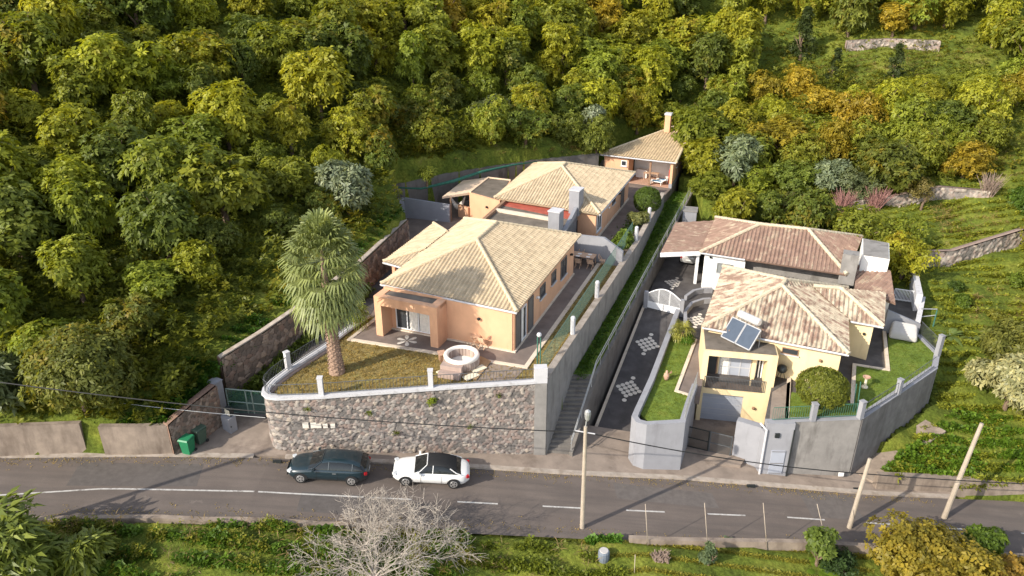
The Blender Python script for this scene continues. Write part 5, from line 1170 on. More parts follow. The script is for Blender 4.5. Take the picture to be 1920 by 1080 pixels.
def small_palm(name, label, loc, h, n, R, color):
    o = thing(name, label, 'palm', loc); mb = MB(); mb.tube([Vector(loc) + Vector((0, 0, -.1)), Vector(loc) + Vector((.05, 0, h))], [.12, .09], 8); mb.build('trunk', M['palmbark'], o); sp = []; rg = np.random.default_rng(int(h * 100) + n)
    for i in range(n):
        f = i / n; a = i * 2.4; el = lerp(1.2, -.6, f); sp.append((np.array([.05, 0, h]), np.array([math.cos(a) * math.cos(el), math.sin(a) * math.cos(el), math.sin(el)]), .5 * R, R * .8, 13, lerp(.3, .9, f), float(rg.uniform(.3, .8))))
    fans('fronds', sp, color, o, n); return o
small_palm('small_palm', 'small fan palm between the tall palm and the porch', P(667, 612, 3.5), 1.0, 20, 1.0, (.17, .20, .03))
small_palm('small_palm', 'small spiky palm at the head of the narrow lawn strip', P(1277, 634, .6), .5, 14, 1.0, (.22, .22, .04))

# ---- single shrubs and trees
def shrub(kind, label, cat, px, py, z, Rx, Rz, n, L, W, color, seed, nl=10, k=7, mat='leafplain', cz=None, trunk=None, up=.4, shape='round', loc=None):
    if loc is None: loc = g1(px, py) if z is None else P(px, py, z)
    cm = crown_mesh(kind + '_crown', seed, Rx, Rz, nl, n, k, L, W, M[mat], cz=cz if cz is not None else Rz * .95, up=up, shape=shape)
    tm = trunk_mesh(kind + '_trunk', seed, trunk or Rz * .9, .06 + Rx * .03, Rx * .6)
    return tree(kind, label, cat, loc, cm, tm, color)
shrub('mango_tree', 'broad round dense olive-green tree above the low roadside wall', 'tree', 165, 775, None, 3.3, 2.9, 3000, .36, .12, (.15, .165, .035), 201, nl=30, cz=3.0, mat='leaf')
shrub('loquat_tree', 'tree with silvery long leaves in the lower corner by the road wall', 'tree', 5, 775, None, 2.2, 1.8, 620, .62, .17, (.125, .15, .05), 202, nl=9, cz=2.2, mat='leafpale')
shrub('loquat_tree', 'broad silvery-leaved tree at the end of the blue-grey garden wall', 'tree', 655, 405, None, 2.5, 2.0, 800, .55, .16, (.17, .20, .11), 203, nl=10, cz=2.6, mat='leafpale')
shrub('loquat_tree', 'compact silvery-leaved bush in the row behind the back wall', 'tree', 1108, 272, None, 2.0, 2.2, 640, .5, .15, (.19, .22, .13), 204, nl=9, cz=2.4, mat='leafpale')
shrub('loquat_tree', 'silvery-leaved tree just beyond the pavilion, over the alley end', 'tree', 1375, 352, None, 2.9, 2.6, 900, .6, .17, (.165, .20, .10), 205, nl=11, cz=3.4, mat='leafpale')
shrub('loquat_tree', 'silvery-leaved tree behind the middle of the brown roof', 'tree', 1552, 372, None, 2.6, 1.8, 760, .55, .16, (.16, .195, .105), 206, nl=9, cz=2.3, mat='leafpale')
shrub('olive_bush', 'brownish olive bush right behind the brown roof ridge', 'shrub', 1495, 428, None, 2.9, 1.9, 900, .3, .10, (.10, .10, .035), 207, nl=12, cz=1.7)
shrub('olive_bush', 'yellow-green bush at the back corner of the tiled carport', 'shrub', 1385, 405, None, 2.0, 1.5, 600, .26, .09, (.19, .18, .03), 208, cz=1.3)
shrub('topiary_bush', 'clipped ball bush by the white coping near the pavilion court', 'shrub', 1212, 399, 3.5, 1.25, 1.25, 1300, .15, .09, (.085, .13, .02), 209, cz=1.25, shape='dome')
shrub('garden_bush', 'loose pale-leaved bush in the side bed near the rear peach house', 'shrub', 1194, 425, 3.5, 1.0, .8, 240, .3, .11, (.19, .20, .07), 210, nl=6)
shrub('garden_bush', 'bright green bushy plant in the side bed by the grey dining wall', 'shrub', 1172, 462, 3.5, 1.2, .8, 300, .32, .13, (.14, .20, .03), 211, nl=6)
shrub('round_shrub', 'large clipped yellow-green dome shrub on the lower lawn', 'shrub', 1535, 765, .55, 1.55, 1.15, 2300, .15, .08, (.15, .168, .024), 212, cz=1.5, shape='dome')
shrub('strip_bush', 'small bright green bush at the head of the narrow lawn strip', 'shrub', 1288, 641, .58, .55, .4, 140, .2, .09, (.09, .17, .018), 213, nl=5)
shrub('pale_tree', 'pale cream-leaved spreading tree on the slope by the footpath end', 'tree', 1880, 775, None, 3.1, 2.1, 1100, .45, .16, (.30, .285, .13), 214, nl=12, cz=2.5, mat='leafpale')
shrub('olive_tree', 'olive-green leafy tree just above the pale cream-leaved tree', 'tree', 1895, 690, None, 3.0, 2.0, 900, .4, .13, (.16, .165, .035), 215, nl=10, cz=2.2)
shrub('edge_bush', 'rounded green bush growing over the end of the upper field', 'shrub', 1912, 400, None, 1.9, 1.5, 480, .32, .12, (.09, .15, .02), 216, cz=1.4)
shrub('young_tree', 'thin young tree with sparse olive leaves on the upper field', 'tree', 1724, 398, None, 1.8, 1.6, 260, .26, .09, (.18, .15, .045), 217, nl=7, cz=2.3, trunk=2.4)
shrub('golden_bush', 'huge golden-orange autumn bush filling the roadside corner below the parapet', 'shrub', 1725, 1105, None, 3.9, 2.6, 3400, .26, .14, (.25, .20, .028), 218, nl=18, cz=1.9, mat='leaf')
shrub('golden_bush', 'smaller orange-tinged bush beside the huge golden one', 'shrub', 1900, 1115, None, 2.0, 1.5, 900, .26, .14, (.26, .17, .03), 219, nl=9, cz=1.3, mat='leaf')
shrub('leafy_bush', 'tall bright green bush by the road at the far side of the golden bush', 'shrub', 1835, 1060, None, 1.3, 1.3, 420, .28, .13, (.10, .155, .02), 220, nl=7, cz=1.5)
shrub('sapling', 'slim leafy green sapling at the parapet before the golden bush', 'tree', 1530, 1062, None, .9, 1.5, 300, .28, .14, (.12, .165, .03), 221, nl=9, cz=1.7)
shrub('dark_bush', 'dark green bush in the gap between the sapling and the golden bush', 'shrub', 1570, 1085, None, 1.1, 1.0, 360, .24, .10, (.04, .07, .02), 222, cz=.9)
shrub('compound_leaf_tree', 'glossy tree with arching feathery sprays below the road bend', 'tree', 40, 1100, None, 2.4, 1.9, 420, .85, .2, (.17, .205, .03), 223, nl=10, cz=2.4, k=9, up=1.2, mat='leafpale')
shrub('compound_leaf_tree', 'arching feathery plant nearest the road edge below the bend', 'tree', 165, 1075, None, 1.1, 1.0, 140, .75, .18, (.18, .21, .03), 224, nl=6, cz=1.2, k=9, up=1.2, mat='leafpale')
for (x, y, l) in ((1500, 118, 'dark conical tree standing alone by the dry terrace'), (1560, 165, 'dark conical tree below the dry terrace'), (1672, 158, 'dark conical bush above the thicket, under the stone terrace')):
    g = g1(x, y); tree('conical_tree', l, 'tree', g, cone[0], cone[1], (.055, .075, .02), 1.15 if y < 130 else .8, x * .1)
for i, (x, y, R_, l) in enumerate(((1800, 575, .9, 'low round green bush halfway up the slope beside the yard wall'), (1870, 610, 1.1, 'broad low yellowish bush on the slope under the footpath'), (1790, 545, .7, 'small dark bush just under the dry stone wall'), (1905, 540, 1.0, 'green bush on the sunlit slope at the frame edge'))): shrub('slope_bush', l, 'shrub', x, y, None, R_, R_ * .7, 260, .26, .1, ((.11, .16, .02), (.21, .21, .035), (.07, .11, .02), (.14, .19, .025))[i], 260 + i, nl=7)
# twiggy reddish bushes
def twig_bush(label, px, py, n, h, color_mat, seed):
    rd = random.Random(seed); g = g1(px, py); mb = MB()
    for i in range(n):
        a = rd.uniform(0, 6.28); s = rd.uniform(.1, .55) * h; p = g + Vector((rd.uniform(-.4, .4), rd.uniform(-.3, .3), 0)); e = p + Vector((math.cos(a) * s, math.sin(a) * s, h * rd.uniform(.6, 1.05))); m = p.lerp(e, .5) + Vector((0, 0, .15))
        mb.tube([p, m, e], [.035, .025, .008], 4)
    return tag(mb.build('twig_bush', color_mat), label, 'shrub')
M['redtwig'] = plain('red_twigs', (.33, .17, .15), .8, var=.2, scale=3); M['greytwig'] = plain('grey_twigs', (.26, .19, .15), .85, var=.2, scale=3)
twig_bush('leafless reddish twiggy shrub behind the brown roof, nearer the alley', 1580, 402, 130, 2.6, M['redtwig'], 1)
twig_bush('leafless reddish twiggy shrub by the dry stone terrace', 1640, 398, 150, 2.6, M['redtwig'], 2)
twig_bush('brown leafless scrub at the foot of the rough stone bank', 1850, 370, 120, 2.4, M['greytwig'], 3)
# big-leaved plants
def banana(label, loc, n, L, W, color, seed, h=.5):
    rd = random.Random(seed); o = thing('big_leaf_plant', label, 'plant', loc); V, F, Cc = [], [], []
    for i in range(n):
        a = 2.4 * i + rd.uniform(-.3, .3); el = rd.uniform(.35, 1.1); d = Vector((math.cos(a) * math.cos(el), math.sin(a) * math.cos(el), math.sin(el))); s = d.cross(Vector((0, 0, 1))).normalized(); l = L * rd.uniform(.7, 1.15); m = 6; i0 = len(V)
        for j in range(m + 1):
            f = j / m; p = Vector((0, 0, h)) + d * (l * f) - Vector((0, 0, .55 * l * f * f)); wd = W * math.sin(PI * min(1, .12 + f * .88)) ** .7 * .5; V += [p - s * wd - Vector((0, 0, wd * .25)), p, p + s * wd - Vector((0, 0, wd * .25))]; Cc += [(rd.uniform(.35, .7), .5, 0, 1)] * 3
        for j in range(m):
            for q in (0, 1): k_ = i0 + 3 * j + q; F.append((k_, k_ + 1, k_ + 4, k_ + 3))
    me = arr_mesh('leaves', np.array([tuple(v) for v in V]), np.array(F), M['leafplain'], np.array(Cc)); c = mobj('leaves', me, o); c.color = (*color, 1)
    mb = MB(); mb.tube([Vector(loc), Vector(loc) + Vector((0, 0, h + .1))], [.12, .07], 7); mb.build('stem', M['greenmetal'], o); return o
banana('tall lime green big-leaved plant behind the white stair tower', g1(1632, 447), 9, 1.5, .55, (.24, .28, .03), 1, .8)
banana('bushy lime green big-leaved plant next to the white stair tower', g1(1660, 462), 10, 1.3, .5, (.20, .26, .03), 2, .5)
banana('big rosette of pale leaves on the slope beside the garden railing', g1(1780, 636), 9, 1.5, .4, (.14, .19, .05), 3, .3)
banana('second big-leaved rosette further from the garden railing', g1(1818, 640), 9, 1.4, .38, (.16, .20, .05), 4, .3)
banana('banana plant with broad leaves at the frame edge below the meadow', g1(1530, 1078), 7, 1.6, .5, (.13, .20, .02), 5, .4)
for i, (x, y) in enumerate(((1364, 1020), (1394, 1018), (1425, 1040))): banana(['grey-green leafy plant on the parapet', 'round grey-green leafy plant beside a thin stake', 'small leafy plant in the middle of the meadow'][i], g1(x, y), 9, .55, .26, (.15, .19, .11), 10 + i, .2)
shrub('trellis_climber', 'grey-green climber on a line running down the meadow', 'climber', 1325, 1060, None, .45, 1.1, 260, .2, .1, (.12, .16, .08), 240, nl=9, cz=.8)
for i, (x, y) in enumerate(((893, 322), (930, 318), (800, 326))): shrub('grass_clump', ['feathery clump of grass at the back wall near the flat annex', 'second feathery grass clump near the flat annex', 'rounded bush on the bank above the green netting'][i], 'grass', x, y + 12, 4.6 if i < 2 else None, .9, .7, 170, .45, .06, (.17, .20, .03), 250 + i, nl=4, up=2)

# ---- bare tree below the road
def bare_tree():
    rd = random.Random(21); root = Vector((-6.6, 27.6, zr(-6.6) - 2.2)); o = thing('bare_tree', 'leafless pale-barked tree reaching over the road in front of both cars', 'tree', root); mb = MB(); tr = MB()
    tr.tube([root - Vector((0, 0, .5)), root + Vector((-.1, .2, .9)), root + Vector((-.2, .4, 1.7))], [.26, .2, .17], 8); tr.build('trunk', M['palebark'], o)
    cnt = [0]
    def grow(p, d, L, r, lev):
        if cnt[0] > 5200 or r < .004: return
        cnt[0] += 1; n = 4; pts = [p]; q = p; dd = d.copy()
        for i in range(n):
            dd = (dd + Vector((rd.uniform(-1, 1), rd.uniform(-1, 1), rd.uniform(-.75, .75))) * .24).normalized(); q = q + dd * (L / n); pts.append(q)
        mb.tube(pts, [lerp(r, max(r * .6, .007), i / n) for i in range(n + 1)], 5 if r > .03 else 4)
        if lev >= 5: return
        kids = 3 if lev < 1 else rd.choice([2, 3])
        for i in range(kids):
            ax = dd.orthogonal().normalized(); ax.rotate(Matrix.Rotation(rd.uniform(0, 6.28), 3, dd)); nd = (dd + ax * rd.uniform(.45, .95)).normalized(); nd.z -= .05
            grow(q, nd.normalized(), L * rd.uniform(.68, .88), max(r * rd.uniform(.58, .68), .0085), lev + 1)
        for i in range(1 if lev < 4 else 2):
            t = rd.randrange(1, n); ax = dd.orthogonal().normalized(); ax.rotate(Matrix.Rotation(rd.uniform(0, 6.28), 3, dd)); grow(pts[t], (dd * .5 + ax * rd.uniform(.6, 1)).normalized(), L * .55, max(r * .4, .0085), lev + 2)
    top = root + Vector((-.2, .4, 1.6))
    for a, el, L in ((1.5, .75, 2.3), (2.2, .55, 2.2), (.75, .5, 2.2), (2.9, .45, 2.2), (.1, .4, 2.0), (1.1, .9, 2.1), (1.9, 1.0, 2.1), (3.5, .5, 1.8), (5.2, .6, 1.5), (2.5, .8, 2.2), (.4, .7, 2.2), (1.3, .35, 2.4), (1.8, .4, 2.3), (2.6, .3, 2.3), (.6, .25, 2.2), (3.1, .75, 2.0), (4.2, .7, 1.7), (5.8, .5, 1.8), (1.0, 1.25, 1.9), (2.1, 1.3, 1.9)):
        grow(top, Vector((math.cos(a) * math.cos(el), math.sin(a) * math.cos(el), math.sin(el))), L * rd.uniform(.56, .76), .05, 0)
    mb.build('branches', M['palebark'], o)
bare_tree()
# ================================================================== vehicles
def car(name, label, paint, loc, rz, slope, L=4.4, W=1.78, kind='coupe'):
    o = thing(name, label, 'car', loc); h = L / 2
    def halfw(x):
        t = abs(x) / h; return W / 2 * (1 - max(0, (t - .55) / .45) ** 2.6 * .30)
    if kind == 'coupe': top = [(-h, .50), (-h + .12, .66), (-h + .5, .76), (-h + 1.35, .90), (-.3, .93), (.9, .95), (h - .55, .96), (h - .12, .90), (h, .70)]
    else: top = [(-h, .50), (-h + .12, .68), (-h + .5, .80), (-h + 1.2, .94), (-.3, .97), (1.2, .99), (h - .4, 1.0), (h - .06, .97), (h, .80)]
    xs = list(np.linspace(-h, -h + .5, 6)) + list(np.linspace(-h + .8, h - .8, 11)) + list(np.linspace(h - .5, h, 6))
    mb = MB(); rows = []
    for x in xs:
        zt = float(np.interp(x, [a for a, b in top], [b for a, b in top])); wv = halfw(x); e = max(0, (abs(x) - h + .35) / .35); zb = .22 + .12 * e; ins = 1 - .16 * e ** 2
        prof = [(0, zb), (wv * .86 * ins, zb), (wv * .96 * ins, zb + .1), (wv * ins, .52), (wv * .985 * ins, zt - .16), (wv * .93 * ins, zt - .05), (wv * .78 * ins, zt), (wv * .4, zt + .022), (0, zt + .03)]
        rows.append([(x, y, z) for y, z in prof] + [(x, -y, z) for y, z in prof[-2:0:-1]])
    k = len(rows[0])
    for r in rows: mb.v += r
    for i in range(len(rows) - 1):
        for j in range(k): a = i * k + j; b = i * k + (j + 1) % k; mb.f.append((a, a + k, b + k, b))
    mb.f.append(tuple(range(k))); mb.f.append(tuple(range((len(rows) - 1) * k, len(rows) * k))[::-1])
    body = mb.build('body', paint, o, smooth=True, local=True)
    # cabin: glass hull, roof shell above it
    if kind == 'coupe': st = [(-.95, .90, 0), (-.62, 1.10, .55), (-.25, 1.31, .92), (.1, 1.385, 1), (.6, 1.375, 1), (1.05, 1.27, .9), (1.42, 1.10, .6), (1.72, .95, .1)]; bw = .80
    elif kind == 'estate': st = [(-1.05, .93, 0), (-.7, 1.13, .55), (-.3, 1.32, .92), (.1, 1.40, 1), (.8, 1.405, 1), (1.4, 1.36, 1), (1.8, 1.22, .8), (2.1, 1.0, .2)]; bw = .81
    else: st = [(-1.05, .93, 0), (-.7, 1.16, .55), (-.3, 1.38, .92), (.1, 1.46, 1), (.8, 1.46, 1), (1.35, 1.40, .95), (1.72, 1.22, .7), (1.95, 1.0, .1)]; bw = .80
    def hull(sc_, dz, lo):
        rows = []
        for x, zt, f in st:
            zb = float(np.interp(x, [a for a, b in top], [b for a, b in top])) - .03; zt2 = max(zt, zb + .015)
            wb = W / 2 * bw * 1.12; wt = lerp(wb, W / 2 * .66, min(1, (zt2 - zb) / .45))
            ym = lerp(wb, wt, .5); zm = lerp(zb, zt2, .52)
            if lo: prof = [(wb, zb), (ym + .02, zm), (wt * 1.02, zt2 - .06), (wt * .86, zt2 - .005), (0, zt2 + .015)]
            else: prof = [(lerp(wb, wt, .93) + .012, lerp(zb, zt2, .88)), (wt * 1.03, zt2 - .035), (wt * .88, zt2 + .012), (wt * .5, zt2 + .03), (0, zt2 + .034)]
            rows.append([(x, y, z) for y, z in prof] + [(x, -y, z) for y, z in prof[-2::-1]])
        return rows
    mb = MB(); rows = hull(1, 0, True); k = len(rows[0])
    for r in rows: mb.v += r
    for i in range(len(rows) - 1):
        for j in range(k - 1): a = i * k + j; mb.f.append((a, a + 1, a + k + 1, a + k))
    cab = mb.build('windows', M['carglass'], o, smooth=True, local=True)
    rows = hull(1, 0, False); r0, r1 = (2, 6) if kind == 'coupe' else (2, 6)
    mb = MB(); k = len(rows[0])
    for r in rows[r0:r1 + 1]: mb.v += r
    for i in range(r1 - r0):
        for j in range(k - 1): a = i * k + j; mb.f.append((a, a + 1, a + k + 1, a + k))
    mb.build('soft_top' if kind == 'coupe' else 'roof', M['blackcloth'] if kind == 'coupe' else paint, o, smooth=True, local=True)
    low = hull(1, 0, True); mb = MB()
    for s in (0, -1):          # pillars and sill lines
        for idxs in (((0, 0), (1, 1), (2, 3)), ((3, 0), (3, 2)), ((5, 0), (5, 2)) if kind != 'coupe' else ((7, 0), (6, 1), (5, 2))):
            pts = []
            for a, b in idxs: p = low[a][b if s == 0 else len(low[a]) - 1 - b]; pts.append(Vector(p) + Vector((0, .012 if s == 0 else -.012, .012)))
            mb.tube(pts, .028, 5)
    a, b = low[2][3], low[2][-4]; mb.tube([Vector(a) + Vector((0, 0, .02)), Vector((low[2][4][0], 0, low[2][4][2] + .03)), Vector(b) + Vector((0, 0, .02))], .03, 5)
    mb.build('window_frame', paint if kind != 'silver' else M['blackcloth'], cab, local=True)
    # wheels
    R_ = .32; wx = (-h + .82, h - .88)
    for x in wx:
        for s in (-1, 1):
            y = s * (W / 2 - .10); mb = MB(); q = 18
            mb.tube([(x, y - .11, R_), (x, y - .09, R_), (x, y + .09, R_), (x, y + .11, R_)], [R_ * .9, R_, R_, R_ * .9], q); wl = mb.build('wheel', M['tyre'], o, local=True)
            mb = MB(); ys = y + s * .112; mb.tube([(x, ys - .01 * s, R_), (x, ys + .008 * s, R_)], [R_ * .70, R_ * .66], q)
            rm = mb.build('rim', M['rim'], wl, local=True)
            mb = MB()
            for i in range(5): a = 2 * PI * i / 5 + .628; mb.tube([(x + math.cos(a) * R_ * .40, ys, R_ + math.sin(a) * R_ * .40), (x + math.cos(a) * R_ * .40, ys + .012 * s, R_ + math.sin(a) * R_ * .40)], R_ * .15, 8)
            mb.build('spoke_gaps', M['blackcloth'], wl, local=True)
            mb = MB(); ya = s * (halfw(x) - .0); k_ = 14; ring = []
            for i in range(k_ + 1): a = PI * i / k_; ring.append((x + math.cos(a) * .40, ya + .006 * s, .30 + math.sin(a) * .40))
            mb.poly(ring if s < 0 else ring[::-1]); mb.build('wheel_arch', M['blackcloth'], o, local=True)
    def patch(nm, mt, x, y, z, sx, sy, sz, rz_=0):
        mb = MB(); mb.box((x, y, z), sx, sy, sz, rz_); return mb.build(nm, mt, o, local=True)
    for s in (-1, 1):
        patch('headlight', M['lampclear'], -h + .22, s * W * .335, .60, .22, .32, .12, s * .5)
        patch('tail_light', M['lampred'], h - .15, s * W * .355, .70, .16, .26, .15, -s * .45)
        mb = MB(); mb.box((-.72, s * (W / 2 + .07), .92), .12, .20, .13); mb.build('mirror', paint, o, local=True)
        mb = MB()
        for x in (-.55, .62): mb.obox((x, s * (W / 2 + .002), .32), (x, s * (W / 2 - .012), .86), .012, .012)
        mb.build('door_seam', M['blackcloth'], o, local=True)
        patch('door_handle', M['rim'] if kind != 'coupe' else paint, .42, s * (W / 2 - .005), .76, .2, .03, .03)
    patch('number_plate', M['plate'], h + .004, 0, .55, .02, .5, .11); patch('number_plate', M['plate'], -h - .004, 0, .40, .02, .5, .11)
    patch('grille', M['blackcloth'], -h + .01, 0, .52, .03, .8, .12); patch('lower_grille', M['blackcloth'], -h + .02, 0, .26, .04, 1.1, .1)
    o.rotation_euler = (0, slope, rz); return o
def car_at(pf, pr, W=1.78):
    a, b = PR(*pf), PR(*pr); c = (a + b) / 2; d = (b - a); yaw = math.atan2(d.y, d.x); n = Vector((-math.sin(yaw), math.cos(yaw), 0)); c = c + n * (W / 2 - .1); c.z = zr(c.x) + .01; return c, yaw
c, yaw = car_at((760, 910), (852, 915)); car('parked_car', 'white convertible car with a closed black soft top parked under the stone wall', M['cwhite'], c, yaw, math.atan(.11), 4.42, 1.78, 'coupe')
c, yaw = car_at((566, 904), (659, 910)); car('parked_car', 'dark petrol-blue estate car parked behind the bare branches', M['cdark'], c, yaw, math.atan(.10), 4.5, 1.78, 'estate')
c = P(1296, 499, .46); car('parked_car', 'silver hatchback standing in the shade of the brown carport', M['csilver'], c + Vector((.4, 1.9, 0)), R(-110), 0, 4.2, 1.75, 'silver')

# ================================================================== fences, gates, street furniture
def railing(name, label, path, h, mat, step=.16, posts=(), pmat='capwhite', pw=.28, ph=1.15, br=.011, cat='railing'):
    c = path[len(path) // 2]; o = thing(name, label, cat, (c[0], c[1], c[2])); mb = MB(); pts = [Vector(p) for p in path]
    for z in (.10, h): mb.tube([p + Vector((0, 0, z)) for p in pts], .022, 5)
    for a, b in zip(pts[:-1], pts[1:]):
        n = max(1, int((b - a).length / step))
        for i in range(n): p = a.lerp(b, i / n); mb.tube([p + Vector((0, 0, .10)), p + Vector((0, 0, h))], br, 4, cap=False)
    mb.build('bars', M[mat], o)
    for q in posts: m2 = MB(); m2.box((q[0], q[1], q[2] - .05), pw, pw, ph, q[3] if len(q) > 3 else 0); m2.box((q[0], q[1], q[2] + ph - .05), pw + .05, pw + .05, .06, q[3] if len(q) > 3 else 0); m2.build('post', M[pmat], o)
    return o
p3 = [Vector((p.x, p.y, Zt)) for p in terr]
railing('railing', 'low dark railing with white posts along the front edge of the dry lawn', p3[7:], .75, 'rail', .19, [(*P(603, 739.5, Zt), .05), (*P(808, 725, Zt), .05)])
railing('railing', 'dark railing with a white post along the driveway edge of the lawn', p3[1:8], .85, 'rail', .13, [(*P(541, 690.5, Zt), .8)])
# boundary wall fence of green mesh
o = thing('mesh_fence', 'green wire mesh fence with round pale posts on the long concrete wall', 'fence', tuple(sideA[1])); mb = MB()
A_, B_ = sideA[0] + Vector((-.15, .4, .06)), sideA[3] + Vector((-.15, 1.5, .06)); nW = 190
for i in range(nW + 1): p = A_.lerp(B_, i / nW); mb.tube([p, p + Vector((0, 0, 1.25))], .006, 3, cap=False)
for z in np.linspace(.05, 1.25, 9): mb.tube([A_ + Vector((0, 0, z)), B_ + Vector((0, 0, z))], .006 if z < 1.2 else .022, 3)
mb.build('mesh', M['wire'], o)
for q in ((1077, 626), (1122, 557), (1195, 451), (1219, 414)):
    p = P(q[0], q[1], 3.96); m2 = MB(); m2.lathe((p.x - .12, p.y, 3.9), [(.16, 0), (.16, 1.25), (.10, 1.34)], 10); m2.build('post', M['capwhite'], o)
# garden lamp
p = P(1010, 688, 3.5); o = thing('garden_lamp', 'slender dark green garden lamp post in the corner by the stone pillar', 'lamp post', p); mb = MB()
for dx in (-.09, .09): mb.tube([p + Vector((dx, 0, 0)), p + Vector((dx, 0, 2.15))], .045, 6)
mb.build('pole', M['meshgreen'], o); mb = MB(); mb.lathe(p + Vector((0, 0, 2.12)), [(.1, 0), (.16, .1), (.12, .22), (.03, .27)], 10); mb.build('lamp_head', M['capwhite'], o)
# green gate, pillar, letter box
o = thing('driveway_gate', 'green metal mesh gate at the foot of the driveway', 'gate', gateL); a, b = gateL + Vector((.25, 0, .05)), gateR + Vector((.15, .1, .05)); mb = MB(); H_ = 1.75
for t_ in (0, .5, .66, 1):
    p = a.lerp(b, t_); mb.tube([p, p + Vector((0, 0, H_))], .045, 6)
for z in (0.02, .85, H_): mb.tube([a + Vector((0, 0, z)), b + Vector((0, 0, z))], .04, 6)
fr = mb.build('gate_frame', M['greenmetal'], o); mb = MB()
for i in range(40): p = a.lerp(b, i / 40); mb.tube([p, p + Vector((0, 0, H_))], .007, 3, cap=False)
for z in np.linspace(0, H_, 22): mb.tube([a + Vector((0, 0, z)), b + Vector((0, 0, z))], .007, 3, cap=False)
mb.build('mesh', M['meshgreen'], fr)
p = P(414, 777, .55); mb = MB(); mb.box((p.x, p.y, -.2), .62, .62, 3.15, R(-30)); o = tag(mb.build('gate_pillar', M['bluegrey']), 'square blue-grey pillar holding the green gate', 'pillar')
mb = MB(); mb.box((p.x, p.y, 2.95), .68, .68, .06, R(-30)); mb.build('pillar_cap', M['bluegrey'], o)
c9 = P(404, 722, 3.2); p = Vector((c9.x + .62, c9.y - .5, .45)); mb = MB(); mb.box((p.x, p.y, -.2), .75, .5, 1.55, R(-35)); o = tag(mb.build('meter_box', M['bluegrey']), 'low blue-grey letter-box block in front of the gate pillar', 'letter box')
mb = MB(); mb.box((p.x + .1, p.y - .26, .75), .34, .06, .09, R(-35)); mb.build('letter_slot', M['darkmetal'], o); mb = MB(); mb.box((p.x + .08, p.y + .12, 1.36), .5, .25, .5, R(-35)); m_ = mb.build('notice_box', M['darkmetal'], o); mb = MB()
mb.box((p.x + .0, p.y - .02, 1.42), .42, .03, .36, R(-35)); mb.build('notice', M['stonepale'], m_)
def bin_(label, loc, rz, mat):
    o = thing('wheelie_bin', label, 'bin', loc, rz=rz); mb = MB(); b = .24; t = .30
    mb.add([(-b, -b, .06), (b, -b, .06), (b, b, .06), (-b, b, .06), (-t, -t, .98), (t, -t, .98), (t, t + .04, .98), (-t, t + .04, .98)], [(3, 2, 1, 0), (4, 5, 6, 7), (0, 1, 5, 4), (1, 2, 6, 5), (2, 3, 7, 6), (3, 0, 4, 7)]); mb.box((0, -.0, .93), t * 2 + .06, t * 2 + .07, .05); mb.build('body', M[mat], o, local=True)
    mb = MB(); mb.add([(-.33, -.36, 1.0), (.33, -.36, 1.0), (.33, .36, 1.03), (-.33, .36, 1.03), (-.29, -.30, 1.07), (.29, -.30, 1.07), (.29, .33, 1.10), (-.29, .33, 1.10)], [(3, 2, 1, 0), (4, 5, 6, 7), (0, 1, 5, 4), (1, 2, 6, 5), (2, 3, 7, 6), (3, 0, 4, 7)]); ld_ = mb.build('lid', M[mat], o, local=True)
    mb = MB(); mb.tube([(-.25, .38, 1.0), (.25, .38, 1.0)], .02, 6); mb.build('handle', M[mat], ld_, local=True)
    for s in (-1, 1): mb = MB(); mb.tube([(s * .24, .27, .1), (s * .31, .27, .1)], .1, 10); mb.build('wheel', M['tyre'], o, local=True)
a_ = P(314, 795, 2.6)
bin_('bright green wheeled bin at the roadside end of the stone wall', Vector((a_.x + .62, a_.y + .45, .28)), R(-15), 'binGreen'); bin_('dull dark green wheeled bin behind the bright green one', Vector((a_.x + 1.0, a_.y + 1.3, .38)), R(-30), 'binDark')
# number tiles on the stone wall
o = thing('number_tiles', 'row of plain white tiles set in the rubble wall', 'sign', P(600, 800, 1.2)); a, b = Vector((-11.15, 0, 1.55)), None
yw = lambda x: float(np.interp(x, [p.x for p in terr[8:]], [p.y for p in terr[8:]]))
for i, x in enumerate((573, 588, 598, 610, 624)):
    q = PY(x, 798, yw(PY(x, 798, 37).x) - .14); m2 = MB(); m2.box((q.x, q.y, q.z - .16), .34 if i < 2 else .26, .05, .36 if i < 2 else .28, R(5)); m2.build('tile', M['whiteinlay'], o)
# ---- hot tub and its corner
p = P(866, 683, 3.56); p.z = 3.56; o = thing('hot_tub', 'round inflatable hot tub with a pale rim on the terrace', 'hot tub', p); mb = MB()
mb.lathe(p, [(1.02, 0), (1.10, .12), (1.12, .32), (1.08, .58), (1.0, .66), (.82, .66), (.80, .3), (.80, .12)], 40); tubm = NT('ribbed_vinyl'); v = tubm.coord(); wv = tubm.N('ShaderNodeTexNoise'); wv.inputs['Scale'].default_value = 9; mp = tubm.N('ShaderNodeMapping'); mp.inputs['Scale'].default_value = (1, 1, .05); tubm.L(v, mp.inputs[0]); tubm.L(mp.outputs[0], wv.inputs['Vector']); tubm.color(tubm.ramp(wv.outputs['Fac'], [(.4, (.22, .16, .135)), (.6, (.42, .33, .28))])); tubm.b.inputs['Roughness'].default_value = .55
mb.build('shell', tubm.m, o, smooth=False); mb = MB(); k = 48
mb.tube([p + Vector((math.cos(2 * PI * i / k) * .96, math.sin(2 * PI * i / k) * .96, .66)) for i in range(k + 1)], .145, 10, cap=False); mb.build('rim', M['spaRim'], o, smooth=True)
mb = MB(); mb.lathe(p, [(.79, .13), (.79, .15)], 32); mb.build('floor', M['spaRim'], o)
q = P(845, 705, 3.53); mb = MB(); mb.box((q.x, q.y, 3.53), 1.35, .75, .34, R(-16)); mb.box((q.x + .08, q.y + .3, 3.87), 1.35, .5, .26, R(-16)); st_ = tag(mb.build('spa_steps', M['spa']), 'brown-grey two-tread step block leaning at the hot tub', 'steps')
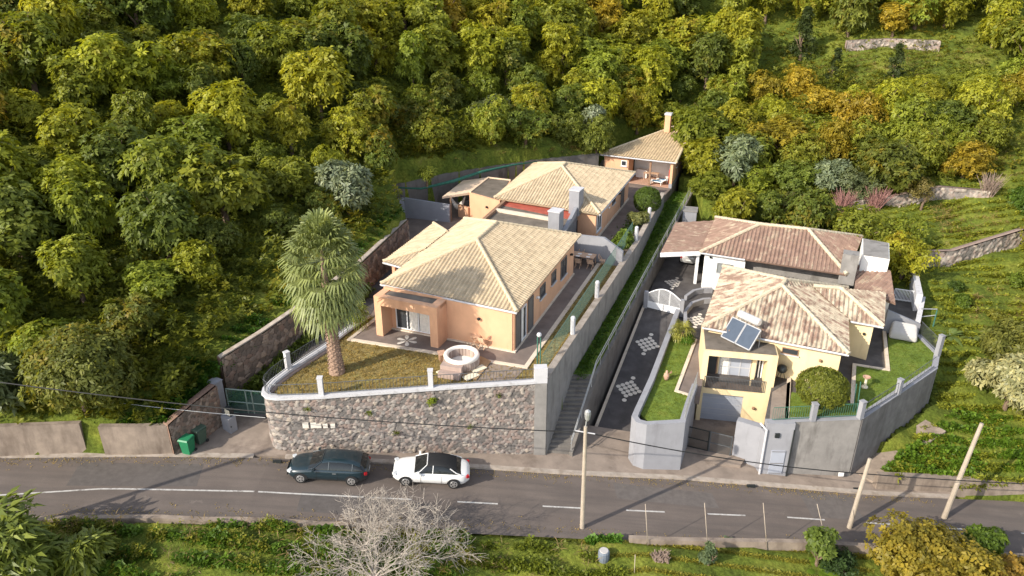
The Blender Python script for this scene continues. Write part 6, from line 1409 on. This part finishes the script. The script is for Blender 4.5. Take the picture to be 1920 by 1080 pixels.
sheet('spa_mat', [P(827, 690, 3.60), P(870, 706, 3.60), P(893, 712, 3.60), P(921, 677, 3.60), P(903, 668, 3.60), P(850, 660, 3.60)], M['mat'], .04)
for i, (x, y, l) in enumerate(((834, 696, 'pale slab beside the step block'), (897, 692, 'larger pale slab on the brown mat'), (883, 706, 'pale slab nearest the railing by the hot tub'))):
    q = P(x, y, 3.61); mb = MB(); mb.box((q.x, q.y, 3.605), .95, .5, .05, R(40)); tag(mb.build('slab', M['stonepale']), l, 'slab')
q = P(829, 675, 3.57); o = thing('log_box', 'small orange-brown wooden box beside the hot tub', 'box', q); mb = MB(); mb.box((q.x, q.y, 3.56), .35, .5, .5, R(20)); mb.build('crate', M['wood'], o); mb = MB(); mb.box((q.x, q.y, 4.06), .45, .6, .05, R(20)); mb.build('lid', M['clay'], o)
def fold_chair(label, loc, rz, group=None, mat='palewood', proto=[]):
    o = thing('folding_chair', label, 'chair', loc, group, rz)
    if proto:
        for me, nm in proto: mobj(nm, me, o)
        return o
    mb = MB()
    for i in range(5): mb.box((0, -.18 + i * .09, .44), .42, .07, .025)
    s = mb.build('seat', M[mat], o, local=True); mb = MB()
    for z in (.62, .72, .82): mb.obox((-.21, .24 + (z - .44) * .2, z), (.21, .24 + (z - .44) * .2, z), .02, .07)
    for sx in (-1, 1): mb.obox((sx * .22, -.25, 0), (sx * .22, .32, .88), .04, .03)
    b = mb.build('backrest', M[mat], o, local=True); mb = MB()
    for sx in (-1, 1): mb.obox((sx * .19, .28, 0), (sx * .19, -.22, .44), .04, .03)
    l = mb.build('legs', M[mat], o, local=True); proto += [(s.data, 'seat'), (b.data, 'backrest'), (l.data, 'legs')]; return o
def table(name, label, loc, rz, L_, W_, h, mat='palewood', round_=False):
    o = thing(name, label, 'table', loc, None, rz); mb = MB()
    if round_: mb.lathe((0, 0, h - .03), [(W_ / 2, 0), (W_ / 2, .03)], 16)
    else:
        n = 7
        for i in range(n): mb.box((0, -W_ / 2 + W_ * (i + .5) / n, h - .03), L_, W_ / n - .008, .03)
    mb.build('tabletop', M[mat], o, local=True)
    for sx in (-1, 1):
        for sy in (-1, 1):
            mb = MB(); lx, ly = (L_ / 2 - .08) * sx, (W_ / 2 - .08) * sy
            if round_: lx, ly = .25 * sx, .25 * sy
            mb.obox((lx, ly, 0), (lx if not round_ else -lx, ly, h - .03), .05, .05); mb.build('leg', M[mat], o, local=True)
    return o
table('bistro_table', 'small round folding table by the sunny peach wall', P(892, 647, 3.57), R(-20), .7, .7, .74, round_=True)
fold_chair('wooden folding chair beside the small table, nearer the hot tub', P(906, 652, 3.57), R(150)); fold_chair('wooden folding chair beside the small table, nearer the house corner', P(916, 648, 3.57), R(215))
q = P(1094, 494, 3.57); table('dining_table', 'long slatted wooden dining table in front of the grey garden wall', q, R(-22), 1.9, 1.0, .76)
for i, (dx, dy, rz_, l) in enumerate(((-.5, -.75, 180, 'wooden chair at the near side of the dining table by the house corner'), (.45, -.95, 175, 'wooden chair at the near side of the dining table, outer place'), (-.2, .85, -10, 'wooden chair between the dining table and grey wall, inner place'), (.7, .6, -20, 'wooden chair between the dining table and grey wall, outer place'), (1.45, -.4, 100, 'wooden chair at the open end of the dining table'))): fold_chair(l, q + Vector((dx, dy, 0)), R(rz_ - 22))
for i, (dx, dy) in enumerate(((-.5, -.25), (.3, -.45), (-.3, .2), (.5, .05))): mb = MB(); mb.box((q.x + dx, q.y + dy, 4.33), .3, .22, .012, R(-22)); tag(mb.build('place_mat', M['white']), 'white place mat on the long dining table', 'place mat', 'white place mats on the dining table')
# grey garden wall behind the dining table
a, b = P(1072, 482, 3.5), P(1160, 500, 3.5); u1 = (b - a).length; zt1 = RWp(1095, 444, a, b)[1]; uk, zk = RWp(1132, 446, a, b); zt2 = RWp(1166, 472, a, b)[1]
d = (b - a).normalized(); k1 = a + d * uk; mb = MB(); mb.wall([xy(a), xy(k1), xy(a + d * (u1 + .25))], .25, 3.3, [zt1, zk, max(3.9, zt2)], 1); tag(mb.build('garden_wall', M['bluegrey']), 'blue-grey wall with a sloping end behind the wooden dining table', 'wall')
# grey wall at the rear court
mb = MB(); mb.wall([xy(P(760, 408, 3.42)), xy(P(843, 417, 3.42))], .25, 3.2, [RWp(735, 371, P(760, 408, 3.42), P(843, 417, 3.42))[1] + .1, RWp(843, 384.5, P(760, 408, 3.42), P(843, 417, 3.42))[1]], 1)
mb.wall([xy(P(727, 402, 4.0)), xy(P(760, 408, 3.42))], .24, 3.2, RWp(735, 371, P(760, 408, 3.42), P(843, 417, 3.42))[1] + .1, 1)
tag(mb.build('garden_wall', plain('stained_bluegrey', (.30, .30, .335), .85, var=.08, scale=1.2, stain=(.62, .61, .62), st_scale=.9, st_lo=.62, st_hi=.70)), 'blue-grey wall with peeling white patches at the top of the driveway', 'wall')
pl_ = [P(684, 518, 3.9), P(712, 482, 3.9), P(708, 472, 3.9)]; mb = MB(); mb.wall([xy(p) for p in pl_], .22, 3.2, 4.0, 1); tag(mb.build('planter_wall', M['bluegrey']), 'low curved blue-grey planter wall along the driveway', 'wall')
mb = MB(); mb.wall([xy(P(715, 490, 3.7)), xy(P(740, 460, 3.7)), xy(P(764, 440, 3.7)), xy(P(765, 435, 3.7))], .2, 3.2, 3.75, 0); tag(mb.build('planter_kerb', M['edging']), 'pale rounded kerb of the bed under the driveway stone wall', 'kerb')
strip_leaves('bed_plants', [P(676, 505, 3.9), P(702, 472, 3.9)], 150, .3, .2, .1, (.15, .18, .03), 71, (0, .3), 'low green plants in the curved driveway planter')
strip_leaves('bed_plants', [P(1150, 475, 3.6), P(1172, 440, 3.6), P(1195, 410, 3.6)], 420, .35, .2, .1, (.07, .12, .018), 72, (0, .3), 'low green plants in the side bed along the mesh fence')
mb = MB(); mb.wall([xy(P(1146, 490, 3.5)), xy(P(1190, 408, 3.5))], .2, 3.2, 3.72, 1); tag(mb.build('bed_kerb', M['kerb']), 'straight concrete kerb of the side bed beside the rear peach house', 'kerb')
# hammock, loungers
mb = MB(); a, b = P(846, 371, 5.0), P(872, 369, 5.3); pts = [a.lerp(b, t) + Vector((0, .1, -1.0 * math.sin(PI * t))) for t in np.linspace(0, 1, 9)]; mb.tube(pts, [.04, .12, .2, .26, .28, .26, .2, .12, .04], 8); tag(mb.build('hammock', M['curtain']), 'pale hammock slung under the slab porch', 'hammock')
def lounger(label, loc, rz):
    o = thing('sun_lounger', label, 'sun lounger', loc, 'sun loungers stored in the pavilion', rz); mb = MB(); mb.box((0, .25, .3), .65, 1.3, .06); mb.build('seat', M['white'], o, local=True); mb = MB(); mb.obox((0, -.4, .34), (0, -.95, .85), .65, .06); mb.build('backrest', M['white'], o, local=True)
    mb = MB(); mb.box((0, .2, .37), .4, .9, .02); mb.build('towel', M['blue'], o, local=True)
    for x in (-.28, .28):
        for y in (-.35, .8): mb = MB(); mb.box((x, y, 0), .05, .05, .3); mb.build('leg', M['white'], o, local=True)
q = o1 - d0 * 1.5 + d1 * .75; lounger('white sun lounger with a blue towel in the pavilion opening', (q.x, q.y, 3.46), R(60)); q = o1 - d0 * 1.0 + d1 * 1.5; lounger('second white sun lounger behind the first in the pavilion', (q.x, q.y, 3.46), R(65))
q = o1 - d0 * 2.6 + d1 * 2.2; table('picnic_table', 'wooden table in the shade of the pavilion', (q.x, q.y, 3.46), rz2, 1.6, .8, .75); q = o1 - d0 * .45 + d1 * 1.2; mb = MB(); mb.lathe((q.x, q.y, 3.46), [(.1, 0), (.14, .3), (.12, 1.5), (.03, 1.9)], 10); tag(mb.build('folded_parasol', M['red']), 'folded red parasol leaning by the pavilion pillar', 'parasol')
mb = MB(); q = o0 + d0 * (LL * .5) + d1 * 2.6; mb.box((q.x, q.y, 3.46), 1.2, .6, .9, rz2); tag(mb.build('counter', M['white']), 'white barbecue counter at the back of the pavilion', 'counter')

# ---- lower property details
railing('balcony_side', 'dark railing on the wall beside the garage forecourt', [Vector((p.x + .12, p.y + .05, .98)) for p in (sp2[0], sp2[1], sp2[2])], .85, 'galv', .14)
# garage gate
gA, gB = P(1286, 836.5, -2.74), P(1369, 857, -2.85); o = thing('garage_gate', 'black barred double gate in front of the grey garage door', 'gate', gA)
for i in range(2):
    a, b = gA.lerp(gB, .5 * i + .012), gA.lerp(gB, .5 * i + .488); mb = MB()
    for z in (.06, .75, 1.55): mb.obox(a + Vector((0, 0, z)), b + Vector((0, 0, z)), .05, .06)
    for t_ in (0, 1): p = a.lerp(b, t_); mb.obox(p, p + Vector((0, 0, 1.6)), .07, .07)
    for k in range(1, 22): p = a.lerp(b, k / 22); mb.obox(p + Vector((0, 0, .06)), p + Vector((0, 0, 1.55)), .018, .018)
    mb.build('gate_leaf', M['rail' if i else 'darkmetal'], o)
# grey pillar wall, drain pipe, cabinet
pA, pB = P(1371, 858, -2.95), P(1415, 877, -3.15); zt = RWp(1382, 789, pA, pB)[1]; pC = Vector((15.5, 38.16, -3.3)); pD = Vector((17.2, 38.12, -3.45))
mb = MB(); mb.wall([xy(pA), xy(pB)], .5, -4.5, zt, 1); mb.wall([xy(pB), xy(pC)], .5, -4.5, zt - .02, 1); o = tag(mb.build('gate_wall', M['bluegrey']), 'blue-grey wall block between the black gate and the meter cabinet', 'wall')
mb = MB(); mb.wall([xy(pC), xy(pD)], .5, -4.5, .64, 1); o2 = tag(mb.build('cabinet_wall', M['bluegrey']), 'narrow pale blue-grey wall panel holding the meter cabinet', 'wall')
dd = (Vector(xy(pD)) - Vector(xy(pC))).normalized(); nn_ = Vector((dd.y, -dd.x)); cm_ = Vector(xy(pC)) + dd * .95 + nn_ * .03
mb = MB(); mb.box((cm_.x, cm_.y, -3.1), .85, .08, 1.75, math.atan2(dd.y, dd.x)); cb = mb.build('cabinet_door', M['garage'], o2); mb = MB()
for z in (-3.05, -2.3, -1.42): mb.box((cm_.x + nn_.x * .045, cm_.y + nn_.y * .045, z), .8, .02, .04, math.atan2(dd.y, dd.x))
mb.build('cabinet_frame', M['shutter'], cb); mb = MB(); mb.box((cm_.x - .25, cm_.y + nn_.y * .02, -.35), .28, .1, .3, 0); mb.build('wall_box', M['darkmetal'], o2)
mb = MB(); q = Vector((*(Vector(xy(pC)) + nn_ * .07), 0)); mb.tube([q + Vector((-.25, .5, .35)), q + Vector((0, 0, .2)), q + Vector((0, 0, -3.2))], .07, 8); tag(mb.build('drain_pipe', M['capwhite']), 'white drain pipe running down beside the meter cabinet', 'pipe')
mb = MB(); q = Vector((*(Vector(xy(pD)) + nn_ * .02), 0)); mb.tube([q + Vector((0, 0, .2)), q + Vector((0, 0, -3.3))], .05, 6); tag(mb.build('cable_duct', M['darkmetal']), 'black cable duct on the joint beside the meter cabinet', 'pipe')
mb = MB(); q = P(1565, 871, -3.4); mb.box((q.x, 38.35, q.z - .1), .32, .06, .32); tag(mb.build('white_plate', M['white']), 'small white plate low on the grey roadside wall', 'plate')
# white arched gate
a, b = P(1213, 576, .47), P(1274, 591, .47); o = thing('arched_gate', 'white arched bar gate closing the top of the sunken driveway', 'gate', a); ug = (b - a); Lg = ug.length; mb = MB()
def arch(t_): return 1.25 + .62 * math.sin(PI * t_)
for i in range(31):
    t_ = i / 30; p = a + ug * t_; wd = .06 if i % 10 == 0 else .028; mb.obox(p + Vector((0, 0, .55)), p + Vector((0, 0, arch(t_))), wd, wd)
mb.tube([a + ug * (i / 16) + Vector((0, 0, arch(i / 16))) for i in range(17)], .045, 6); mb.build('bars', M['whitemetal'], o); mb = MB()
for i in range(2): mb.obox(a + ug * (.5 * i + .01) + Vector((0, 0, .3)), a + ug * (.5 * i + .49) + Vector((0, 0, .3)), .05, .56)
mb.build('lower_panel', M['whitemetal'], o)
for q in (a - ug * .05, b + ug * .05): mb = MB(); mb.box((q.x, q.y, -.1), .3, .3, 1.95, R(-20)); mb.build('gate_post', M['bluegrey'], o)
# curved steps near that gate
for nm, pts, l in (('curved_kerb', ((1285, 612), (1284, 590), (1297, 574), (1318, 567), (1332, 566)), 'curved pale kerb of the mosaic patch beside the cream house'), ('curved_kerb', ((1285, 562), (1300, 551), (1318, 547), (1335, 547)), 'curved low grey kerb beyond the white gate')):
    mb = MB(); mb.wall([xy(P(x, y, .5)) for x, y in pts], .25, .2, .85, 0); tag(mb.build(nm, M['bluegrey']), l, 'kerb')
for (x, y, z) in ((1265, 531, .44), (1308, 601, .44)): flower_grid(P(x, y, z), ru, Vector((rv.x, rv.y, 0)).normalized(), .8, None, M['whiteinlay'])
# porch mosaic of the front peach house
c = P(763, 638.5, 3.57); petals(c, Vector((dP.x, dP.y, 0)), Vector((nP.x, nP.y, 0)), .72, 6, None)
# gnome, bird bath, swing cover, clothes posts
p = P(1249, 712, .6); o = thing('garden_ornament', 'small terracotta cockerel ornament on the narrow lawn strip', 'ornament', p); mb = MB(); mb.lathe(p, [(.10, 0), (.14, .08), (.20, .28), (.17, .45), (.08, .55), (.09, .66), (.02, .74)], 12); mb.build('body', M['clay'], o, smooth=True); mb = MB(); mb.add([p + Vector(v) for v in ((.1, .02, .4), (.36, .02, .55), (.30, .02, .72), (.1, -.02, .4), (.36, -.02, .55), (.30, -.02, .72))], [(0, 1, 2), (5, 4, 3), (0, 3, 4, 1), (1, 4, 5, 2), (2, 5, 3, 0)]); mb.build('tail', M['wood'], o)
p = P(1621, 726, .57); o = thing('bird_bath', 'pinkish bird bath on a pedestal on the bright lawn', 'bird bath', p); mb = MB(); mb.lathe(p, [(.22, 0), (.2, .08), (.09, .16), (.08, .6), (.12, .66)], 12); mb.build('pedestal', M['stonepale'], o); mb = MB(); mb.lathe(p + Vector((0, 0, .66)), [(.08, 0), (.24, .10), (.25, .15), (.20, .15), (.06, .06)], 14); mb.build('bowl', M['clay'], o)
p = P(1692, 634, .57); o = thing('covered_seat', 'garden seat under a draped grey cover on the bright lawn', 'garden seat', p); mb = MB(); w_ = [(-.95, -.5, 0), (.95, -.5, 0), (.95, .5, 0), (-.95, .5, 0), (-.9, -.45, .55), (.9, -.45, .5), (.8, .4, 1.15), (-.85, .4, 1.2)]
ca, sa = math.cos(R(-25)), math.sin(R(-25)); mb.add([p + Vector((x * ca - y * sa, x * sa + y * ca, z)) for x, y, z in w_], [(3, 2, 1, 0), (4, 5, 6, 7), (0, 1, 5, 4), (1, 2, 6, 5), (2, 3, 7, 6), (3, 0, 4, 7)]); ob = mb.build('cover', M['greycover'], o); bv = ob.modifiers.new('soft', 'BEVEL'); bv.width = .18; bv.segments = 4
o = thing('clothes_prop', 'pair of slim green poles standing on the lawn edge beside the dark path', 'pole', P(1603, 771, .57)); 
for (x0, y0, x1, y1) in ((1600, 772, 1606, 720), (1606, 774, 1614, 716)): q = P(x0, y0, .57); mb = MB(); tp = PY(x1, y1, q.y); mb.tube([q, tp], .035, 6); mb.build('pole', M['meshgreen'], o)
def tpost(label, px, py, tx, ty, arms, z=None):
    q = g1(px, py) if z is None else P(px, py, z); tp = PY(tx, ty, q.y); o = thing('clothes_post', label, 'post', q); mb = MB(); mb.tube([q - Vector((0, 0, .3)), tp], .055, 7); mb.build('pole', M['meshgreen'], o)
    for ax_, ay in arms: mb = MB(); e = PY(ax_, ay, q.y); mb.tube([Vector((tp.x, tp.y, e.z + (tp.z - e.z) * .25)), e], .04, 6); mb.lathe(e - Vector((0, 0, .05)), [(.09, 0), (.09, .1)], 8); mb.build('arm', M['galv'], o)
tpost('green clothes-line post with two arms behind the garden railing', 1747, 622, 1757, 582, ((1730, 579), (1726, 594)))
tpost('rusty post with one arm standing in the upper field', 1701, 468, 1709, 428, ((1735, 431),))
railing('railing', 'green railing with grey posts along the front of the lower lawn', [P(1447, 789, .66), P(1520, 785.5, .66), P(1612, 781, .66)], .95, 'meshgreen', .14, [(*P(1523, 787, .66), .1), (*P(1612, 783, .66), .4)], 'bluegrey', .3, 1.2)
railing('railing', 'dark railing with a leaning grey post above the footpath', [P(1616, 780, .66), P(1684, 737, .66), P(1751, 689, .66)], .85, 'rail', .5, [(*P(1683, 738, .66), .5)], 'bluegrey', .28, 1.1)
railing('railing', 'dark railing at the far side of the bright lawn behind the covered seat', [P(1756, 662, .66), P(1722, 627, .66)], 1.1, 'rail', .12, [(*P(1757, 666, .66), .4)], 'bluegrey', .3, 1.6)
mb = MB(); mb.wall([xy(P(1656, 622, .5)), xy(P(1722, 626, .5))], .25, 0, [2.3, 1.3], 1); tag(mb.build('garden_wall', M['bluegrey']), 'sloping blue-grey wall behind the covered garden seat', 'wall')
# path from garage side door
sheet('garden_path', [P(1443, 789, .6), P(1478, 788, .6), P(1482, 715, .6), P(1448, 735, .6)], M['apron'], .3)
p = P(1463, 712, .6); o = thing('kettle_barbecue', 'round black barbecue in the shade beside the balcony block', 'barbecue', p); mb = MB(); mb.lathe(p + Vector((0, 0, .55)), [(.1, 0), (.30, .15), (.34, .32), (.26, .5), (.05, .58)], 14); mb.build('kettle', M['darkmetal'], o, smooth=True)
for i in range(3): a = i * 2.1; mb = MB(); mb.tube([p + Vector((math.cos(a) * .32, math.sin(a) * .32, 0)), p + Vector((math.cos(a) * .12, math.sin(a) * .12, .62))], .02, 5); mb.build('leg', M['darkmetal'], o)
def trunkline(name, label, pts, r, mat, cat): mb = MB(); mb.tube(pts, r, 6); return tag(mb.build(name, M[mat], smooth=True), label, cat)

# ---- street poles and cable
q = P(1092, 1012, zr(3.7) - .55); ytop = q.y
def pole(label, base, top, r, lamp=False):
    o = thing('utility_pole', label, 'pole', base); mb = MB(); mb.tube([base - Vector((0, 0, .8)), base.lerp(top, .5), top], [r * 1.2, r, r * .8], 10); mb.build('pole', M['polewood'], o)
    return o
base = P(1091, 1010, -2.75); top = PY(1098, 800, base.y); po_ = pole('tall pale lamp post by the ivy at the meadow corner', base, top, .115); po_['category'] = 'lamp post'
mb = MB(); hd = PY(1102, 776, base.y); mb.tube([top, top.lerp(hd, .6) + Vector((0, .05, 0)), hd + Vector((0, 0, -.3))], .03, 6); arm_ = mb.build('lamp_arm', M['galv'], po_); mb = MB(); mb.lathe(hd + Vector((0, 0, -.42)), [(.06, 0), (.13, .12), (.17, .42), (.15, .58), (.05, .66)], 10); mb.build('lamp_head', M['galv'], arm_)
mb = MB(); mb.tube([top + Vector((-.5, 0, -.25)), top + Vector((.5, 0, -.45))], .035, 6); mb.build('crossarm', M['capwhite'], po_)
b2 = PR(1591, 990); b2.z -= .1; t2 = PY(1631, 860, b2.y + .3); pole('leaning timber pole at the parapet next to the sapling', b2, t2, .125)
b3 = PR(1768, 972); t3 = PY(1841, 794, b3.y + .3); pole('taller leaning timber pole behind the huge golden bush', b3, t3, .135)
def sag(a, b, s, n=14): return [a.lerp(b, i / n) - Vector((0, 0, 4 * s * (i / n) * (1 - i / n))) for i in range(n + 1)]
L0 = PY(-120, 700, 33.0); c0_ = top + Vector((0, 0, -.35))
tag((lambda mb: (mb.tube(sag(L0, c0_, .55) + sag(c0_, PY(1628, 889, b2.y + .3), .35)[1:] + sag(PY(1628, 889, b2.y + .3), PY(2050, 912, 36), .1)[1:], .03, 5), mb)[1])(MB()).build('overhead_cable', M['cable']), 'black overhead cable hung along the road from post to post', 'cable')
L1 = PY(60, 733, 36.5); tag((lambda mb: (mb.tube(sag(L1, PY(497, 783, 36.3), .15), .018, 5), mb)[1])(MB()).build('thin_cable', M['galv']), 'thin pale wire from the round tree to the stone wall corner', 'cable')
# ---- meadow bits
p = g1(1131, 1056); o = thing('barrel', 'blue-grey barrel standing by the low wall in the meadow', 'barrel', p); mb = MB(); mb.lathe(p, [(.26, 0), (.30, .1), (.31, .45), (.30, .8), (.26, .88)], 14); mb.build('drum', plain('blue_drum', (.15, .175, .21), .5), o, smooth=False); mb = MB(); mb.lathe(p + Vector((0, 0, .88)), [(.24, 0), (.22, .03)], 14); mb.build('lid', M['greycover'], o)
p = g1(1143, 1064); o = thing('bucket', 'white bucket next to the blue-grey barrel', 'bucket', p); mb = MB(); mb.lathe(p, [(.18, 0), (.25, .36), (.22, .36), (.17, .06)], 14); mb.build('pail', M['white'], o); mb = MB(); mb.tube([p + Vector((.24 * math.cos(t_), .0, .36 + .1 * math.sin(t_))) for t_ in np.linspace(0, PI, 8)], .012, 4); mb.build('handle', M['galv'], o)
twig_bush('low heap of dry brown cuttings in the meadow', 1238, 1052, 170, .55, M['greytwig'], 9)
for i, (x0, y0, x1, y1, l) in enumerate(((1208, 992, 1210, 945, 'thin pale stake at the parapet nearest the lamp post'), (1316, 992, 1321, 943, 'thin pale stake at the parapet between the ivy and climber'), (1422, 992, 1431, 943, 'thin pale stake beside the round grey-green plant'), (1528, 985, 1532, 945, 'thin pale stake half hidden by the sapling'), (1189, 1075, 1191, 1040, 'short pale stake in the meadow below the cuttings heap'))):
    q = g1(x0, y0 + 8) if i == 4 else Vector((PR(x0, y0).x, yl(PR(x0, y0).x) - .35, 0)); q.z = zr(q.x) - .2 if i != 4 else q.z; trunkline('stake', l, [q, PY(x1, y1, q.y)], .02, 'polewood', 'stake')
pts = [g1(x, y) for x, y in ((1075, 1028), (1100, 1040), (1135, 1062), (1180, 1090))]; mb = MB(); mb.wall([xy(p) for p in pts], .6, [p.z - 1 for p in pts], [p.z + .25 for p in pts], 0); tag(mb.build('low_wall', M['tanconc']), 'low rough tan wall running down beside the barrel', 'wall')
# ---- terraces of the upper fields
def drywall(name, pxs, h, label, seed, drop=.3):
    pts = [g1(x, y) for x, y in pxs]; return stone_wall(name, [xy(p) for p in pts], [p.z - drop for p in pts], [p.z + h for p in pts], M['stonegrey'], label, size=.34, relief=.12, seed=seed, res=.12)
drywall('dry_stone_wall', ((1722, 502), (1780, 500), (1850, 478), (1925, 455)), 1.5, 'rough dry stone terrace wall along the sunlit footpath', 31)
drywall('dry_stone_wall', ((1590, 398), (1680, 388), (1760, 372), (1850, 380)), 1.2, 'rough stone bank behind the reddish twiggy shrubs', 32)
drywall('dry_stone_wall', ((1585, 96), (1660, 92), (1760, 96)), 1.3, 'stony terrace edge high on the hill', 33)
pts = [g1(x, y) for x, y in ((1735, 506), (1800, 502), (1870, 480), (1930, 462))]; pts2 = [g1(x, y + 9) for x, y in ((1735, 506), (1800, 502), (1870, 480), (1930, 462))]
mb = MB(); k = 4; mb.add([p + Vector((0, 0, .1)) for p in pts] + [p + Vector((0, 0, .1)) for p in pts2], [(k + i, k + i + 1, i + 1, i) for i in range(3)]); struct('footpath', mb, M['tanconc'])
pts = [PR(1620, 893, .25), P(1680, 845, -3.2), P(1755, 795, -2.4)]; mb = MB(); mb.wall([xy(p) for p in pts], 1.5, [p.z - 1.5 for p in pts], [zr(pts[0].x) + .25, -3.3, -2.5], 0); struct('garden_footpath', mb, M['tanconc'])
pts = [PR(x, y, .6) for x, y in ((1645, 905), (1700, 907), (1800, 912), (1940, 922))]; mb = MB(); mb.wall([xy(p) for p in pts], .4, [p.z - 2 for p in pts], [zr(p.x) + 1.15 for p in pts], 1); tag(mb.build('roadside_wall', M['tanconc']), 'tan concrete wall holding the creeper slope above the road', 'wall')
for i, (x, y) in enumerate(((520, 866), (1408, 912), (1607, 918))): q = PR(x, y, .05); mb = MB(); mb.box((q.x, q.y, q.z - .1), .5, .12, .22); struct('road_drain', mb, M['darkmetal'])

# road repairs and the tall post off the bend
for i, (x, y, dx, dy, a_) in enumerate(((640, 945, 2.2, .8, .02), (1250, 930, 3.0, .7, -.03), (260, 890, 3.4, 1.0, .05), (1560, 950, 1.6, 1.1, .0))):
    q = PR(x, y); mb = MB(); ca, sa = math.cos(a_), math.sin(a_); pts = [(q.x + u * ca - v * sa, q.y + u * sa + v * ca) for u, v in ((-dx, -dy), (dx, -dy * .9), (dx * .94, dy), (-dx * 1.04, dy * .95))]
    mb.add([(u, v, zr(u) + .004) for u, v in pts], [(0, 1, 2, 3)]); struct('road_patch', mb, plain('asphalt_patch', ((.108, .094, .086), (.125, .108, .098))[i % 2], .9, var=.15, scale=3, bump=.2))
pole('tall timber post beyond the road bend throwing a long shadow over the road', Vector((-31.5, 24.3, -.5)), Vector((-31.5, 24.3, 12.8)), .16)

# weeds rooted in the rubble wall, leaf litter along the gutter
pts = []
for x, y in ((808, 752), (690, 775), (935, 742), (575, 768), (742, 812), (880, 800)):
    q = PY(x, y, yw(PY(x, y, 37).x) - .16); pts += [q, q + Vector((.1, -.02, .05))]
strip_leaves('wall_weeds', pts[:2] , 45, .1, .2, .09, (.19, .24, .03), 81, (-.12, .12), 'bright green weed tuft rooted in the rubble wall below the railing post'); 
for k in range(1, 6): strip_leaves('wall_weeds', pts[2 * k:2 * k + 2], 14, .07, .14, .07, (.14, .17, .03), 81 + k, (-.08, .08), 'small weed tufts rooted in joints of the rubble wall')
rgl = np.random.default_rng(90); xs_l = rgl.uniform(-32, 26, 1500); off = np.abs(rgl.normal(size=1500)) * .35 + .03; Q = np.array([(x, yu(x) - o_ if rgl.random() < .7 else yl(x) + o_ + .1, zr(x) + .02) for x, o_ in zip(xs_l, off)])
V, F, c = leaf_arrays(Q, nrmz(rgl.normal(size=Q.shape) * .25 + np.array([0, 0, 1.5])), 2, .11, .06, 0, (-.05, .15), rgl); c0 = V.mean(0); o = mobj('leaf_litter', arr_mesh('leaf_litter', V - c0, F, M['leafplain'], c), None, c0); o['kind'] = 'stuff'; o.color = (.34, .25, .09, 1); tag(o, 'dry yellow leaf litter along both edges of the road', 'leaves')
